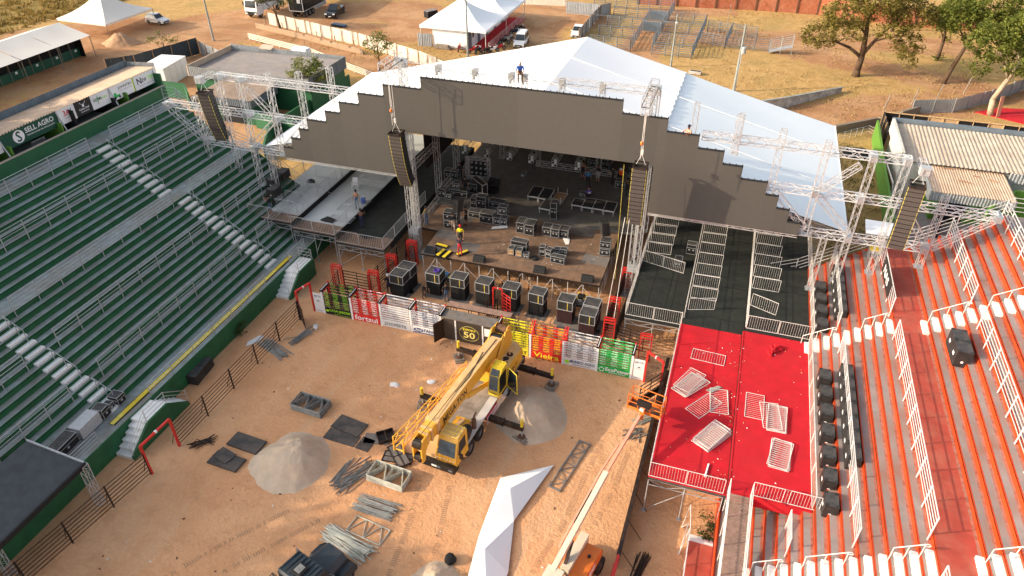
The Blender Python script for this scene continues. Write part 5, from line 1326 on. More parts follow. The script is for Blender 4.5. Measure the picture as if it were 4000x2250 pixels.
q = MB()
for x, y in ((-1.1, -.58), (1.1, -.58), (-1.05, .3)): q.cbox((x, y, .3), (.16, .12, .3))
def sheet(label, x, y, rz, w, d, n=1, mat='plywood_dark', name='plywood_sheet', z0=.0):
    T = thing(name, label, 'board', (x, y, z0), rz, 'boards lying on the sand')
    for i in range(n): q = MB(); q.box(-w / 2 + rnd.uniform(-.1, .1) * i, w / 2, -d / 2, d / 2 + rnd.uniform(-.08, .08) * i, .006 + i * .05, .045 + i * .05); obj('sheet', q, mat, T)
sheet('dark board sheets with yellow edge at the left, nearer pair', -12.7, -14.25, R(-3), 2.0, 1.0, 3); sheet('smaller dark board on the nearer left pair', -13.0, -14.0, R(-14), 1.15, .8, 1, z0=.16); sheet('dark board sheets at the left, farther pair', -12.4, -12.75, R(-4), 2.1, 1.0, 3)
sheet('plywood sheets by the heap, top one', -7.3, -9.6, R(-8), 2.0, 1.1, 2); sheet('plywood sheets by the heap, lower left one', -7.3, -10.55, R(-3), 2.1, .85, 1, 'plywood_dark'); sheet('square dark board in front of the plywood sheets', -5.7, -10.6, R(-5), .85, .95, 1, 'plywood_dark'); sheet('plywood sheet under the steel tray', -5.2, -10.0, R(12), 1.6, .8, 1, 'plywood_grey')
T = thing('steel_tray', 'shallow dark steel tray on the sand near the crane', 'tray', (-4.75, -9.75, .05), R(40))
q = MB(); q.box(-.5, .5, -.42, .42, 0, .03); obj('floor', q, 'black_steel', T)
q = MB()
for a, b in (((-.5, -.42), (.5, -.42)), ((.5, -.42), (.5, .42)), ((.5, .42), (-.5, .42)), ((-.5, .42), (-.5, -.42)), ((0, -.42), (0, .42))): q.beam((*a, .12), (*b, .12), .04, .22)
obj('rim', q, 'black_steel', T)
for lab, x, y, rz, w, d in (('long grey deck panel lying diagonally before the crane', -3.4, -10.85, R(-43), 1.75, .75), ('grey deck panel under the diagonal one', -3.4, -10.95, R(8), 1.75, .75)):
    T = thing('deck_panel', lab, 'panel', (x, y, .1 if 'diag' in lab and 'long' in lab else 0), rz, 'deck panels by the crane')
    q = MB(); q.box(-w / 2, w / 2, -d / 2, d / 2, .01, .06); obj('sheet', q, 'plywood_grey', T)
    q = MB()
    for y_ in (-d / 2, 0, d / 2): q.beam((-w / 2, y_, .075), (w / 2, y_, .075), .04, .05)
    for x_ in (-w / 2, 0, w / 2): q.beam((x_, -d / 2, .07), (x_, d / 2, .07), .04, .05)
    obj('frame', q, 'black_steel', T)
T = thing('lattice_girder', 'long dark lattice girder lying on the sand beside the lift', 'girder', (5.8, -10.3, .06), R(77.5))
q = MB()
for y in (-.33, .33): q.beam((0, y, 0), (3.9, y, 0), .06)
for x in (0, 3.9): q.beam((x, -.4, 0), (x, .4, 0), .07)
obj('chord', q, 'pipe_grey', T); q = MB()
for i in range(6): q.beam((.1 + i * .63, -.33 if i % 2 else .33, 0), (.73 + i * .63, .33 if i % 2 else -.33, 0), .035); q.beam((.73 + i * .63, -.33, 0), (.73 + i * .63, .33, 0), .03)
obj('lacing', q, 'pipe_grey', T)
q = MB(); q.lathe((0, 0, 0), [(.2, 0), (.32, .12), (.28, .3), (.12, .42)], 9)
q.v = [(a * (1 + .25 * mnoise.noise(Vector((a * 6, b * 6, c * 6)))), b * (1 + .3 * mnoise.noise(Vector((a * 5, b * 5, c * 5 + 4)))), c) for a, b, c in q.v]; o = obj('netting_bundle', q, 'black_cloth', None, loc=(2.0, -16.25, 0)); tag(o, 'black bundled netting on the sand', 'bundle')
T = thing('paint_bucket', 'white bucket on the sand beside the left chute panel', 'bucket', (-14.15, -1.9, 0)); q = MB(); q.lathe((0, 0, 0), [(.13, 0), (.17, .34), (.15, .34), (.12, .05)], 12); obj('body', q, 'plastic_white', T, True); q = MB(); q.path([(-.16, 0, .34), (-.1, 0, .5), (.1, 0, .5), (.16, 0, .34)], .012, 4); obj('handle', q, 'pipe_grey', T)
T = thing('speaker_box_pair', 'pair of black speaker boxes against the green stand wall', 'loudspeaker', (-18.9, -8.5, 0), R(6))
for i in (0, 1):
    q = MB(); q.box(-.4, .4, -1.0 + i * 1.01, -.01 + i * 1.01, .05, .75); obj('cabinet', q, ['speaker_black', 'case_lid'], T).data.polygons[1].material_index = 1
q = MB(); q.prism([(-.7, -.15), (.2, -.28), (.75, .05), (.5, .3), (-.4, .2)], 'z', 0, .02); o = obj('paper_sheet', q, 'cl_white', None, loc=(-17.6, -4.4, .01), rot=(0, 0, R(60))); tag(o, 'white sheet of paper on the ground by the green stand', 'paper')
for lab, x, y, s_ in (('crumpled white bag on the sand left of the crane', -4.1, -4.4, .3), ('flattened clear bag on the sand left of the crane', -6.3, -5.4, .35), ('white rag near the crane front', -3.6, -6.9, .22)):
    q = MB(); q.lathe((0, 0, 0), [(s_, 0), (s_ * .8, s_ * .4), (s_ * .3, s_ * .55)], 8); q.v = [(a + .1 * mnoise.noise(Vector((a * 9, b * 9, c * 9))), b * .7 + .1 * mnoise.noise(Vector((b * 9, a * 7, c * 9))), c * .6) for a, b, c in q.v]; o = obj('plastic_bag', q, 'cl_white', None, loc=(x, y, 0)); tag(o, lab, 'bag')
# tyre marks pressed into the sand
mb = MB()
for pts_, wd_ in (([(7.6, -6), (7.2, -9), (6.9, -12), (6.0, -16)], .32), ([(9.2, -6.5), (8.9, -9.5), (8.4, -12)], .32), ([(-1.6, -11.8), (-.9, -15), (-.4, -20), (-1.0, -26)], .3), ([(.2, -11.9), (1.0, -15.5), (1.3, -20)], .3), ([(-8, -24), (-6, -21.5), (-3.5, -21), (-.5, -22.5), (.5, -25)], .3), ([(-9.5, -24), (-7, -20.5), (-3.2, -20)], .3), ([(-7.2, -15.8), (-9.6, -19), (-12, -23)], .28), ([(-5.4, -15.9), (-8, -19.5), (-10.5, -24)], .28), ([(4.6, -14.8), (6.2, -18.5)], .3)):
    for a, b in zip(pts_, pts_[1:]):
        A_, B_ = Vector((*a, 0)), Vector((*b, 0)); d = B_ - A_; n = int(d.length / .13); u = d.normalized(); v = Vector((-u.y, u.x, 0))
        for i in range(n):
            if rnd.random() < .22: continue
            c = A_ + u * (i * .13); k = wd_ * rnd.uniform(.4, .5); mb.beam(c - v * k + u * .05, c, .05, .03); mb.beam(c, c + v * k + u * .05, .05, .03)
o = obj('tyre_marks', mb, 'soil'); tag(o, 'ribbed tyre marks pressed into the arena sand', 'tyre marks', kind='stuff')
# scattered scraps nobody could count
mb = MB()
for i in range(230):
    x = rnd.uniform(-16, 10); y = rnd.uniform(-26, 4); s_ = rnd.uniform(.02, .07); mb.cbox((x, y, s_ * .3), (s_ * 2, s_, s_ * .6), rnd.choice((0, 0, 1, 2)), rnd.uniform(0, 3))
for i in range(110):
    x = rnd.choice((rnd.uniform(10.9, 18.3), rnd.uniform(13.8, 14.9))); y = rnd.uniform(-10, 3); z = C2 + .013 if x < 14.6 else C3 - .087; s_ = rnd.uniform(.012, .04); mb.cbox((x, y, z + s_ * .3), (s_ * 2, s_, s_ * .6), rnd.choice((1, 2, 2)), rnd.uniform(0, 3))
for i in range(50):
    x = rnd.uniform(-9, 4.3); y = rnd.uniform(7, 14); s_ = rnd.uniform(.015, .05); mb.cbox((x, y, ZS + .01 + s_ * .2), (s_ * 2, s_, s_ * .4), 1, rnd.uniform(0, 3))
o = obj('litter', mb, ['rust', 'cl_white', 'wood_pale']); tag(o, 'small scraps and litter scattered over sand, carpet and stage', 'litter', kind='stuff')
# loose barriers on the red platform
def lying(label, x, y, z, rz, n):
    for i in range(n):
        o = link('lying_barrier', BAR2, None, (x + rnd.uniform(-.07, .07) * i, y + rnd.uniform(-.06, .06) * i, z + .03 + .05 * i), (R(90), 0, rz + rnd.uniform(-.05, .05) * i))
        tag(o, label if n == 1 else '%s, %s from the bottom' % (label, ORD[i]), 'barrier', 'barriers lying on the red platform')
lying('single barrier lying crosswise on the red carpet at the far end', 11.8, .75, C2, R(-3), 1); lying('barrier in the stack at the left edge of the red carpet', 10.98, -3.35, C2, R(62), 5); lying('barrier lying alone left of centre on the red carpet', 11.95, -4.75, C2, R(56), 1)
lying('barrier in the pair at the centre of the red carpet', 13.35, -4.6, C2, R(97), 2); lying('barrier in the near stack on the red carpet', 12.65, -7.1, C2, R(56), 5); lying('barrier lying alone right of the red carpet seam', 15.15, -4.7, C3 - .1, R(90), 1); lying('barrier in the stack at the right of the red carpet', 16.35, -5.4, C3 - .1, R(92), 4); lying('barrier in the nearest right stack on the red carpet', 16.5, -8.0, C3 - .1, R(86), 3)
q = MB()
for i in range(5): q.path([(rnd.uniform(-.3, .3), rnd.uniform(-.6, .6), .05 + .04 * i) for _ in range(4)], .07, 6)
o = obj('rolled_carpet', q, 'red_carpet', None, loc=(16.5, 1.6, C3 - .09), rot=(0, 0, R(-35))); tag(o, 'crumpled strip of red carpet on the platform', 'carpet')
q = MB(); q.tube((0, 0, .05), (0, .9, .05), .05, 8); q.tube((0, 0, .05), (0, .12, .05), .08, 8); o = obj('white_tube', q, 'plastic_white', None, loc=(13.5, -9.4, C2 + .01), rot=(0, 0, R(-6))); tag(o, 'white tube lying near the front rail of the red platform', 'tube')
q = MB()
for i in range(4): q.tube((i * .09, 0, .05), (.4 + i * .05, .75, .05), .04, 6)
o = obj('tube_bundle', q, 'pipe_pale', None, loc=(12.95, -2.9, C2 + .01), rot=(0, 0, R(-20))); tag(o, 'small bundle of pale tubes on the red carpet', 'tubes')
# plastic chair and gear on the left decks
T = thing('plastic_chair', 'white plastic chair on the left side deck', 'chair', (-18.9, 13.6, C2), R(20)); q = MB(); q.box(-.24, .24, -.22, .24, .42, .46); obj('seat', q, 'plastic_white', T); q = MB(); q.slab((-.24, .24, .46), (.24, .24, .46), (.22, .34, .9), (-.22, .34, .9), .03); obj('backrest', q, 'plastic_white', T)
for sx in (-.24, .24):
    q = MB(); q.path([(sx, -.2, .46), (sx, -.2, .66), (sx, .28, .68)], .025, 6); obj('armrest', q, 'plastic_white', T)
    for sy in (-.24, .26): q = MB(); q.tube((sx * 1.1, sy * 1.1, 0), (sx, sy, .44), .03, 6); obj('leg', q, 'plastic_white', T)
for lab, x, y, z in (('black speaker panel lying on the middle white deck', -18.3, 7.9, C2 + .01),):
    q = MB(); q.prism([(-.6, -.25), (.5, -.45), (.7, .1), (-.3, .4)], 'z', 0, .12); o = obj('lying_speaker', q, 'black_paint', None, loc=(x, y, z)); tag(o, lab, 'panel')
q = MB(); q.lathe((0, 0, 0), [(.32, 0), (.3, .15), (.12, .28)], 8); q.v = [(a * 1.2, b * .8, c) for a, b, c in q.v]; o = obj('bag', q, 'black_cloth', None, loc=(-22.7, 12.7, C3 + .01)); tag(o, 'black bag on the outer white deck', 'bag')
T = thing('blue_canister', 'blue plastic canister beside the men on the left deck', 'canister', (-16.95, 11.4, C2)); q = MB(); q.lathe((0, 0, 0), [(.2, 0), (.21, .3), (.2, .5), (.08, .58)], 12); obj('body', q, 'plastic_blue', T, True); q = MB(); q.lathe((0, 0, .582), [(.07, 0), (.06, .06)], 10); obj('cap', q, 'plastic_white', T)
for i, (x, y) in enumerate(((-18.4, 8.9), (-18.6, 10.6), (-18.5, 11.9), (-18.7, 14.3), (-19.3, 16.6))):
    o = link('lying_barrier', BARL, None, (x, y, C2 + .04), (R(90), 0, R(4 * (i % 2)))); tag(o, '%s barrier lying flat on the middle white deck, counted from the front' % ORD[i], 'barrier', 'barriers lying on the white deck')
# black cases standing on the orange stand
def bcase(label, x, y, k, w=.75, d=.95, h=1.0, rz=0.0):
    T = thing('black_road_case', label, 'road case', (x, y, row_z(k) + .004), rz, 'black road cases on the orange stand')
    q = MB(); q.box(-w / 2, w / 2, -d / 2, d / 2, .06, h); obj('shell', q, ['speaker_black', 'case_lid'], T).data.polygons[1].material_index = 1
    q = MB()
    for sx in (-1, 1):
        for sy in (-1, 1): q.cbox((sx * (w / 2 - .07), sy * (d / 2 - .07), h - .03), (.16, .16, .08))
    obj('corner', q, 'speaker_black', T)
    q = MB(); q.box(-.06, .06, -d / 2 - .012, -d / 2 - .002, h * .3, h * .42); obj('tag', q, 'banner_white', T)
    q = MB(); q.box(-w / 2 - .012, -w / 2 - .002, -.12, .12, h * .45, h * .62); obj('side_label', q, 'banner_white', T)
ys1 = [8.3, 6.9, 5.55, 4.1, -1.0, -2.45, -3.95, -5.5, -7.1, -8.65, -10.2]
for i, y in enumerate(ys1): bcase('black road case beside the platform rail, %s of the inner column from the stage' % ORD[i], 19.25, y, 5, .62, .9, .9)
ys2 = [9.6, 8.5, 7.4, 6.3, 5.2, -1.1, -2.15, -3.2, -4.25, -5.3, -6.35, -7.4]
for i, y in enumerate(ys2): bcase('black road case under the first rail, %s of the outer column from the stage' % ORD[i], 20.25, y, 7, .62, 1.0, .9)
bcase('black road case by the red walkway, front one of the isolated pair', 25.25, -.95, 15, .75, 1.0, 1.05); bcase('black road case by the red walkway, rear one of the isolated pair', 25.25, .1, 15, .75, 1.0, 1.05)
for i, (x, y, k) in enumerate(((-23.9, 9.3, 9), (-23.3, 8.3, 8), (-23.9, 10.6, 9))): bcase('black road case behind the left side deck railing, %s of three on the green stand' % ORD[i], x, y, k - 1, .7, 1.1, .75)
T = thing('generator', 'silver generator with yellow top under a white canopy at the orange stand end', 'generator', (22.4, 11.0, row_z(11)), 0)
q = MB(); q.box(-.4, .4, -.3, .3, .05, .7); obj('body', q, 'galv_l', T); q = MB(); q.box(-.38, .38, -.28, .28, .701, .78); obj('top', q, 'yellow', T); q = MB(); q.box(-.3, -.05, -.31, -.301, .15, .5); q.box(.05, .3, -.31, -.301, .15, .5); obj('panel', q, 'black_paint', T)
for sx in (-.7, .7): q = MB(); q.tube((sx, .9, 0), (sx, .9, 1.8), .02, 5); obj('leg', q, 'alu', T)
q = MB(); q.slab((-.9, .2, 1.7), (.9, .2, 1.7), (.9, 1.6, 2.0), (-.9, 1.6, 2.0), .04); obj('canopy', q, 'tarp', T)
q = MB(); q.path([(22.9, 10.2, 5.9), (23.3, 9.4, 5.6), (23.5, 8.3, 5.4), (23.0, 7.5, 5.1), (22.0, 7.2, 4.9), (21.2, 7.9, 4.5), (20.9, 8.4, 4.4)], .045, 6); o = obj('power_cable', q, 'black_matte'); tag(o, 'thick black cable running down the orange stand steps', 'cable')
# cases on the near green concourse
for lab, x, y, w, d, h, rz, lid in (('leftmost cube on the green concourse', -21.3, -19.3, .75, .7, .62, R(10), 'case_lid'), ('small low one next to the leftmost cube on the green concourse', -20.8, -18.5, .65, .7, .5, R(10), 'case_lid'), ('long one in the middle of the green concourse', -20.75, -17.3, .75, 1.5, .8, R(4), 'case_lid'), ('silver grey long one on the green concourse', -20.75, -15.65, .8, 1.5, .85, R(3), 'galv_l'), ('square one beyond the silver grey one on the green concourse', -20.7, -14.5, .7, .6, .8, R(6), 'case_lid'), ('small one behind the square one on the green concourse', -20.75, -13.95, .45, .45, .55, R(6), 'case_lid'), ('farthest one of the row on the green concourse', -20.7, -13.3, .7, .6, .7, R(2), 'case_lid')):
    case('flight case, ' + lab, x, y, Z0 + .004, w, d, h, rz, lid, 'galv_l' if lid == 'galv_l' else 'black_paint', grp='cases on the green concourse')
case('flight case with grey lid on the right black deck beside the divider', 10.35, 12.9, C1 + .01, .7, .6, .9, 0); case('low flight case standing on the right black deck', 9.6, 10.9, C1 + .01, .55, .8, .6, 0)
# black canopy on truss legs at the lower left
T = thing('black_canopy', 'black canopy on white truss legs at the lower left edge', 'canopy', (-19, -21, 0), world=True)
q = MB(); q.slab((-20.6, -18.9, 3.9), (-20.6, -27.5, 3.9), (-17.3, -27.5, 3.15), (-17.3, -18.75, 3.15), .08); obj('roof', q, 'roof_dark', T)
q = MB(); q.beam((-20.6, -18.85, 3.93), (-17.3, -18.7, 3.2), .08, .1); obj('roof_edge', q, 'galv_l', T); q = MB(); q.beam((-17.25, -18.7, 3.1), (-17.25, -27.5, 3.1), .1, .3); obj('front_beam', q, 'black_matte', T)
for x, y in ((-17.5, -18.8), (-18.3, -23.7)): obj('leg', truss((x, y, 0), (x + .15, y, 3.1), .34), 'alu', T)
# collapsed white tent on the sand
T = thing('fallen_tent', 'faceted white tent canopy lying on the sand at the bottom', 'tent', (4.1, -13, 0), world=True)
Pn = {'V1': (2.75, -10.55, .12), 'V2': (5.35, -8.75, .12), 'P1': (3.65, -11.55, .75), 'V3': (4.35, -13.05, .15), 'V4': (2.9, -14.45, .15), 'P2': (3.6, -15.5, .75), 'V5': (5.0, -16.0, .12), 'V6': (3.4, -18.6, .12), 'V7': (4.8, -18.5, .12)}
for f in (('V1', 'P1', 'V2'), ('V2', 'P1', 'V3'), ('V1', 'V4', 'P1'), ('P1', 'V4', 'V3'), ('V4', 'P2', 'V3'), ('V3', 'P2', 'V5'), ('V4', 'V6', 'P2'), ('P2', 'V6', 'V7'), ('P2', 'V7', 'V5')):
    q = MB(); a, b, c = [Vector(Pn[k]) for k in f]; n_ = (b - a).cross(c - a).normalized() * .02
    q.add([a, b, c, a - n_, b - n_, c - n_], [(0, 1, 2), (5, 4, 3), (0, 3, 4, 1), (1, 4, 5, 2), (2, 5, 3, 0)]); obj('panel', q, 'tarp', T)
# ---------------------------------------------------------------- mobile crane
def wheel_parts(parent, x, y, r, w, name='wheel', side=1):
    q = MB(); n = 18
    prof = [(r * .55, -w / 2), (r * .9, -w / 2), (r, -w * .3), (r, w * .3), (r * .9, w / 2), (r * .55, w / 2)]
    P = []; F = []
    for rr, yy in prof:
        for i in range(n):
            t = 2 * math.pi * i / n; P.append((x + rr * math.cos(t), y + yy, r + rr * math.sin(t)))
    m_ = len(prof)
    for k in range(m_ - 1):
        for i in range(n): F.append((k * n + i, k * n + (i + 1) % n, (k + 1) * n + (i + 1) % n, (k + 1) * n + i))
    q.add(P, F); q.add([], [])
    ty = obj(name, q, 'rubber', parent, True)
    q = MB(); q.tube((x, y - w * .36, r), (x, y + w * .36, r), r * .58, 16); q.tube((x, y + side * w * .36, r), (x, y + side * w * .44, r), r * .22, 10); obj('rim', q, 'rim', ty)
    return ty
CR = thing('mobile_crane', 'yellow truck-mounted crane with outriggers in the middle of the arena', 'crane', (-.15, -4.5, 0), R(-95.9))
q = MB(); q.box(-3.1, 6.3, -.55, .55, .75, 1.15); obj('chassis', q, 'black_steel', CR)
q = MB(); q.box(-3.0, 5.2, -1.2, 1.2, 1.16, 1.32); obj('deck', q, 'crane_deck', CR)
q = MB(); q.box(1.2, 5.2, .75, 1.24, 1.325, 1.36); q.box(1.2, 5.2, -1.24, -.75, 1.325, 1.36); obj('side_walk', q, 'crane_white', CR)
q = MB(); q.box(1.3, 2.7, 1.2, 1.26, .5, 1.15); obj('side_guard', q, 'red_paint', CR)
for i in range(3): q = MB(); q.box(-.2 + .0, 2.75, 1.262, 1.28, .58 + i * .2, .66 + i * .2); obj('guard_stripe', q, 'banner_white', CR)
for x in (4.75, 3.5, -.65, -1.65):
    for s_ in (-1, 1): wheel_parts(CR, x, s_ * 1.02, .5, .36, 'wheel', s_)
q = MB(); q.box(-3.2, -2.9, -1.2, 1.2, .8, 1.3); obj('rear_bumper', q, 'black_steel', CR)
# driver's cab
q = MB()
prof = [(5.25, .95), (6.62, .95), (6.75, 1.25), (6.72, 1.62), (6.38, 2.55), (6.2, 2.68), (5.25, 2.68)]
q.prism(prof, 'y', .02, 1.28); q.v = [(x, (y - .65) * (1.0 if z < 1.7 else .93) + .65, z) for x, y, z in q.v]; cb = obj('driver_cab', q, 'crane_yellow', CR)
q = MB(); q.slab((6.735, .1, 1.68), (6.735, 1.2, 1.68), (6.43, 1.14, 2.5), (6.43, .16, 2.5), .03); obj('windscreen', q, 'glass_light', cb)
q = MB(); q.slab((5.5, 1.285, 1.65), (6.4, 1.285, 1.65), (6.2, 1.245, 2.45), (5.5, 1.245, 2.45), -.012); obj('side_window', q, 'glass', cb)
q = MB(); q.box(5.3, 6.25, .08, 1.2, 2.685, 2.74); obj('roof_plate', q, 'crane_dusty', cb)
q = MB()
for i in range(5): q.tube((5.3, .15 + i * .25, 2.8), (6.3, .15 + i * .25, 2.78), .016, 5)
for i in range(4): q.tube((5.35 + i * .3, .1, 2.8), (5.35 + i * .3, 1.2, 2.8), .016, 5)
obj('roof_grid', q, 'yellow', cb)
q = MB(); q.box(6.3, 6.85, -1.15, 1.2, .45, .98); obj('front_bumper', q, 'black_paint', CR)
q = MB()
for y in (-.85, .2, .95): q.box(6.852, 6.87, y - .12, y + .12, .6, .75)
obj('head_lamp', q, 'glass_light', CR); q = MB(); q.box(6.852, 6.868, -.25, .12, .62, .74); obj('number_plate', q, 'banner_white', CR)
q = MB()
for i in range(6): q.box(6.75, 6.77, .08 + i * .2, .17 + i * .2, 1.36, 1.42)
obj('reflector', q, 'banner_white', CR)
obj('lettering', text_mb('TEREX', plane_M((6.765, .62, 1.1), (0, 1, 0), (0, 0, 1)), .5, .12), 'ink_black', CR); obj('lettering', text_mb('MEGA-TON', plane_M((6.768, .05, 1.18), (0, 1, 0), (0, 0, 1)), .5, .11), 'ink_black', CR)
q = MB(); q.path([(6.3, 1.3, 2.3), (6.5, 1.5, 2.35), (6.5, 1.5, 1.7)], .02, 5); q.cbox((6.5, 1.5, 1.75), (.08, .2, .4)); obj('mirror', q, 'black_paint', cb)
q = MB(); q.box(5.2, 6.6, -1.15, -.05, .98, 1.25); obj('front_deck', q, 'crane_dusty', CR)
# engine box, spare wheel, exhaust
q = MB(); q.box(3.9, 5.15, -.1, .8, 1.37, 1.85); obj('engine_box', q, 'crane_yellow', CR); q = MB(); q.box(4.1, 4.8, .2, .5, 1.855, 1.97); obj('timber', q, 'wood_pale', CR)
sp_ = MB(); sw = obj('spare_wheel', sp_.lathe((4.95, 1.0, 1.38), [(.2, 0), (.45, 0), (.5, .1), (.5, .26), (.45, .36), (.2, .36)], 18), 'rubber', CR, True); sw.data.transform(Matrix.Translation((4.95, 1.0, 1.9)) @ Matrix.Rotation(R(90), 4, 'X') @ Matrix.Rotation(0, 4, 'Z') @ Matrix.Translation((-4.95, -1.0, -1.56)))
q = MB(); q.tube((3.95, 1.02, 1.37), (3.95, 1.02, 2.05), .14, 12); q.path([(3.95, 1.02, 2.05), (3.92, 1.02, 2.25), (3.6, 1.0, 2.3)], .05, 8); obj('exhaust', q, 'rust', CR)
# outriggers
for x, n_ in ((-2.45, 'rear'), (2.45, 'front')):
    for s_, ln in ((1, 3.4), (-1, 3.35)):
        q = MB(); q.box(x - .16, x + .16, *sorted((s_ * 1.0, s_ * 2.2)), .72, 1.05); q.box(x - .13, x + .13, *sorted((s_ * 2.2, s_ * (ln + .1))), .75, 1.02); ob = obj('outrigger_beam', q, 'black_steel', CR)
        q = MB(); q.box(x - .19, x + .19, *sorted((s_ * 2.15, s_ * 2.25)), .69, 1.09); obj('collar', q, 'black_steel', ob)
        q = MB(); q.tube((x, s_ * ln, .9), (x, s_ * ln, 1.55), .1, 10); obj('jack_housing', q, 'yellow', ob); q = MB(); q.tube((x, s_ * ln, .2), (x, s_ * ln, .95), .055, 8); obj('jack_rod', q, 'galv_l', ob); q = MB(); q.lathe((x, s_ * ln, .19), [(.25, 0), (.22, .05), (.08, .1)], 12); obj('jack_foot', q, 'rust', ob)
for i, (x, y) in enumerate(((-2.45, 3.4), (-2.45, -3.35), (2.45, 3.4), (2.45, -3.35))):
    M_ = CR.matrix_basis; p = Matrix.Rotation(R(-95.9), 4, 'Z') @ Vector((x, y, 0)) + Vector((-.15, -4.5, 0))
    T = thing('timber_mat', 'timber cribbing under the %s outrigger foot of the crane' % ['right rear', 'left rear', 'right front', 'left front'][i], 'timber', (p.x, p.y, 0), R(-95.9 + (i * 37) % 90), 'timber mats under the outriggers')
    for k in range(4): q = MB(); q.box(-.5, .5, -.32 + k * .165, -.17 + k * .165, .0, .09); obj('baulk', q, 'wood_grey', T)
    for k in range(3): q = MB(); q.box(-.35 + k * .26, -.15 + k * .26, -.34, .34, .092, .18); obj('baulk', q, 'wood_grey', T)
# turntable, counterweight, boom
q = MB(); q.lathe((-.6, 0, 1.32), [(.8, 0), (.85, .1), (.8, .22)], 24); obj('slew_ring', q, 'black_steel', CR)
q = MB(); q.prism([(-2.95, -.55), (-2.5, -1.15), (-.3, -1.2), (.4, -.8), (.4, .4), (.1, .62), (-.3, .62), (-.3, 1.25), (-2.5, 1.3), (-2.95, .8)], 'z', 1.55, 2.5); tb = obj('turntable', q, ['crane_yellow'], CR)
q = MB(); q.prism([(-2.88, -.5), (-2.45, -1.08), (-.35, -1.12), (-.35, 1.18), (-2.45, 1.22), (-2.88, .75)], 'z', 2.502, 2.52); obj('top_plate', q, 'crane_dusty', tb)
q = MB(); disc(q, (-1.6, .82, 2.526), .22, XD, YD, 18); disc(q, (-1.15, .75, 2.526), .2, XD, YD, 18); disc(q, (-.9, .72, 2.526), .07, XD, YD); disc(q, (-.85, .95, 2.526), .07, XD, YD); obj('vent', q, 'black_paint', tb); q = MB(); q.path([(-1.6, .8, 2.53), (-1.62, .82, 2.75), (-1.8, .85, 2.8)], .05, 6); obj('pipe_bend', q, 'crane_dusty', tb)
obj('lettering', text_mb('MEGA-TON', plane_M((-.5, 1.283, 1.8), (-1, -.0, 0), (0, 0, 1)), 1.5, .3), 'ink_black', tb)
q = MB()
for y in (-.5, .45): q.prism([(-2.6, 2.5), (-.2, 2.5), (-.9, 3.3), (-1.7, 4.1), (-2.3, 4.0), (-2.75, 3.2)], 'y', y - .04, y + .04)
obj('boom_bracket', q, 'crane_yellow', CR)
for x, z, m_ in ((-2.35, 3.75, 'rust'), (-1.55, 3.6, 'black_paint')):
    q = MB(); q.tube((x, -.42, z), (x, .37, z), .3, 14); dr = obj('winch_drum', q, m_, CR); q = MB(); q.tube((x, -.45, z), (x, -.41, z), .38, 14); q.tube((x, .36, z), (x, .4, z), .38, 14); obj('flange', q, 'crane_yellow', dr)
B0, B1 = Vector((-1.6, .02, 3.35)), Vector((7.35, -.5, 2.9))
def along(t, dy=0, dz=0): p = B0 + (B1 - B0) * t; return (p.x, p.y + dy, p.z + dz)
q = MB(); q.beam(along(0), along(.86), .72, .95, 0); bo = obj('boom', q, 'crane_yellow', CR)
q = MB(); q.beam(along(.002, 0, .486), along(.858, 0, .486), .70, .02); obj('boom_top', q, 'crane_dusty', bo)
q = MB(); q.beam(along(.86), along(.93), .62, .82); q.beam(along(.93), along(.97), .54, .72); obj('boom_section', q, 'crane_yellow', CR)
q = MB(); q.beam(along(.84), along(.865), .8, 1.05); q.beam(along(.915), along(.93), .68, .9); q.beam(along(.955), along(.968), .6, .8); obj('boom_collar', q, 'crane_dusty', CR)
q = MB()
for dy in (-.3, .22): q.prism([(7.0, 3.25), (7.55, 3.3), (7.75, 2.9), (7.75, 1.75), (7.45, 1.65), (7.3, 2.3), (7.0, 2.5)], 'y', -.5 + dy, -.42 + dy)
bh_ = obj('boom_head', q, 'crane_yellow', CR)
q = MB(); q.tube((7.52, -.76, 2.95), (7.52, -.26, 2.95), .3, 14); q.tube((7.55, -.76, 1.95), (7.55, -.26, 1.95), .24, 14); obj('sheave', q, 'black_steel', bh_)
pd = B1 - B0; ln_ = pd.length; px_ = -pd.normalized()
tx = Vector((px_.x, px_.y, px_.z)); tz = Vector((0, 0, 1)) - tx * tx.z
obj('lettering', text_mb('MEGA-TON', plane_M(Vector(along(.80, .3665, -.25)), tx, tz), 2.6, .5), 'ink_black', bo)
q = MB(); q.path([along(.05, .1, .52), along(.4, .05, .52), along(.85, .08, .58), (7.3, -.5, 3.35)], .02, 5); q.path([along(.2, -.1, .515), along(.45, .2, .515), along(.6, .1, .515)], .018, 5); obj('hoist_rope', q, 'black_steel', CR)
q = MB(); q.tube((.55, .35, 1.75), (2.9, .12, 2.62), .16, 10); q.tube((2.3, .18, 2.4), (3.3, .06, 2.75), .1, 8); obj('lift_cylinder', q, 'crane_yellow', CR)
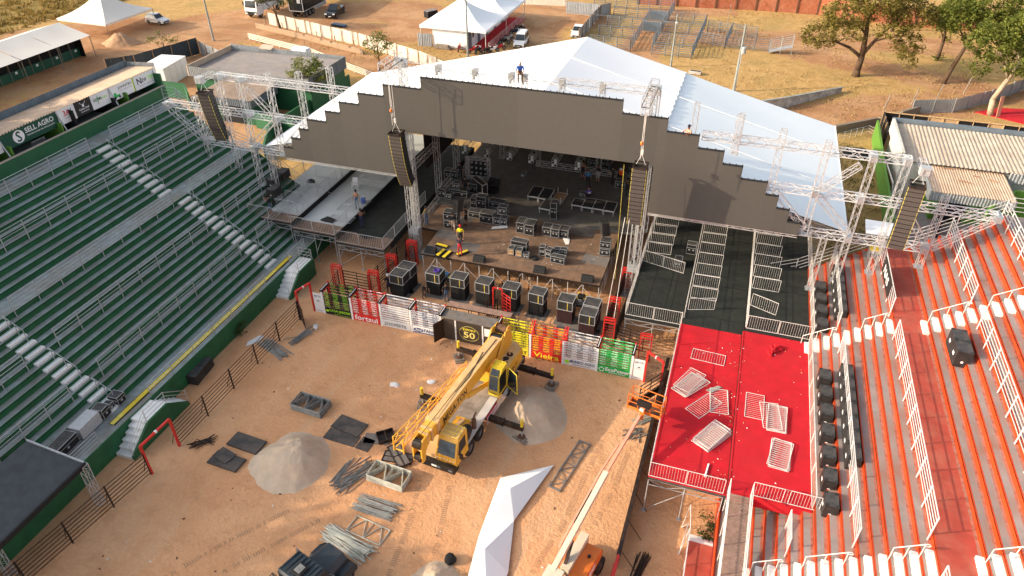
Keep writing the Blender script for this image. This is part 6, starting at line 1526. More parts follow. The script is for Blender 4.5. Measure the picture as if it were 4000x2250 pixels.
# lattice jib stowed beside the boom
J0, J1 = Vector((.9, -.62, 3.35)), Vector((7.6, -1.45, 2.85))
q = MB(); du = (J1 - J0); n = 14
for k in (0, 1):
    for dz in (0, -.55):
        off0 = Vector((0, -.0 - .30 * k, dz * .6)); off1 = Vector((0, -.62 * k, dz)); q.tube(J0 + off0, J1 + off1, .035, 6)
for i in range(n):
    t0, t1 = i / n, (i + 1) / n
    a = J0 + du * t0; b = J0 + du * t1; w0 = -.30 - .32 * t0; w1 = -.30 - .32 * t1; h0 = -.33 - .22 * t0; h1 = -.33 - .22 * t1
    q.tube(a + Vector((0, 0 if i % 2 else w0, 0)), b + Vector((0, w1 if i % 2 else 0, 0)), .018, 4); q.tube(a + Vector((0, w0, 0 if i % 2 else h0)), b + Vector((0, w1, h1 if i % 2 else 0)), .018, 4); q.tube(a + Vector((0, 0, 0 if i % 2 else h0)), b + Vector((0, 0, h1 if i % 2 else 0)), .018, 4)
for dy, dz in ((0, 0), (-.62, 0)): q.tube(J1 + Vector((0, dy, .05)), J1 + Vector((.05, dy, -1.0)), .05, 6)
q.tube(J1 + Vector((0, 0, -.9)), J1 + Vector((0, -.62, -.9)), .04, 6); q.tube(J1 + Vector((0, 0, 0)), J1 + Vector((0, -.62, -.9)), .03, 6)
obj('lattice_jib', q, 'crane_yellow', CR); q = MB(); q.beam((.4, -.5, 3.3), (5.6, -1.0, 2.75), .14, .2); obj('jib_beam', q, 'lift_orange', CR)
# operator's cab
q = MB(); q.prism([(.05, 1.5), (1.25, 1.5), (1.32, 2.1), (1.1, 3.0), (.8, 3.35), (.05, 3.35)], 'y', .66, 1.36); oc = obj('operator_cab', q, 'yellow', CR)
q = MB(); q.slab((1.335, .72, 2.05), (1.335, 1.3, 2.05), (1.12, 1.28, 2.98), (1.12, .74, 2.98), .015); q.v = [(a + .012, b, c) for a, b, c in q.v]; obj('windscreen', q, 'glass_light', oc)
q = MB(); q.slab((1.11, .74, 3.03), (1.11, 1.28, 3.03), (.84, 1.26, 3.34), (.84, .76, 3.34), .012); q.v = [(a + .012, b, c + .012) for a, b, c in q.v]; obj('roof_window', q, 'glass', oc)
q = MB(); q.box(.2, 1.15, 1.362, 1.375, 1.75, 3.05); obj('door_opening', q, 'black_paint', oc)
q = MB()
for i in range(4): q.tube((.1 + i * .25, .7, 3.4), (.1 + i * .25, 1.32, 3.4), .014, 5)
for i in range(4): q.tube((.05, .7 + i * .2, 3.4), (.88, .7 + i * .2, 3.4), .014, 5)
obj('roof_grid', q, 'yellow', oc)
q = MB(); q.slab((0, 0, 1.6), (0, 1.0, 1.6), (0, .95, 3.1), (0, .2, 3.15), .03); dd_ = obj('open_door', q, 'glass', oc, loc=(.15, 1.4, 0), rot=(0, 0, R(-28))); q = MB(); q.path([(0, 0, 1.6), (0, 1.02, 1.6), (0, .97, 3.1), (0, .2, 3.17), (0, 0, 1.6)], .03, 6); obj('door_frame', q, 'yellow', dd_)
obj('lettering', text_mb('TEREX', plane_M((1.30, .78, 1.72), (0, 1, 0), (0.0, 0, 1)), .45, .1), 'ink_black', oc)
# ---------------------------------------------------------------- boom lift
BL = thing('boom_lift', 'orange and cream telescopic boom lift with raised basket', 'boom lift', (8.1, -15.3, 0), R(78))
q = MB(); q.box(-1.3, 1.3, -.75, .75, .45, .85); obj('chassis', q, 'lift_orange', BL)
for x in (-1.05, 1.05):
    for s_ in (-1, 1): wheel_parts(BL, x, s_ * .88, .48, .38, 'wheel', s_)
q = MB(); q.lathe((0, 0, .85), [(.6, 0), (.6, .15)], 20); obj('slew_ring', q, 'black_steel', BL)
q = MB(); q.prism([(-1.9, 1.0), (1.2, 1.0), (1.3, 1.35), (1.1, 1.75), (-.3, 1.95), (-1.6, 1.85), (-1.95, 1.5)], 'y', -.95, -.2); hd = obj('engine_hood', q, 'lift_orange', BL)
q = MB(); q.cbox((.35, -.62, 1.9), (.14, .12, .14)); obj('cap', q, 'black_paint', hd); q = MB(); q.box(-.3, .35, -.962, -.952, 1.3, 1.6); obj('decal', q, 'banner_white', hd); obj('lettering', text_mb('JLG', plane_M((-.2, -.968, 1.37), (1, 0, 0), (0, 0, 1)), .45, .17), 'lift_orange', hd)
q = MB(); q.prism([(-1.9, 1.0), (1.2, 1.0), (1.2, 1.6), (-1.6, 1.6), (-1.9, 1.4)], 'y', .25, .85); obj('tank_hood', q, 'lift_orange', BL)
q = MB(); q.box(-1.0, 1.25, -.18, .26, 1.5, 2.2); obj('boom_cradle', q, 'lift_cream', BL)
q = MB(); q.box(-2.2, -1.55, -.2, .6, 1.3, 2.9); obj('boom_pivot', q, 'lift_cream', BL)
L0 = Vector((-1.75, .32, 2.75)); L1 = Vector((4.1, .3, 3.5)); L2 = Vector((8.0, .12, 4.15))
q = MB(); q.beam(L0, L1, .26, .32); b_ = obj('boom', q, 'lift_cream', BL)
q = MB(); q.beam(L1 - (L1 - L0) * .02, L2, .15, .2); obj('fly_boom', q, 'lift_pink', b_)
q = MB(); q.beam(L0 + Vector((1.2, .28, .1)), L1 + Vector((.0, .25, .1)), .1, .12); q.beam(L1 + Vector((-.2, .24, .1)), L1 + Vector((1.8, .1, .35)), .08, .1); obj('hose_tube', q, 'lift_pink', b_)
q = MB()
for i in range(15): q.cbox((1.0 + i * .13, .58, 3.05 + i * .017), (.05, .16, .16))
for dz in (-.08, .08): q.beam((.95, .52, 3.05 + dz), (2.9, .52, 3.3 + dz), .03)
obj('cable_carrier', q, 'black_steel', b_)
q = MB(); q.beam((-1.4, .05, 1.7), (.2, .25, 2.75), .16); obj('lift_cylinder', q, 'black_steel', BL)
q = MB(); q.beam(L2, L2 + Vector((.35, .0, -.45)), .2, .25); q.beam(L2 + Vector((.3, 0, -.5)), L2 + Vector((.55, 0, .3)), .16, .2); obj('basket_mount', q, 'lift_orange', BL)
bk = MB(); c = L2 + Vector((1.0, 0, -.35)); hx, hy = .38, .95
bk.box(c.x - hx, c.x + hx, c.y - hy, c.y + hy, c.z, c.z + .05); fl = obj('basket_floor', bk, 'rust', BL)
q = MB()
for z, r in ((.06, .035), (.55, .022), (1.05, .03)):
    for a, b in (((-hx, -hy), (hx, -hy)), ((hx, -hy), (hx, hy)), ((hx, hy), (-hx, hy)), ((-hx, hy), (-hx, -hy))): q.tube((c.x + a[0], c.y + a[1], c.z + z), (c.x + b[0], c.y + b[1], c.z + z), r, 6)
for sx in (-hx, hx):
    for y in (-hy, -.35, .35, hy): q.tube((c.x + sx, c.y + y, c.z), (c.x + sx, c.y + y, c.z + 1.05), .024, 6)
obj('basket_rail', q, 'lift_orange', BL)
q = MB()
for a, b in (((-hx, -hy), (hx, -hy)), ((hx, -hy), (hx, hy)), ((hx, hy), (-hx, hy)), ((-hx, hy), (-hx, -hy))): q.beam((c.x + a[0], c.y + a[1], c.z + .12), (c.x + b[0], c.y + b[1], c.z + .12), .02, .2)
obj('toe_board', q, 'lift_orange', BL)
q = MB(); q.cbox((c.x - hx - .02, c.y, c.z + .8), (.3, .75, .4)); obj('control_box', q, 'black_paint', BL); q = MB(); q.cbox((c.x - hx - .2, c.y + .05, c.z + .45), (.1, .22, .16)); obj('junction_box', q, 'banner_white', BL)
# ---------------------------------------------------------------- old blue truck at the bottom edge
TK = thing('old_truck', 'dark blue old bonneted truck seen from above at the bottom edge', 'truck', (-3.6, -19.9, 0), R(73))
q = MB(); q.prism([(-.95, .75), (.55, .75), (.55, 1.75), (.35, 2.35), (-.85, 2.4), (-.95, 2.3)], 'y', -.95, .95); q.v = [(x, y * (.93 if z > 1.8 else 1), z) for x, y, z in q.v]; cab = obj('cab', q, 'truck_blue', TK)
q = MB()
for i in range(7): q.box(-.8, .3, -.78 + i * .26, -.75 + i * .26, 2.37, 2.415)
obj('roof_rib', q, 'truck_blue', cab); q = MB(); q.cbox((-.35, 0, 2.44), (.62, .62, .1), 0, 0, .9); obj('roof_hatch', q, 'black_matte', cab); q = MB(); q.cbox((-.35, 0, 2.5), (.4, .36, .06)); obj('fan', q, 'pipe_grey', cab)
q = MB(); q.slab((.57, -.85, 1.8), (.57, .85, 1.8), (.4, .78, 2.3), (.4, -.78, 2.3), .01); obj('windscreen', q, 'glass', cab)
for s_ in (-1, 1):
    q = MB(); q.slab((-.7, s_ * .957, 1.7), (.4, s_ * .957, 1.7), (.25, s_ * .9, 2.22), (-.7, s_ * .9, 2.22), .01); obj('side_window', q, 'glass', cab)
    q = MB(); q.path([(.45, s_ * .95, 1.9), (.5, s_ * 1.25, 2.0), (.5, s_ * 1.28, 1.7)], .015, 5); q.cbox((.5, s_ * 1.28, 1.75), (.05, .2, .3)); obj('mirror', q, 'pipe_grey', cab)
q = MB(); q.prism([(-.8, .8), (.8, .8), (.82, 1.4), (.55, 1.68), (-.55, 1.68), (-.82, 1.4)], 'x', .55, 1.75, 0, .86); obj('bonnet', q, 'truck_blue', TK)
for s_ in (-1, 1):
    q = MB(); q.prism([(.7, .6), (1.95, .6), (1.95, .9), (1.6, 1.15), (1.0, 1.15), (.7, .9)], 'y', s_ * .72, s_ * 1.1); obj('mudguard', q, 'truck_blue', TK)
    wheel_parts(TK, 1.35, s_ * .9, .46, .26, 'wheel', s_); wheel_parts(TK, -2.6, s_ * .9, .46, .3, 'wheel', s_)
q = MB(); q.box(1.85, 2.0, -1.0, 1.0, .5, .75); obj('bumper', q, 'black_steel', TK)
q = MB(); q.box(-4.2, -1.1, -1.05, 1.05, .95, 1.1); obj('bed', q, 'wood_grey', TK)
q = MB()
for y in (-1.0, -.5, 0, .5, 1.0): q.tube((-1.15, y, 1.1), (-1.15, y, 2.3), .03, 6)
for z in (1.4, 1.8, 2.3): q.tube((-1.15, -1.0, z), (-1.15, 1.0, z), .03, 6)
for i in range(12): q.tube((-1.15, -1 + i / 6, 1.9), (-1.15, -.85 + i / 6, 2.3), .01, 4)
q.path([(-1.15, 1.0, 2.3), (-1.5, 1.0, 2.2), (-1.5, .5, 2.2), (-1.15, .5, 2.3)], .025, 5)
obj('headboard_rack', q, 'black_steel', TK)
# ---------------------------------------------------------------- people
def person(label, loc, rz, shirt, pants, pose='stand', skin='skin', hat=None, hair=True, short=False, bare=False, sc_=1.0, num=None):
    J = {'pel': (0, 0, .93), 'sp': (0, -.01, 1.14), 'ch': (0, 0, 1.36), 'nk': (0, .0, 1.48), 'hb': (0, .02, 1.56), 'ht': (0, .02, 1.70),
         'hl': (-.1, 0, .90), 'kl': (-.11, .03, .50), 'al': (-.12, -.02, .09), 'tl': (-.14, .15, .04), 'hr': (.1, 0, .90), 'kr': (.11, .03, .50), 'ar': (.12, -.02, .09), 'tr': (.14, .15, .04),
         'sl': (-.19, 0, 1.41), 'el': (-.26, -.02, 1.14), 'wl': (-.28, .08, .90), 'gl': (-.28, .11, .82), 'sr': (.19, 0, 1.41), 'er': (.26, -.02, 1.14), 'wr': (.28, .08, .90), 'gr': (.28, .11, .82)}
    if pose == 'walk': J.update(kl=(-.11, .22, .52), al=(-.11, .25, .10), tl=(-.12, .42, .06), kr=(.11, -.05, .5), ar=(.11, -.36, .14), tr=(.12, -.22, .04), el=(-.25, -.14, 1.16), wl=(-.24, -.1, .92), gl=(-.24, -.05, .84), er=(.25, .1, 1.15), wr=(.24, .26, .98), gr=(.24, .32, .92))
    if pose == 'bend': J.update(sp=(0, .1, 1.08), ch=(0, .28, 1.22), nk=(0, .38, 1.28), hb=(0, .45, 1.31), ht=(0, .56, 1.36), sl=(-.18, .3, 1.24), sr=(.18, .3, 1.24), el=(-.22, .42, 1.0), er=(.22, .42, 1.0), wl=(-.14, .56, .82), wr=(.14, .56, .82), gl=(-.12, .6, .75), gr=(.12, .6, .75), kl=(-.13, .14, .5), kr=(.13, .14, .5))
    if pose == 'sit': J.update(pel=(0, 0, .48), sp=(0, -.03, .68), ch=(0, .02, .9), nk=(0, .05, 1.02), hb=(0, .08, 1.1), ht=(0, .1, 1.24), hl=(-.1, .05, .47), hr=(.1, .05, .47), kl=(-.14, .42, .5), kr=(.14, .42, .5), al=(-.13, .46, .1), ar=(.13, .46, .1), tl=(-.13, .63, .05), tr=(.13, .63, .05), sl=(-.19, .02, .95), sr=(.19, .02, .95), el=(-.25, .12, .7), er=(.25, .12, .7), wl=(-.14, .35, .62), wr=(.14, .35, .62), gl=(-.1, .42, .6), gr=(.1, .42, .6))
    if pose == 'reach': J.update(el=(-.3, .15, 1.25), wl=(-.2, .38, 1.28), gl=(-.17, .46, 1.3), er=(.3, .15, 1.25), wr=(.2, .38, 1.28), gr=(.17, .46, 1.3))
    if pose == 'photo': J.update(el=(-.26, .16, 1.28), wl=(-.1, .28, 1.48), gl=(-.06, .3, 1.55), er=(.26, .16, 1.28), wr=(.1, .28, 1.48), gr=(.06, .3, 1.55), hb=(0, .06, 1.55), ht=(0, .08, 1.69))
    Rd = {'pel': .15, 'sp': .135, 'ch': .155, 'nk': .06, 'hb': .085, 'ht': .08, 'h': .095, 'k': .062, 'a': .045, 't': .035, 's': .068, 'e': .045, 'w': .033, 'g': .03}
    names = list(J); idx = {n: i for i, n in enumerate(names)}
    V = [J[n] for n in names]
    E = [('pel', 'sp'), ('sp', 'ch'), ('ch', 'nk'), ('nk', 'hb'), ('hb', 'ht')]
    for s_ in 'lr': E += [('pel', 'h' + s_), ('h' + s_, 'k' + s_), ('k' + s_, 'a' + s_), ('a' + s_, 't' + s_), ('ch', 's' + s_), ('s' + s_, 'e' + s_), ('e' + s_, 'w' + s_), ('w' + s_, 'g' + s_)]
    E = [(idx[a], idx[b]) for a, b in E]; rad = [Rd.get(n, Rd.get(n[0], .05)) for n in names]
    for s_, sg in (('l', -1), ('r', 1)):                                        # five unequal fingers on each hand
        g = Vector(J['g' + s_]); w_ = Vector(J['w' + s_]); d = (g - w_).normalized(); sd_ = d.cross(Vector((sg, 0, .001))).normalized()
        for k, (off, l_) in enumerate(((-.03, .075), (-.01, .085), (.01, .08), (.03, .065))):
            V.append(tuple(g + sd_ * off + d * (l_ * .55))); V.append(tuple(g + sd_ * off + d * l_ * .95 + Vector((-sg * .02, 0, 0)))); rad += [.0095, .008]
            E += [(idx['g' + s_], len(V) - 2), (len(V) - 2, len(V) - 1)]
        V.append(tuple(w_ + d * .04 + sd_ * -.05)); rad.append(.0105); E.append((idx['w' + s_], len(V) - 1))
    PEOPLE.append((label, loc, rz, shirt, pants, skin, hat, hair, short, bare, sc_, J, V, E, rad, num))
PEOPLE = []
def build_people():
    tmp = []
    for P_ in PEOPLE:
        me = bpy.data.meshes.new('p'); me.from_pydata(P_[12], P_[13], []); ob = bpy.data.objects.new('p', me); COL.objects.link(ob)
        md = ob.modifiers.new('s', 'SKIN'); md.use_smooth_shade = True; md.branch_smoothing = .3
        sv = me.skin_vertices[0].data
        for i, r in enumerate(P_[14]): sv[i].radius = (r, r * (.8 if i in (0, 1, 2) else 1)); sv[i].use_root = (i == 0)
        m2 = ob.modifiers.new('u', 'SUBSURF'); m2.levels = 1; m2.render_levels = 1
        tmp.append((ob, me))
    dg = bpy.context.evaluated_depsgraph_get()
    res = [bpy.data.meshes.new_from_object(o.evaluated_get(dg)) for o, m_ in tmp]
    for o, m_ in tmp: bpy.data.objects.remove(o); bpy.data.meshes.remove(m_)
    for P_, me in zip(PEOPLE, res):
        label, loc, rz, shirt, pants, skin, hat, hair, short, bare, sc_, J, V, E, rad, num = P_
        me.name = 'person'; me.materials.clear()
        for n_ in (skin, shirt, pants, 'cl_black'): me.materials.append(MAT(n_))
        segs = []
        def sg_(a, b, m_): segs.append((Vector(J[a]), Vector(J[b]), m_))
        sg_('nk', 'ht', 0); sg_('pel', 'sp', 2); sg_('sp', 'nk', 0 if bare else 1); sg_('hb', 'ht', 0)
        for s_ in 'lr':
            sg_('h' + s_, 'k' + s_, 2); sg_('k' + s_, 'a' + s_, 0 if short else 2); sg_('a' + s_, 't' + s_, 3); sg_('s' + s_, 'e' + s_, 0 if bare else 1); sg_('e' + s_, 'g' + s_, 0); sg_('ch', 's' + s_, 0 if bare else 1)
        mi = []
        for p in me.polygons:
            c_ = p.center; best = 9; bm = 0
            for a, b, m_ in segs:
                ab = b - a; t = max(0, min(1, (c_ - a).dot(ab) / ab.length_squared)); d = (c_ - a - ab * t).length
                if d < best: best = d; bm = m_
            mi.append(bm)
        me.polygons.foreach_set('material_index', mi)
        o = link('person', me, None, loc, (0, 0, rz)); o.scale = (sc_,) * 3
        tag(o, label, 'person')
        ht = Vector(J['ht']); hb = Vector(J['hb']); up = (ht - hb).normalized()
        q = MB(); q.lathe((0, 0, 0), [(.088, -.06), (.097, .02), (.085, .075), (.045, .105)], 12)
        Mq = up.to_track_quat('Z', 'Y').to_matrix().to_4x4(); Mq.translation = ht - up * .0 + Vector((0, -.015, 0))
        q.v = [tuple(Mq @ Vector(v)) for v in q.v]; obj('cap' if hat else 'hair', q, hat or 'hair', o, True)
        if hat: q = MB(); q.prism([(-.07, .06), (.07, .06), (.05, .17), (-.05, .17)], 'z', .0, .02); q.v = [tuple(Mq @ Vector(v)) for v in q.v]; obj('peak', q, hat, o)
        f = Vector((0, 1, 0)); f = (f - up * f.dot(up)).normalized(); s2 = up.cross(f); hc = (ht + hb) / 2
        q = MB()
        for k in (-1, 1): q.cbox(tuple(hc + f * .086 + s2 * .03 * k + up * .03), (.018, .012, .012))
        q.cbox(tuple(hc + f * .085 - up * .05), (.04, .012, .01)); obj('eyes_and_mouth', q, 'hair', o)
        q = MB(); q.cbox(tuple(hc + f * .094 - up * .005), (.018, .022, .035))
        for k in (-1, 1): q.cbox(tuple(hc + s2 * .088 * k), (.014, .03, .045))
        obj('nose_and_ears', q, skin, o)
        if num: obj('shirt_number', text_mb(num, plane_M((.1, -.165 + Vector(J['ch']).y, Vector(J['ch']).z - .16), (-1, 0, 0), (0, 0, 1)), .2, .2), 'banner_white', o)
person('person in bright yellow shirt, red cap and black shorts standing on the stage', (-7.1, 8.75, ZS), R(190), 'cl_yellow', 'cl_black', 'stand', hat='chute_red', short=True)
person('person in dark top and red trousers lifting a yellow cable ramp on the stage', (-6.55, 7.2, ZS), R(10), 'cl_plum', 'cl_red', 'reach')
person('person in black shirt and pink shorts by the stacked cases on the stage', (-8.35, 10.35, ZS), R(200), 'cl_black', 'cl_khaki', 'walk', short=True)
person('person in black shirt and shorts beside the left case group', (-7.75, 11.65, ZS), R(150), 'cl_black', 'cl_black', 'reach', short=True)
person('person in camouflage jacket and jeans at the left edge of the stage', (-10.85, 10.65, ZS), R(250), 'cl_camo', 'cl_jeans', 'stand')
person('person in light blue shirt seen from behind at the back of the stage', (.3, 20.9, ZK), R(10), 'cl_blue', 'cl_black', 'stand')
person('person in violet shirt with number 10 sitting on a riser', (.95, 18.55, ZK + .02), R(25), 'cl_purple', 'cl_black', 'sit', num='10')
person('person in black shirt and grey shorts at the back of the stage', (.95, 22.1, ZK), R(160), 'cl_black', 'galv', 'stand', short=True)
person('bare chested person beside the blue shirt at the back of the stage', (-.55, 22.5, ZK), R(200), 'cl_black', 'cl_black', 'stand', bare=True, short=True)
person('person in black beside the orange water cooler', (2.3, 22.1, ZK), R(120), 'cl_black', 'cl_black', 'reach')
person('person in black holding up a phone at the right edge of the stage', (4.0, 20.4, ZK), R(150), 'cl_black', 'cl_black', 'photo')
person('person in black sitting on cases at the far back of the stage', (1.5, 24.9, ZK + .3), R(180), 'cl_black', 'cl_navy', 'sit')
person('person in dark shirt behind the stage light at the back', (-5.3, 22.9, ZK), R(170), 'cl_brown', 'cl_black', 'stand')
person('person in dark clothes by the case pile at the left of the stage', (-9.6, 16.3, ZK), R(230), 'cl_black', 'cl_black', 'stand')
person('person in dark clothes next to the left tower at the back', (-11.0, 18.7, ZK), R(200), 'cl_black', 'cl_navy', 'stand')
person('person in black with backpack photographing from the left side deck', (-22.7, 6.6, C3), R(110), 'cl_black', 'cl_jeans', 'photo', short=True)
person('bare chested person in jeans on the middle white deck', (-16.95, 10.35, C2), R(190), 'cl_black', 'cl_jeans', 'stand', bare=True)
person('bare backed person in dark trousers at the edge of the white deck', (-15.6, 8.5, C1), R(15), 'cl_black', 'cl_navy', 'reach', 'skin_dark', bare=True)
person('person with white headscarf and dark clothes near the left speaker crates', (-11.1, 3.75, 0), R(20), 'cl_black', 'cl_navy', 'stand', hat='cl_white')
person('person in dark clothes bending forward before the speaker crates', (-8.35, 4.0, 0), R(240), 'cl_black', 'cl_brown', 'bend')
person('person in black shirt with red sleeves and jeans behind the white chutes', (-6.5, 4.05, 0), R(15), 'cl_black', 'cl_jeans', 'stand')
person('rigger in blue vest sitting on the top truss above the screen', (-2.35, 8.95, 15.82), R(200), 'plastic_blue', 'cl_brown', 'sit', hat='cl_white')
person('rigger in orange shirt and grey cap behind the right screen steps', (9.0, 9.05, 12.35), R(150), 'lift_pink', 'cl_navy', 'reach', hat='cl_navy')
person('person under the stage behind the centre alley', (-1.0, 7.6, 0), R(190), 'cl_brown', 'cl_khaki', 'stand', short=True)
build_people()
T = thing('backpack', 'black backpack worn by the photographer on the left deck', 'backpack', (-22.42, 6.65, C3 + 1.2), R(110)); q = MB(); q.cbox((0, -.08, 0), (.3, .2, .45), 0, 0, .8); obj('bag', q, 'black_cloth', T); q = MB(); q.cbox((0, -.2, -.06), (.22, .06, .2)); obj('pocket', q, 'black_matte', T)
# chain hoist hooks that hang in front of the screen
for lab, x, y, z0, z1 in (('left', -11.05, 6.9, 12.4, 16.0), ('right', 6.5, 5.9, 12.8, 15.9)):
    T = thing('chain_hoist', 'thin hoist chain with red hook hanging before the %s part of the screen' % lab, 'hoist', (x, y, z0), 0, 'hoist chains at the arrays')
    q = MB(); q.tube((0, 0, 0), (0, 0, z1 - z0), .02, 5); q.tube((.12, 0, .6), (.02, 0, z1 - z0), .02, 5); obj('chain', q, 'galv_w', T); q = MB(); q.lathe((0, 0, .9), [(.03, 0), (.1, .08), (.1, .2), (.04, .3)], 10); obj('hook_block', q, 'lift_orange', T)
# ---------------------------------------------------------------- vegetation
def leaf_cloud(blobs, n_clump, per, size, seed, flat=.8):
    r_ = random.Random(seed); mb = MB(); V = []; F = []
    tot = sum(b[1][0] * b[1][1] * b[1][2] for b in blobs)
    for c, rad in blobs:
        k = max(3, int(n_clump * rad[0] * rad[1] * rad[2] / tot))
        for _ in range(k):
            while True:
                u = Vector((r_.uniform(-1, 1), r_.uniform(-1, 1), r_.uniform(-1, 1)))
                if .25 < u.length < 1: break
            u = u * (u.length ** -.45)
            cc = Vector((c[0] + u.x * rad[0], c[1] + u.y * rad[1], c[2] + u.z * rad[2])); cr = size * r_.uniform(1.6, 3.2)
            for _ in range(int(per * r_.uniform(.5, 1.4))):
                p = cc + Vector((r_.gauss(0, cr), r_.gauss(0, cr), r_.gauss(0, cr * flat))) * .55
                a = Vector((r_.uniform(-1, 1), r_.uniform(-1, 1), r_.uniform(-.5, .5))).normalized() * size * r_.uniform(.5, 1.0)
                b = a.cross(Vector((r_.uniform(-1, 1), r_.uniform(-1, 1), r_.uniform(.2, 1)))).normalized() * size * r_.uniform(.3, .6)
                o = len(V); V += [p - a, p + b, p + a, p - b]; F.append((o, o + 1, o + 2, o + 3))
    mb.add(V, F)
    return mb
def tree(label, x, y, trunk, limbs, blobs, leaf, bark='bark', n_clump=120, per=26, size=.22, seed=1, cat='tree', name='tree', grp=None):
    T = thing(name, label, cat, (x, y, 0), 0, grp)
    q = MB()
    for i in range(len(trunk) - 1): q.tube(trunk[i][:3], trunk[i + 1][:3], trunk[i][3], 9, trunk[i + 1][3], cap=True)
    for a, b, r0, r1 in limbs:
        a, b = Vector(a), Vector(b); mid = (a + b) / 2 + Vector((0, 0, .15 * (b - a).length * .5))
        q.tube(a, mid, r0, 7, (r0 + r1) / 2); q.tube(mid, b, (r0 + r1) / 2, 7, r1)
        for s_ in range(3):
            e = b + Vector((math.sin(seed + s_ * 2.1 + b.x), math.cos(seed * 2 + s_ * 1.7 + b.y), .5)) * .9; q.tube(b, e, r1, 5, r1 * .4)
    obj('trunk', q, bark, T, True)
    obj('crown', leaf_cloud(blobs, n_clump, per, size, seed), leaf, T)
    return T
tree('big spreading dry-leaved tree standing alone at the upper right', 26.2, 68.0, [(0, 0, -.1, .55), (.05, 0, .8, .42), (.1, 0, 2.6, .38), (-.1, .1, 5.2, .3), (-.4, .2, 7.5, .18)],
     [((.1, 0, 2.4), (-3.4, -.4, 4.2), .24, .14), ((-3.4, -.4, 4.2), (-6.2, -.6, 3.9), .14, .06), ((.1, 0, 2.8), (2.6, .5, 6.6), .26, .12), ((2.6, .5, 6.6), (4.2, .8, 9.0), .12, .05), ((1.2, .2, 4.6), (4.0, -.6, 5.6), .13, .06), ((-.2, .1, 5.4), (-2.8, .6, 7.4), .16, .07), ((-.4, .2, 7.2), (.6, 1.0, 9.6), .14, .05), ((-.4, .2, 7.2), (-2.0, -.6, 9.4), .12, .05)],
     [((-5.5, -.4, 4.9), (2.6, 2.2, 1.5)), ((-2.8, .4, 7.6), (3.2, 2.8, 1.8)), ((.8, .6, 9.6), (3.6, 3.2, 2.0)), ((4.6, .6, 8.2), (2.8, 2.6, 1.9)), ((5.0, -.4, 4.8), (1.9, 1.7, 1.8)), ((5.8, -.6, 3.0), (1.0, .9, 1.2)), ((-1.6, -1.0, 5.6), (1.8, 1.4, .8)), ((2.2, -1.4, 6.4), (1.8, 1.5, .9))], 'leaf_dry', n_clump=700, per=26, size=.2, seed=3)
tree('dense green tree with pale trunk overhanging the upper right corner', 40.4, 58.2, [(0, 0, -.1, .38), (-.3, .1, 1.8, .3), (.4, .2, 4.2, .26), (.9, .3, 6.5, .18)],
     [((.4, .2, 4.2), (-1.5, -.5, 7.0), .16, .07), ((.5, .2, 4.8), (3.0, .3, 7.0), .16, .07), ((.7, .3, 6.0), (.5, 1.2, 9.0), .14, .06)],
     [((-2.2, .4, 8.3), (2.6, 2.4, 2.2)), ((1.2, .2, 9.8), (3.4, 3.0, 2.4)), ((3.6, 0, 7.0), (2.8, 2.4, 2.2)), ((-2.6, .6, 5.6), (1.5, 1.3, 1.3)), ((.8, -.8, 6.6), (2.2, 1.6, 1.4)), ((4.6, -.6, 4.6), (2.0, 1.6, 1.7))], 'leaf_green', 'bark_pale', n_clump=460, per=32, size=.21, seed=5)
tree('green tree with leaning dark trunk left of the corner tree', 36.9, 68.5, [(0, 0, -.1, .34), (.4, .1, 2.0, .28), (1.1, .3, 4.6, .22), (1.9, .5, 7.0, .14)], [((1.1, .3, 4.6), (-.6, .6, 7.2), .13, .06), ((1.5, .4, 5.8), (3.6, .2, 8.0), .13, .06)],
     [((-.4, .6, 8.4), (2.8, 2.4, 2.0)), ((2.6, .4, 9.6), (3.2, 2.6, 2.2)), ((4.6, 0, 7.4), (2.6, 2.2, 1.9)), ((1.8, -.4, 6.4), (2.0, 1.5, 1.2))], 'leaf_green', n_clump=360, per=30, size=.21, seed=8)
tree('smaller green tree with leafy stem behind the leaning tree', 37.6, 78.7, [(0, 0, -.1, .26), (0, 0, 2.5, .2), (-.3, .1, 5.0, .14)], [((0, 0, 2.6), (-1.4, .2, 4.8), .1, .05), ((-.2, .1, 4.2), (1.4, .2, 6.2), .1, .05)],
     [((-1.2, .2, 5.4), (1.9, 1.7, 1.5)), ((.8, .3, 6.8), (2.4, 2.0, 1.7)), ((0, 0, .6), (.5, .5, .6)), ((.2, 0, 3.4), (.7, .6, .8))], 'leaf_green', n_clump=200, per=30, size=.2, seed=9)
tree('olive tree at the top edge behind the big dry tree', 33.0, 92.0, [(0, 0, -.1, .3), (.1, 0, 3.5, .2), (0, 0, 6, .12)], [((.1, 0, 3.4), (1.8, 0, 5.6), .1, .05), ((.1, 0, 3.4), (-1.8, 0, 5.6), .1, .05)], [((-2, 0, 6.4), (2.6, 2, 1.8)), ((2, 0, 6.8), (2.8, 2, 2.0)), ((0, .5, 8.4), (3, 2.4, 1.8))], 'leaf_olive', n_clump=200, per=28, size=.24, seed=12)
tree('olive grey tree at the right edge beside the corner tree', 48.0, 66.0, [(0, 0, -.1, .3), (0, 0, 3.5, .2), (0, 0, 6, .12)], [((0, 0, 3.4), (1.8, 0, 5.6), .1, .05), ((0, 0, 3.4), (-1.8, 0, 5.6), .1, .05)], [((-2, 0, 5.4), (2.6, 2, 2.2)), ((1.5, 0, 6.8), (2.8, 2, 2.4)), ((-.5, .5, 8.4), (3, 2.4, 2.0))], 'leaf_olive', n_clump=260, per=30, size=.2, seed=14)
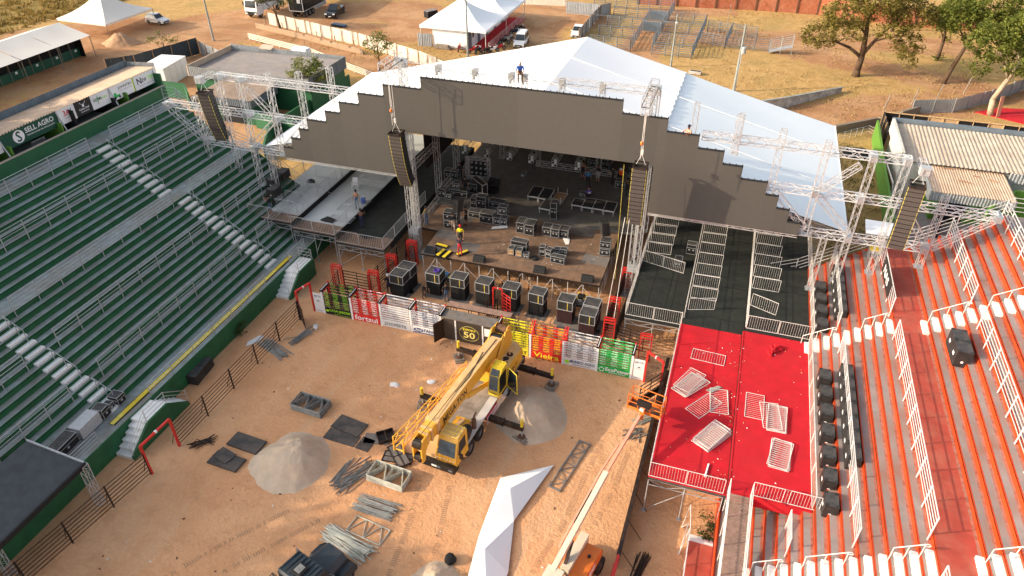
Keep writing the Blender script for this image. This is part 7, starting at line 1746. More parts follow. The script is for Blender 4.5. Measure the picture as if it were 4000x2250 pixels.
tree('broad leaved young tree beside the white fence', -35.0, 49.8, [(0, 0, -.1, .11), (.05, 0, 1.6, .08), (0, 0, 3.2, .05)], [((0, 0, 1.6), (-.9, .1, 3.2), .045, .02), ((0, 0, 1.8), (.9, -.1, 3.4), .045, .02), ((0, 0, 2.6), (.1, .3, 4.4), .04, .02)],
     [((-1.1, .1, 3.5), (1.0, .9, .7)), ((1.0, -.1, 4.0), (1.2, 1.0, .9)), ((.1, .2, 4.6), (1.1, 1.0, .6)), ((.4, -.2, 2.7), (.9, .7, .5)), ((-.6, -.2, 2.4), (.6, .5, .4))], 'leaf_yel', n_clump=80, per=14, size=.17, seed=21)
tree('dense broad leaved tree between the green walls left of the tent roof', -36.3, 35.1, [(0, 0, -.1, .13), (0, 0, 1.8, .1), (.05, 0, 4.0, .06)], [((0, 0, 1.8), (-1.0, 0, 4.0), .05, .02), ((0, 0, 2.2), (1.2, 0, 4.2), .05, .02)],
     [((-1.3, 0, 4.3), (1.3, 1.1, 1.1)), ((1.3, 0, 4.4), (1.3, 1.1, 1.1)), ((-.1, .2, 5.4), (1.5, 1.2, .9)), ((0, -.4, 3.2), (1.5, .9, .8))], 'leaf_yel', n_clump=130, per=20, size=.18, seed=23)
tree('leafy tree in front of the black trailer at the top left', -59.3, 63.4, [(0, 0, -.1, .2), (-.3, 0, 1.8, .16), (-.6, 0, 3.6, .1)], [((-.4, 0, 2.4), (-2.2, 0, 4.0), .09, .04), ((-.4, 0, 2.4), (1.2, .2, 4.0), .09, .04)],
     [((-2.6, 0, 4.8), (1.8, 1.4, 1.2)), ((-.2, .2, 5.2), (2.0, 1.6, 1.2)), ((1.6, 0, 4.4), (1.5, 1.2, .9))], 'leaf_olive', n_clump=110, per=22, size=.19, seed=25)
tree('sparse sapling with yellow green tufts behind the dark fence', -66.3, 45.5, [(0, 0, -.1, .06), (0, 0, 1.5, .045), (.1, 0, 2.4, .03)], [((0, 0, .9), (-1.8, 0, 2.4), .03, .015), ((0, 0, 1.3), (1.7, 0, 2.7), .03, .015), ((0, 0, 1.6), (-.4, .2, 3.3), .03, .015), ((0, 0, 1.4), (.7, -.2, 3.0), .03, .015)],
     [((-1.9, 0, 2.5), (.55, .4, .35)), ((1.9, 0, 2.8), (.55, .4, .45)), ((-.4, .2, 3.6), (.3, .3, .6)), ((.8, -.2, 3.1), (.4, .35, .4)), ((-1.0, 0, 2.0), (.4, .3, .3))], 'leaf_yel', n_clump=34, per=12, size=.15, seed=27)
tree('low green bush growing at the foot of the green stand', -19.0, -4.0, [(0, 0, -.05, .03), (0, 0, .5, .02)], [((0, 0, .2), (.2, .1, .5), .02, .01)], [((0, 0, .55), (.3, .45, .4))], 'leaf_dark', n_clump=16, per=16, size=.1, seed=30, cat='bush', name='bush')
tree('weedy bush under the plank ramp', 14.1, -10.6, [(0, 0, -.05, .03), (0, 0, .4, .02)], [((0, 0, .2), (.1, .3, .4), .02, .01)], [((0, .2, .35), (.35, 1.0, .35))], 'leaf_dark', n_clump=22, per=16, size=.09, seed=31, cat='bush', name='bush')
def grass(label, name, spots, mat, h, w, seed):
    r_ = random.Random(seed); mb = MB(); V = []; F = []
    for x, y, n, sp in spots:
        for _ in range(n):
            px_, py_ = x + r_.gauss(0, sp), y + r_.gauss(0, sp); a = r_.uniform(0, 6.28); hh = h * r_.uniform(.4, 1.2); lx, ly = math.cos(a) * w, math.sin(a) * w; o = len(V)
            V += [(px_ - lx, py_ - ly, -.06), (px_ + lx, py_ + ly, -.06), (px_ + r_.gauss(0, hh * .5), py_ + r_.gauss(0, hh * .5), hh)]; F.append((o, o + 1, o + 2))
    mb.add(V, F); o = obj(name, mb, mat); tag(o, label, 'grass', kind='stuff')
sp = []
r2 = random.Random(77)
for _ in range(520):
    y = r2.uniform(36, 96); x = -98.5 + .12 * (y - 50) - abs(r2.gauss(0, 13)); sp.append((x, y, 16, .5))
grass('rough brown green field grass beyond the stable tents', 'field_grass', sp, 'grass_field', .55, .16, 1)
sp = []
for _ in range(900):
    x = r2.uniform(5, 48); y = r2.uniform(48, 98)
    if mnoise.noise(Vector((x * .15, y * .15, 5))) > -.1: sp.append((x, y, 9, .55))
for _ in range(260): sp.append((r2.uniform(-62, -26), r2.uniform(52, 66), 8, .4))
for _ in range(160): sp.append((r2.uniform(-36, -10), r2.uniform(56, 90), 7, .5))
grass('dry straw coloured grass tufts on the waste ground', 'dry_grass', sp, 'grass_dry', .16, .07, 2)
sp = [(r2.uniform(20.8, 25.8), r2.uniform(13, 44), 16, .35) for _ in range(260)]
grass('shaggy grass strip between the tent and the green wall', 'verge_grass', sp, 'leaf_olive', .2, .05, 3)
# ---------------------------------------------------------------- fences and walls around
def sheet_fence(label, pts, h, mat, panel=1.1, name='sheet_fence', posts='wood', pitch=.25, z0=-.05, cat='fence'):
    T = thing(name, label, cat, (*pts[0], 0), 0, world=True)
    for a, b in zip(pts, pts[1:]):
        A_, B_ = Vector((*a, 0)), Vector((*b, 0)); d = B_ - A_; n = max(1, round(d.length / panel)); u = d.normalized(); nn = Vector((-u.y, u.x, 0))
        for i in range(n):
            p = A_ + d * i / n + nn * (.012 * (i % 2)); obj('sheet', corr((p.x, p.y, z0 + rnd.uniform(-.05, .03)), (d / n) * 1.02, (0, 0, h), pitch, .022), mat, T)
        if posts:
            for i in range(0, n + 1, 2):
                p = A_ + d * i / n + nn * -.1; q = MB(); q.tube((p.x, p.y, -.1), (p.x, p.y, h + (.15 if i % 4 == 0 else -.1)), .06, 6); obj('post', q, posts, T)
    return T
sheet_fence('long cream corrugated sheet fence curving behind the track', [(-62.7, 65.3), (-53, 62.3), (-43.3, 59.5), (-35.4, 56.2), (-31.3, 54.5), (-26.5, 51.5)], 1.9, 'corr_white')
sheet_fence('dark blue sheet fence in front of the sapling', [(-68.5, 37.0), (-66.2, 39.6), (-63.3, 48.8)], 2.3, 'corr_dark', 1.3); sheet_fence('pale corrugated fence running from the dark fence to the grey roof', [(-63.2, 48.9), (-57.0, 45.8), (-52.6, 43.2)], 1.9, 'corr_grey', 1.1)
sheet_fence('grey corrugated fence left of the cattle pens', [(-18.5, 86.7), (-12.7, 86.6)], 1.95, 'corr_grey', 2.0, posts=None); sheet_fence('pale corrugated fence behind the office tent', [(-30.5, 89.6), (-19.7, 91.1)], 1.9, 'corr_white', 2.0, posts=None)
sheet_fence('grey sheet fence along the left side of the cattle pens', [(-12.6, 71.0), (-12.6, 86.4), (-11.3, 88.4)], 1.9, 'corr_grey', 1.2)
sheet_fence('grey sheet fence climbing behind the dark panels at the right', [(31.5, 55.8), (36.2, 57.7), (40.8, 62.2), (46.3, 69), (56, 75)], 1.65, 'corr_grey', 1.2, posts='galv'); sheet_fence('grey sheet gate beside the office tent', [(-34.9, 62.2), (-32.7, 62.3)], 1.9, 'corr_grey', 1.1, posts=None)
def block_wall(label, pts, courses, mat, bl=.42, bh=.21, th=.2, name='block_wall', ragged=.0):
    T = thing(name, label, 'wall', (*pts[0], 0), 0, world=True); cache = {}
    for a, b in zip(pts, pts[1:]):
        A_, B_ = Vector((*a, 0)), Vector((*b, 0)); d = B_ - A_; u = d.normalized(); rz = math.atan2(u.y, u.x); n = int(d.length / bl)
        if 'b' not in cache: q = MB(); q.box(.008, bl - .008, -th / 2, th / 2, .006, bh - .006); cache['b'] = q.mesh('block', mat)
        for c in range(courses):
            for i in range(n):
                if c == courses - 1 and rnd.random() < ragged: continue
                p = A_ + u * (i * bl + (bl / 2 if c % 2 else 0)); wlink('block', cache['b'], T, (p.x + rnd.uniform(-.006, .006), p.y + rnd.uniform(-.012, .012), c * bh - .02), (0, 0, rz))
        q = MB(); q.beam(A_ + Vector((0, 0, courses * bh * .42)), B_ + Vector((0, 0, courses * bh * .42)), th - .05, courses * bh * .8); obj('mortar_core', q, 'stone', T)
block_wall('low bare block wall beside the dirt track', [(-63.3, 62.7), (-51.1, 59.1), (-45.3, 57.1), (-40.6, 55.7)], 3, 'block', .55, .27, .22, ragged=.12)
block_wall('dark stone retaining wall stepping up behind the right building', [(22.6, 46.8), (28.1, 51.5), (32.4, 56.2)], 3, 'stone', .5, .3, .35, ragged=.1)
T = thing('retaining_wall', 'stained white low retaining wall behind the tent roof', 'wall', (15.4, 51.9, 0), world=True); q = MB(); q.slab((12.5, 49.5, -.1), (17.0, 52.6, -.1), (17.0, 52.6, 1.3), (12.5, 49.0, 1.3), .25); q.slab((17.0, 52.6, -.1), (24.1, 60.9, -.1), (24.1, 60.9, .55), (17.0, 52.6, 1.3), .25); obj('face', q, 'wall_stain', T); q = MB(); q.beam((17.0, 52.7, 1.33), (24.1, 61.0, .58), .32, .06); q.beam((12.5, 49.3, 1.33), (17.0, 52.7, 1.33), .32, .06); obj('coping', q, 'concrete_l', T)
T = thing('brick_boundary_wall', 'weathered red brick boundary wall along the top edge', 'wall', (20, 98, 0), world=True)
for i, (a, b) in enumerate((((-8, 96.8), (2, 97.4)), ((2, 97.4), (12, 98.6)), ((12, 98.6), (22, 99.0)), ((22, 99.0), (30, 97.0)), ((30, 97.0), (40, 96.2)), ((40, 96.2), (62, 97.5)))):
    q = MB(); q.beam((*a, 1.3), (*b, 1.3), .2, 2.7); obj('brick_bay', q, 'brick_far', T)
    for t in (0, .33, .67): q = MB(); q.beam((a[0] + (b[0] - a[0]) * t, a[1] + (b[1] - a[1]) * t - .12, -.1), (a[0] + (b[0] - a[0]) * t, a[1] + (b[1] - a[1]) * t - .12, 2.75), .22); obj('pier', q, 'rust', T)
for i, (x, y) in enumerate(((28.5, 55.6), (31.9, 58.6), (35.0, 61.3), (38.7, 65.0))):
    q = MB(); q.tube((0, 0, -.1), (.35, .25, 2.0), .07, 6); o = obj('fence_stake', q, 'wood_grey', None, loc=(x, y, 0)); tag(o, '%s leaning timber stake above the right stone wall, from the left' % ORD[i], 'stake', 'leaning stakes above the stone wall')
for i in range(9):
    t = i / 8; x = -61 + 30 * t; y = 63.2 - 9.4 * t - (1.0 if t < .9 else 0); q = MB(); q.tube((0, 0, -.1), (rnd.uniform(-.1, .1), 0, 1.75), .07, 6); o = obj('fence_stake', q, 'wood', None, loc=(x, y, 0)); tag(o, '%s timber stake before the cream sheet fence, from the left' % ORD[i], 'stake', 'stakes before the cream fence')
def rail_fence(label, pts, h, nr, sp, mat, name='rail_fence', r=.035, pr=.06, board=False):
    T = thing(name, label, 'fence', (*pts[0], 0), 0, world=True)
    for a, b in zip(pts, pts[1:]):
        A_, B_ = Vector((*a, 0)), Vector((*b, 0)); d = B_ - A_; n = max(1, round(d.length / sp))
        for i in range(nr):
            z = Vector((0, 0, .25 + (h - .3) * i / (nr - 1))); q = MB()
            q.beam(A_ + z, B_ + z, .03, .12) if board else q.tube(A_ + z, B_ + z, r, 5)
            obj('rail', q, mat, T)
        q = MB()
        for i in range(n + 1): q.tube(A_ + d * i / n + Vector((0, 0, -.1)), A_ + d * i / n + Vector((0, 0, h)), pr, 6)
        for i in range(n + 1): q_ = MB(); q_.tube(A_ + d * i / n + Vector((0, 0, -.1)), A_ + d * i / n + Vector((0, 0, h)), pr, 6); obj('post', q_, mat, T)
    return T
rail_fence('white painted plank rail fence along the dirt track', [(-60.5, 56.8), (-47.4, 53), (-40.3, 49.4), (-33.5, 46.2)], 1.0, 4, 2.2, 'corr_white', board=True)
rail_fence('galvanised rail fence beside the ramp behind the stone wall', [(22.9, 44.6), (26.2, 47.9), (27.3, 46.6)], .95, 3, 1.0, 'galv_l', r=.02, pr=.025)
# cattle pens
PEN = [('front row, left pen', [(-10.4, 69.6), (-4.4, 69.0)]), ('second row, left pen', [(-10.3, 75.0), (-5.0, 75.2)]), ('third row, left pen', [(-10.2, 80.9), (-4.3, 80.7)]), ('fourth row, left pen', [(-10.4, 87.0), (-4.4, 86.7)]), ('back row', [(-14.9, 92.0), (-1.7, 93.4)]), ('left side of the centre aisle', [(-4.4, 69.0), (-4.4, 86.6)]), ('right side of the centre aisle', [(-1.5, 71.5), (-1.3, 94.0)]),
       ('front row, right pen', [(-1.2, 68.7), (4.5, 68.5)]), ('second row, right pen', [(-1.4, 74.0), (4.6, 73.8)]), ('third row, right pen', [(-1.4, 80.2), (4.7, 80.0)]), ('fourth row, right pen', [(-1.3, 86.6), (4.8, 86.2)]), ('long right side', [(4.5, 68.5), (4.8, 86.2)]), ('front of the far right pens', [(5.0, 76.3), (8.6, 74.9), (14.8, 75.1)]), ('back of the far right pens', [(5.3, 83.2), (12.8, 81.2)]), ('end of the far right pens', [(8.6, 74.9), (9.0, 82.2)])]
for lab, pts in PEN: rail_fence('galvanised cattle pen rails, ' + lab, pts, 1.75, 6, 2.0, 'pen_steel', 'pen_fence', .045, .075)
for lab, a, b in (('near the middle of the centre aisle', (-4.3, 79.6), (-1.6, 79.8)), ('at the far end of the centre aisle', (-4.3, 86.4), (-1.5, 86.5))):
    T = thing('pen_gate', 'blue grey sheet gate ' + lab, 'gate', (*a, 0), math.atan2(b[1] - a[1], b[0] - a[0])); q = MB(); q.box(0, 2.7, -.02, .02, .2, 1.6); obj('sheet', q, 'corr_blue', T); q = MB(); q.path([(0, 0, .15), (2.7, 0, .15), (2.7, 0, 1.65), (0, 0, 1.65), (0, 0, .15)], .03, 5); obj('frame', q, 'galv', T)
T = thing('loading_ramp', 'galvanised cattle loading ramp at the right end of the pens', 'ramp', (14.9, 75, 0)); q = MB(); q.slab((0, -.6, .2), (0, .6, .2), (3.0, .6, 1.1), (3.0, -.6, 1.1), -.08); obj('floor', q, 'corr_grey', T)
for y in (-.62, .62):
    q = MB()
    for k in range(6): q.tube((0, y, .4 + k * .28), (3.0, y, 1.2 + k * .28), .025, 5)
    for x in (0, 1.5, 3.0): q.tube((x, y, 0), (x, y, 1.75 + .3 * x), .04, 6)
    obj('side', q, 'galv', T)
# ---------------------------------------------------------------- poles
def upole(label, x, y, h, r=.16, lamp=False, transf=False, lean=(0, 0), mat='concrete_l'):
    T = thing('utility_pole', label, 'utility pole', (x, y, 0)); q = MB(); q.tube((0, 0, -.1), (lean[0], lean[1], h), r, 10, r * .6); obj('shaft', q, mat, T)
    if h > 6: q = MB(); q.beam((lean[0] * .95 - .9, lean[1], h - .4), (lean[0] * .95 + .9, lean[1], h - .4), .1); obj('crossarm', q, 'wood_grey', T)
    if lamp: q = MB(); q.path([(0, 0, h * .82), (.1, -.8, h * .9), (.15, -1.3, h * .92)], .03, 6); obj('lamp_arm', q, 'galv', T); q = MB(); q.lathe((.15, -1.4, h * .88), [(.1, 0), (.17, .05), (.12, .16)], 12); obj('lamp_head', q, 'lamp_glass', T)
    if transf: q = MB(); q.lathe((.3, -.1, h * .58), [(.25, 0), (.28, .1), (.28, .75), (.2, .85)], 12); obj('transformer', q, 'galv_l', T); q = MB(); q.tube((.14, -.1, .2), (.14, -.1, h * .58), .04, 6); obj('conduit', q, 'galv_w', T)
upole('tall concrete pole at the dirt yard behind the dark fence', -65.5, 54.9, 9.5); upole('concrete pole with street lamp arm in front of the office tent', -25.8, 59.1, 9.0, .15, True); upole('concrete pole with lamp among the cattle pens', 2.2, 64.1, 7.0, .14, True); upole('concrete pole carrying a transformer right of the pens', 11.1, 57.0, 8.2, .2, False, True); upole('thin dark pole with guy wire beyond the pens', 8.3, 80.8, 4.8, .05, mat='wood_grey'); upole('thin light pole by the sheet fence of the pens', -11.7, 74.3, 5.0, .05, mat='galv')
q = MB()
for z in (8.9, 9.0):
    for a, b in (((-65.5, 54.9), (-25.8, 59.1)), ((-25.8, 59.1), (11.1, 57.0))): q.path([(a[0] + (b[0] - a[0]) * t / 8, a[1] + (b[1] - a[1]) * t / 8, z - .9 * math.sin(math.pi * t / 8) - (.9 if a[0] > -30 else 0) * t / 8) for t in range(9)], .012, 4)
q.tube((8.3, 80.8, 4.7), (11.0, 57.0, 5.2), .012, 4); o = obj('overhead_wire', q, 'pipe_grey'); tag(o, 'thin overhead wires strung between the poles', 'wire')
# ---------------------------------------------------------------- buildings at the left rear
def roof_sheets(T, x0, x1, y0, y1, z0, z1, mat, along='y', panel=1.05, pitch=.25):
    """sheets whose ribs fall along the given axis"""
    n = max(1, round(((x1 - x0) if along == 'y' else (y1 - y0)) / panel))
    for i in range(n):
        dz = .008 * (i % 2)
        if along == 'y': w = (x1 - x0) / n; obj('roof_sheet', corr((x0 + i * w, y0, z0 + dz), (w * 1.02, 0, 0), (0, y1 - y0, z1 - z0), pitch, .025), mat, T)
        else: w = (y1 - y0) / n; obj('roof_sheet', corr((x0, y0 + (i + 1) * w, z0 + dz), (0, -w * 1.02, 0), (x1 - x0, 0, z1 - z0), pitch, .025), mat, T)
GB = thing('service_building', 'long building with grey tiled roof and corrugated parapet left of the tent', 'building', (-44, 38, 0), world=True)
q = MB(); q.box(-51.8, -35.6, 33.9, 41.8, -.1, 3.3); obj('wall', q, 'green_wall', GB)
roof_sheets(GB, -51.9, -35.5, 33.7, 41.9, 3.55, 3.95, 'tile_grey', 'x', 1.0, .28)
for i in range(8): obj('parapet_sheet', corr((-52.05 + i * 2.08, 33.45, 2.9), (2.1, 0, 0), (0, 0, 1.25), .26, .03), 'corr_grey', GB)
for i in range(4): obj('parapet_sheet', corr((-35.35, 33.45 + i * 2.15, 2.9), (0, 2.17, 0), (0, 0, 1.45), .26, .03), 'corr_blue', GB)
for i in range(8): obj('parapet_sheet', corr((-52.05 + i * 2.08, 42.05, 2.9), (2.1, 0, 0), (0, 0, 1.45), .26, .03), 'corr_grey', GB)
q = MB(); q.box(-52.12, -52.0, 33.4, 42.1, 2.9, 4.2); obj('parapet_edge', q, 'tile_beige', GB)
G2 = thing('kiosk_building', 'lower kiosk with beige flat roof in front of the grey roof', 'building', (-43, 31, 0), world=True)
q = MB(); q.box(-46.4, -40.2, 28.8, 33.3, -.1, 2.7); obj('wall', q, 'green_wall', G2); roof_sheets(G2, -46.9, -39.8, 28.3, 33.4, 3.0, 3.3, 'tile_beige', 'y', 1.0, .22)
for i in range(4): obj('fascia_sheet', corr((-46.9 + i * 1.78, 28.25, 2.2), (1.8, 0, 0), (0, 0, .8), .24, .03), 'corr_blue', G2)
for i in range(3): obj('fascia_sheet', corr((-39.75, 28.25 + i * 1.72, 2.2), (0, 1.74, 0), (0, 0, .85), .24, .03), 'corr_blue', G2)
q = MB(); q.box(-44.5, -41.5, 28.75, 28.79, .0, 2.1); obj('opening', q, 'black_matte', G2)
def gwall(label, pts, h, mat='green_wall', th=.15):
    T = thing('green_wall', label, 'wall', (*pts[0], 0), 0, world=True)
    for a, b in zip(pts, pts[1:]): q = MB(); q.beam((*a, h / 2 - .05), (*b, h / 2 - .05), th, h + .1); obj('panel', q, mat, T); q = MB(); q.beam((*a, h + .02), (*b, h + .02), th + .06, .05); obj('coping', q, mat, T)
gwall('dark green wall running from the service building to the green stand', [(-35.9, 43.2), (-36.2, 26.0), (-33.6, 21.0)], 1.6); gwall('green wall panels beside the white container', [(-56.2, 33.2), (-53.0, 33.2), (-50.5, 30.8)], 1.9); gwall('green yard wall with sunlit face below the kiosk', [(-39.6, 28.2), (-34.2, 27.5)], 1.8, 'green_wall'); gwall('low green wall around the earth pit at the end of the green stand', [(-36.0, 19.5), (-30.5, 14.0), (-26.0, 12.6)], 1.2)
T = thing('white_container', 'white insulated container beside the private boxes', 'container', (-60, 38, 0), R(8))
q = MB(); q.box(-1.7, 1.7, -2.6, 2.6, .05, 2.45); obj('body', q, 'wall_white', T); q = MB(); q.box(-1.75, 1.75, -2.65, 2.65, 2.452, 2.5); obj('roof', q, 'wall_white', T)
q = MB()
for y in (-1.3, 0, 1.3): q.box(1.702, 1.715, y - .015, y + .015, .1, 2.4)
obj('door_seam', q, 'galv', T)
# ---------------------------------------------------------------- stable tent and pavilion tent
SB = thing('stable_tent', 'long white tent roof over dark green stable stalls at the left edge', 'tent', (-81, 36, 0), world=True)
for y0, y1 in ((43.2, 31.8), (31.7, 20.3), (20.2, 9.0)):
    obj('roof_panel', tarp(-76.4, 2.95, -81.4, 4.3, y1, y0, .1, 8, 10), 'tarp_warm', SB, True); obj('roof_panel', tarp(-86.4, 2.95, -81.4, 4.3, y1, y0, .1, 8, 10), 'tarp_warm', SB, True)
for y in (43.1, 37.4, 31.7, 26, 20.2): q = MB(); q.tube((-76.5, y, 0), (-76.5, y, 2.95), .06, 6); q.tube((-76.5, y, 2.9), (-81.4, y, 4.2), .04, 5); obj('pole', q, 'wood_grey', SB)
for i in range(17):
    y = 42.9 - i * 1.65
    q = MB(); q.box(-78.9, -78.8, y - 1.6, y - .05, 0, 1.2); st_ = obj('stall_front', q, 'banner_green', SB); q = MB(); q.box(-79.4, -79.2, y - 1.6, y - .05, 0, 2.9); obj('dark_back', q, 'black_matte', SB); q = MB(); q.box(-78.95, -78.75, y - .05, y + .02, 0, 2.9); obj('stall_post', q, 'wood_grey', SB)
    if i % 2 == 0: q = MB(); q.box(-78.79, -78.77, y - 1.0, y - .65, .75, 1.05); obj('notice', q, 'banner_white', st_)
q = MB(); q.box(-79.3, -78.0, 42.7, 42.8, 0, 2.8); obj('end_screen', q, 'black_cloth', SB)
PV = thing('pavilion_tent', 'white pyramid tent on thin poles in the dirt yard at the top left', 'tent', (-85, 55, 0), world=True)
cs_ = [(-89.6, 50.0), (-80.0, 49.7), (-80.0, 59.6), (-89.4, 59.6)]; pk_ = Vector((-84.8, 54.8, 5.6))
for a, b in zip(cs_, cs_[1:] + cs_[:1]):
    V = []; F = []
    for j in range(7):
        for i in range(7):
            u, v = i / 6, j / 6; e = Vector((a[0] + (b[0] - a[0]) * u, a[1] + (b[1] - a[1]) * u, 2.5)); p = e + (pk_ - e) * v; p.z -= .55 * math.sin(math.pi * v) * (.8); V.append(p)
    for j in range(6):
        for i in range(6): k = j * 7 + i; F.append((k, k + 1, k + 8, k + 7))
    q = MB(); q.add(V, F); obj('roof_panel', q, 'tarp_warm', PV, True); q = MB(); q.slab((*a, 2.5), (*b, 2.5), (*b, 2.2), (*a, 2.2), .02); obj('valance', q, 'tarp_warm', PV); q = MB(); q.tube((*a, 0), (*a, 2.45), .045, 6); obj('pole', q, 'wood_grey', PV)
heap('small dirt mound beside the pavilion tent', -77.9, 49.6, 2.6, 2.2, 1.5, 'soil', 15, name='dirt_mound')
# ---------------------------------------------------------------- office tent
OT = thing('office_tent', 'white office tent with twin peaks, panel walls and red carpet strip', 'tent', (-29, 71, 0), world=True)
for k in (0, 1):
    y0 = 62.0 + k * 9.7; c4 = [(-34.4, y0), (-24.1, y0), (-24.1, y0 + 9.6), (-34.4, y0 + 9.6)]; pk_ = Vector((-29.2, y0 + 4.8, 5.9))
    for a, b in zip(c4, c4[1:] + c4[:1]):
        V = []; F = []
        for j in range(7):
            for i in range(7): u, v = i / 6, j / 6; e = Vector((a[0] + (b[0] - a[0]) * u, a[1] + (b[1] - a[1]) * u, 3.05)); p = e + (pk_ - e) * v; p.z -= .5 * math.sin(math.pi * v); V.append(p)
        for j in range(6):
            for i in range(6): q0 = j * 7 + i; F.append((q0, q0 + 1, q0 + 8, q0 + 7))
        q = MB(); q.add(V, F); obj('roof_panel', q, 'tarp', OT, True); q = MB(); q.slab((*a, 3.05), (*b, 3.05), (*b, 2.7), (*a, 2.7), .02); obj('valance', q, 'tarp', OT)
for x, y in ((-24.2, 62.2), (-24.2, 71.6), (-24.2, 81.2), (-34.3, 62.2), (-34.3, 81.2)): q = MB(); q.tube((x, y, 0), (x, y, 3.0), .05, 6); obj('pole', q, 'galv_w', OT)
for i in range(3): q = MB(); q.box(-32.6 + i * 1.87, -30.75 + i * 1.87, 62.5, 62.58, 0, 2.75); obj('wall_panel', q, 'wall_white', OT)
for i in range(15):
    q = MB(); y = 62.6 + i * 1.22; q.box(-27.05, -26.97, y + .02, y + 1.2, 0, 2.75); w_ = obj('wall_panel', q, 'wall_white' if i % 3 else 'corr_blue', OT)
    if i % 3 == 1: q = MB(); q.box(-26.965, -26.95, y + .3, y + .9, 1.3, 2.0); obj('window', q, 'glass', w_)
q = MB(); q.box(-26.9, -24.0, 62.6, 81.2, .0, .03); obj('red_carpet', q, 'red_carpet', OT)
for i in range(8): wlink('guard_panel', BAR2, OT, (-24.1, 63.0 + i * 2.25, .08), (0, 0, R(90)))
# ---------------------------------------------------------------- vehicles
def car(label, x, y, rz, kind='hatch', paint='car_white', cat='car', name='car'):
    T = thing(name, label, cat, (x, y, -.02), rz, 'cars parked around the grounds')
    Ln, W, H = {'hatch': (3.9, 1.7, 1.5), 'sedan': (4.3, 1.72, 1.48), 'van': (4.2, 1.72, 1.8), 'pickup': (5.2, 1.9, 1.8)}[kind]
    h = Ln / 2; zb = .3 if kind != 'pickup' else .45; bz = .85 if kind != 'pickup' else 1.05
    low = [(-h, zb), (h - .05, zb), (h, zb + .25), (h - .1, bz - .1), (h - .9, bz), (-h + .05, bz), (-h, bz - .2)]
    q = MB()
    for ysc, y0, y1 in ((1, -W / 2, W / 2),): q.prism(low, 'y', y0, y1)
    q.v = [(a, b * (1 - .06 * max(0, (c - zb) / (bz - zb))) * (1 - .10 * max(0, abs(a) / h - .75) / .25), c) for a, b, c in q.v]; bd = obj('body', q, paint, T)
    gx = {'hatch': [(h - 1.15, bz - .02), (h - 1.85, H), (-h + .5, H - .02), (-h + .12, bz - .02)], 'sedan': [(h - 1.2, bz - .02), (h - 1.95, H), (-h + 1.2, H - .02), (-h + .5, bz - .02)], 'van': [(h - .95, bz - .02), (h - 1.6, H), (-h + .12, H), (-h + .05, bz - .02)], 'pickup': [(h - 1.5, bz - .02), (h - 2.15, H), (-h + 2.0, H - .02), (-h + 1.75, bz - .02)]}[kind]
    q = MB(); q.prism(gx, 'y', -W * .45, W * .45); q.v = [(a, b * (1 if c < bz + .05 else .83), c) for a, b, c in q.v]; obj('cabin', q, paint, T)
    def on(p0, p1, t): return (p0[0] + (p1[0] - p0[0]) * t, p0[1] + (p1[1] - p0[1]) * t)
    for nm, (pa, pb), yy, ou in (('windscreen', (gx[0], gx[1]), W * .42, .02), ('rear_window', (gx[3], gx[2]), W * .42, -.02)):
        a, b = on(pa, pb, .12), on(pa, pb, .9); q = MB(); q.add([(a[0] + ou, -yy, a[1] + .02), (a[0] + ou, yy, a[1] + .02), (b[0] + ou, yy * .88, b[1] + .02), (b[0] + ou, -yy * .88, b[1] + .02)], [(0, 1, 2, 3)]); obj(nm, q, 'glass', T)
    for s_ in (-1, 1):
        q = MB(); a0, a1, b0, b1 = on(gx[0], gx[1], .15), on(gx[0], gx[1], .88), on(gx[3], gx[2], .15), on(gx[3], gx[2], .88)
        yl, yt = s_ * (W * .45 + .012), s_ * (W * .45 * .85 + .012); q.add([(a0[0] - .08, yl, a0[1]), (b0[0] + .08, yl, b0[1]), (b1[0] + .08, yt, b1[1]), (a1[0] - .08, yt, a1[1])], [(0, 1, 2, 3)]); obj('side_window', q, 'glass', T)
        q = MB(); q.cbox((h - .06, s_ * W * .36, bz - .2), (.14, .34, .16)); obj('headlight', q, 'lamp_glass', T); q = MB(); q.cbox((-h + .03, s_ * W * .38, bz - .15), (.1, .24, .22)); obj('tail_light', q, 'red_paint', T); q = MB(); q.cbox((gx[0][0] - .15, s_ * (W / 2 + .08), bz + .08), (.1, .18, .14)); obj('mirror', q, paint, T)
        for wx in (h - .75, -h + .7): wheel_parts(T, wx, s_ * (W / 2 - .11), .31 if kind != 'pickup' else .38, .2, 'wheel', s_)
    q = MB(); q.box(h - .04, h + .03, -W * .3, W * .3, zb + .05, zb + .28); obj('grille', q, 'black_paint', T); q = MB(); q.box(h + .02, h + .035, -.2, .2, zb + .0, zb + .1); obj('number_plate', q, 'banner_white', T)
    if kind == 'pickup': q = MB(); q.box(-h + .1, -h + 1.65, -W * .42, W * .42, bz + .002, bz + .05); obj('bed_cover', q, 'galv', T)
    if kind == 'van':
        for s_ in (-1, 1): q = MB(); q.tube((h - 1.8, s_ * .55, H + .05), (-h + .3, s_ * .55, H + .05), .03, 5); obj('roof_rail', q, 'galv_l', T)
car('white hatchback parked in the dirt yard beside the pavilion tent', -80.1, 60.1, R(-6), 'hatch'); car('white sedan parked by the cattle pens facing the camera', -13.5, 74.6, R(-86), 'sedan'); car('white van with roof rails parked right of the office tent', -20.4, 67.2, R(-84), 'van', cat='van', name='van'); car('black pickup truck parked beside the black trailer', -55.0, 73.2, R(-80), 'pickup', 'car_black', 'pickup', 'pickup_truck')
T = thing('trailer_truck', 'long black box trailer with silver edges at the top left', 'trailer', (-60.0, 69.6, 0), R(93))
q = MB(); q.box(0, 13.5, -1.25, 1.25, 1.15, 3.9); obj('box', q, 'car_black', T); q = MB()
for y in (-1.26, 1.26):
    for z in (1.15, 3.9): q.beam((0, y, z), (13.5, y, z), .08)
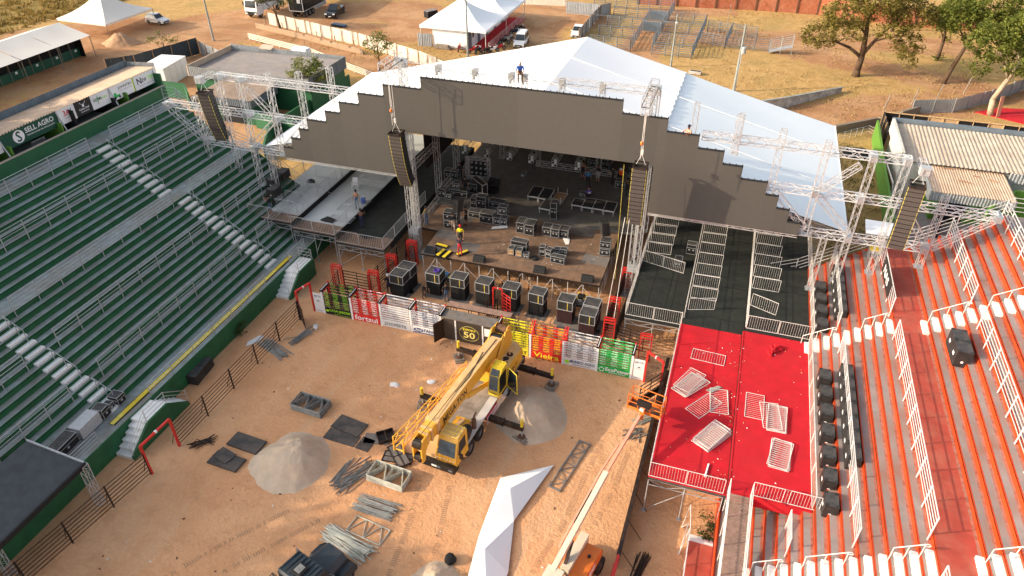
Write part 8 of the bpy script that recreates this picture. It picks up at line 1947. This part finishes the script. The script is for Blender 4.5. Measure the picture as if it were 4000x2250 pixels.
for z in (1.15, 3.9): q.beam((-.02, -1.26, z), (-.02, 1.26, z), .08)
for y in (-1.26, 1.26): q.beam((-.02, y, 1.15), (-.02, y, 3.9), .08)
obj('edge_trim', q, 'alu', T); q = MB(); q.box(-.02, -.01, -.9, -.3, 2.4, 3.2); obj('hatch', q, 'galv_l', T)
for x in (1.0, 2.2, 3.4):
    for s_ in (-1, 1): wheel_parts(T, x, s_ * 1.0, .5, .4, 'wheel', s_)
q = MB(); q.box(4.2, 8.0, -1.22, -1.18, .55, 1.1); obj('side_skirt', q, 'galv', T)
T = thing('delivery_truck', 'white cab-over truck partly hidden by the leafy tree at the top left', 'truck', (-67.0, 70.5, 0), R(-90))
q = MB(); q.prism([(1.6, .6), (3.4, .6), (3.5, 1.2), (3.4, 2.0), (3.2, 3.0), (1.6, 3.05)], 'y', -1.15, 1.15); obj('cab', q, 'car_white', T); q = MB(); q.slab((3.42, -1.0, 1.75), (3.42, 1.0, 1.75), (3.24, .95, 2.8), (3.24, -.95, 2.8), -.02); q.v = [(a + .02, b, c) for a, b, c in q.v]; obj('windscreen', q, 'glass', T); q = MB(); q.box(3.5, 3.56, -1.0, 1.0, .65, 1.15); obj('grille', q, 'black_paint', T)
for s_ in (-1, 1):
    q = MB(); q.cbox((3.54, s_ * .85, .85), (.06, .35, .2)); obj('headlight', q, 'lamp_glass', T); q = MB(); q.cbox((3.3, s_ * 1.35, 2.3), (.12, .2, .55)); obj('mirror', q, 'black_paint', T)
    for x in (2.4, -2.6): wheel_parts(T, x, s_ * .95, .48, .3, 'wheel', s_)
q = MB(); q.box(-4.5, 1.5, -1.2, 1.2, 1.0, 3.2); obj('box', q, 'wall_white', T)
def moto(label, x, y, rz, col):
    T = thing('motorcycle', label, 'motorcycle', (x, y, -.02), rz, 'motorcycles parked along the red carpet')
    for wx in (-.62, .62): q = MB(); q.tube((wx, -.05, .3), (wx, .05, .3), .3, 14); w_ = obj('wheel', q, 'rubber', T); q = MB(); q.tube((wx, -.055, .3), (wx, .055, .3), .17, 10); obj('rim', q, 'rim', w_)
    q = MB(); q.prism([(-.75, .62), (-.2, .58), (.05, .75), (.4, .82), (.5, .7), (.3, .45), (-.1, .35), (-.45, .45)], 'y', -.13, .13); obj('body', q, col, T); q = MB(); q.cbox((-.4, 0, .76), (.65, .24, .1)); obj('seat', q, 'black_paint', T); q = MB(); q.tube((.62, 0, .3), (.42, 0, .98), .04, 6); q.tube((.4, -.36, 1.02), (.4, .36, 1.02), .025, 6); obj('fork', q, 'galv', T); q = MB(); q.cbox((.55, 0, .85), (.14, .2, .2)); obj('headlight', q, 'lamp_glass', T); q = MB(); q.tube((-.2, .16, .3), (-.7, .2, .36), .05, 6); obj('exhaust', q, 'galv', T)
for lab, x, y, rz, c_ in (('left of the lamp pole', -28.1, 61.6, 100, 'cl_red'), ('right of the lamp pole, bright red', -25.9, 61.4, 60, 'red_paint'), ('dark, next to the bright red one', -25.1, 61.4, 75, 'black_paint'), ('at the corner pole of the office tent', -23.9, 61.9, 50, 'black_paint'), ('white tanked, beyond the corner pole', -23.2, 62.6, 40, 'car_white'), ('red, beyond the white tanked one', -22.6, 63.9, 30, 'cl_red'), ('dark, in the middle of the row along the carpet', -22.9, 66.8, 15, 'black_paint'), ('under a grey cover along the carpet', -22.9, 68.6, 20, 'galv'), ('blue, second from the far end of the row', -22.9, 72.0, 15, 'cl_navy'), ('farthest along the carpet', -22.9, 74.4, 15, 'black_paint')):
    moto('parked motorcycle ' + lab, x, y, R(rz), c_)
# ---------------------------------------------------------------- bits on the waste ground
T = thing('dark_crate', 'dark low crate with grey lid on the dirt behind the cream fence', 'crate', (-39.4, 77.4, 0), R(60)); q = MB(); q.box(-1.0, 1.0, -.6, .6, 0, 1.0); obj('body', q, 'black_matte', T)
for i in range(3): q = MB(); q.box(-.98 + i * .66, -.36 + i * .66, -.62, .62, 1.002, 1.1); obj('lid', q, 'tile_grey', T)
T = thing('sheet_stack', 'stack of blue grey roofing sheets behind the cream fence', 'sheets', (-51.2, 67.6, 0), R(-8))
for i in range(4): obj('sheet', corr((-1.3, -.5, .08 + i * .08), (2.6, 0, 0), (0, 1.0, 0), .25, .025), 'corr_blue', T)
T = thing('timber_stack', 'pile of weathered boards against the office tent wall', 'timber', (-30.8, 61.9, 0), R(-3))
for i in range(5):
    for k in range(3): q = MB(); q.box(-1.2 + .05 * k, 1.2 - .08 * i, -.35 + k * .24, -.13 + k * .24, .02 + i * .11, .11 + i * .11); obj('board', q, 'wood_grey', T)
T = thing('feed_trough', 'rusty concrete trough on the grass in front of the pens', 'trough', (5.7, 62.1, 0), R(-8)); q = MB(); q.box(-.8, .8, -.3, .3, .02, .4); obj('body', q, 'wall_stain', T); q = MB(); q.box(-.7, .7, -.2, .2, .39, .41); obj('basin', q, 'black_matte', T)
q = MB(); q.slab((-.9, -.4, .25), (.9, -.4, .25), (.9, .5, .55), (-.9, .5, .55), .04); o = obj('roof_offcut', q, 'tile_tan', None, loc=(-46.6, 42.0, 4.05)); tag(o, 'bent beige sheet lying on the grey roof', 'sheet')
q = MB(); q.prism([(-1.2, -.4), (1.0, -.5), (1.3, .2), (.2, .6), (-1.0, .3)], 'z', 0, .5); o = obj('tarpaulin_bundle', q, 'tarp', None, loc=(-42.5, 43.4, 3.9)); tag(o, 'white tarpaulin bundle at the back edge of the grey roof', 'tarpaulin')
# ---------------------------------------------------------------- buildings at the right rear
RB = thing('canteen_building', 'building with ribbed tan roof and pale parapet at the right edge', 'building', (34, 37, 0), world=True)
q = MB(); q.box(27.3, 46, 33.4, 41.2, -.1, 3.3); obj('wall', q, 'wall_cream', RB); roof_sheets(RB, 27.3, 46, 33.0, 41.3, 3.55, 3.95, 'tile_tan', 'y', 1.1, .3)
q = MB(); q.box(26.95, 27.2, 33.0, 41.75, 3.0, 4.35); obj('parapet', q, 'wall_cream', RB); q = MB(); q.box(26.95, 46, 41.4, 41.75, 3.0, 4.36); obj('parapet', q, 'corr_blue', RB)
for i in range(5): obj('fascia_sheet', corr((36.0 + i * 2.0, 32.9, 2.7), (2.02, 0, 0), (0, 0, .9), .26, .03), 'corr_grey', RB)
R2_ = thing('bar_building', 'low building with flat beige roof and corrugated front at the right edge', 'building', (32, 32, 0), world=True)
q = MB(); q.box(29.8, 35.2, 29.0, 33.2, -.1, 2.6); obj('wall', q, 'green_lime', R2_); roof_sheets(R2_, 29.1, 35.7, 28.1, 36.1, 3.1, 3.35, 'tile_beige', 'y', 1.1, .22)
for i in range(3): obj('fascia_sheet', corr((29.1 + i * 2.2, 28.05, 2.3), (2.22, 0, 0), (0, 0, .8), .24, .03), 'corr_grey', R2_)
q = MB(); q.box(28.95, 29.08, 28.0, 36.1, 2.3, 3.2); obj('side_fascia', q, 'wall_cream', R2_); q = MB(); q.box(30.2, 32.4, 28.92, 28.98, 0, 2.2); obj('opening', q, 'black_matte', R2_)
for i, (x, y, l_) in enumerate(((31.0, 33.0, .9), (33.2, 32.0, .5), (32.0, 30.6, 1.1), (34.4, 31.5, .7))): q = MB(); q.beam((-l_ / 2, 0, .03), (l_ / 2, 0, .03), .1, .06); o = obj('roof_debris', q, 'wood', None, loc=(x, y, 3.28), rot=(0, 0, R(-10 * i))); tag(o, '%s loose timber scrap on the flat beige roof, from the back' % ORD[i], 'scrap', 'scraps on the beige roof')
gwall('bright green boundary wall between grass strip and right buildings', [(26.6, 46.5), (26.2, 34.0), (26.0, 24.2), (26.6, 22.2)], 2.1, 'green_lime'); gwall('green wall block right of the beige roof', [(33.4, 27.0), (36.5, 31.6), (44, 31.8)], 2.6, 'green_lime'); gwall('low green wall at the end of the orange stand', [(28.6, 21.2), (31.5, 24.5), (36.5, 26.0)], 1.2, 'green_lime')
T = thing('sign_wall', 'black sign wall with white lettering by the right building', 'sign', (30.2, 28.5, 0), world=True); q = MB(); q.slab((30.4, 32.6, 0), (30.0, 25.6, 0), (30.0, 25.6, 1.6), (30.4, 32.6, 1.6), .12); obj('board', q, 'banner_black', T); obj('lettering', text_mb('NAS', plane_M((30.1, 28.6, .5), (-.06, -1, 0), (0, 0, 1)), 2.0, .8), 'banner_white', T)
T = thing('concrete_apron', 'pale concrete apron behind the orange stand', 'pavement', (28, 22, 0), world=True); T['kind'] = 'structure'; q = MB(); q.prism([(26.1, 12.2), (38, 12.2), (38, 27), (33, 33), (26.3, 33)], 'z', -.06, .03); obj('slab', q, 'concrete_r', T)
T = thing('framed_screen', 'timber lattice panel with white frame leaning on the bright green wall', 'panel', (26.9, 33.5, 0), R(92)); q = MB(); q.slab((-2.4, 0, .1), (2.4, 0, .1), (2.2, .35, 2.0), (-2.2, .35, 2.0), .05); obj('panel', q, 'wood_pale', T); q = MB(); q.path([(-2.4, -.02, .08), (2.4, -.02, .08), (2.2, .33, 2.02), (-2.2, .33, 2.02), (-2.4, -.02, .08)], .05, 5); obj('frame', q, 'banner_white', T)
DP = thing('panel_fence', 'fence of black panels with pale battens behind the right building', 'fence', (34, 48.5, 0), world=True)
for i in range(13):
    x = 27.5 + i * 1.45; q = MB(); q.box(x, x + 1.4, 48.4, 48.46, 0, 2.5); obj('panel', q, 'wood_pale' if i in (3, 4, 7, 8) and i != 8 else 'banner_black', DP); q = MB(); q.box(x - .06, x - .005, 48.3, 48.5, 0, 2.55); obj('batten', q, 'wood_pale', DP)
q = MB(); q.box(27.4, 46.4, 48.3, 48.38, 2.42, 2.52); obj('top_batten', q, 'wood_pale', DP)
for i in range(3): q = MB(); q.box(27.3, 27.36, 43.4 + i * 1.7, 45.05 + i * 1.7, 0, 2.5); obj('panel', q, 'banner_black', DP); q = MB(); q.box(27.25, 27.4, 45.06 + i * 1.7, 45.1 + i * 1.7, 0, 2.52); obj('batten', q, 'wood_pale', DP)
q = MB(); q.prism([(38.8, 58.6), (45, 55.6), (52, 57), (48, 62), (42, 61)], 'z', -.04, .02); o = obj('red_carpet_mat', q, 'red_carpet'); tag(o, 'red carpet laid on the ground under the corner tree', 'carpet')
q = MB(); q.slab((-.3, 0, 0), (.3, 0, 0), (.3, .35, 2.4), (-.3, .35, 2.4), .05); o = obj('leaning_board', q, 'lift_pink', None, loc=(41.1, 57.6, 0), rot=(0, 0, R(40))); tag(o, 'tall orange board leaning against the pale tree trunk', 'board')
q = MB(); q.lathe((0, 0, 0), [(1.2, 0), (1.0, .35), (.5, .6), (.1, .65)], 14); q.v = [(a * 1.3 + .2 * mnoise.noise(Vector((a, b, c)) * 3), b + .2 * mnoise.noise(Vector((b, a, c)) * 3), c) for a, b, c in q.v]; o = obj('cloth_heap', q, 'black_cloth', None, loc=(24.9, 41.6, 0)); tag(o, 'heap of black and red cloth beside the bright green wall', 'cloth heap')

# ---------------------------------------------------------------- unseen tree belt behind the private boxes: a guess, added to shade the arena
for i in range(12):
    y = -3.5 - i * 5.6; hh = 18.6 + .8 * math.sin(i * 2.3); x = -46.5 - 1.2 * (i % 2)
    tree('unseen tall tree added to shade the arena, %s from the stage end' % ORD[i], x, y, [(0, 0, -.1, .4), (.1, 0, 6, .3), (0, .1, hh - 4, .12)], [((.1, 0, 6), (2.2, 0, 10), .15, .06), ((.1, 0, 7), (-2.2, .4, 11), .15, .06)],
         [((0, 0, hh - 4.2), (3.2, 3.6, 4.0)), ((.4, .3, hh - 10), (3.8, 4.2, 5.0)), ((-.4, -.3, hh - 15.5), (3.4, 3.8, 3.6))], 'leaf_dark', n_clump=230, per=24, size=.6, seed=60 + i, grp='unseen tree belt added to shade the arena')
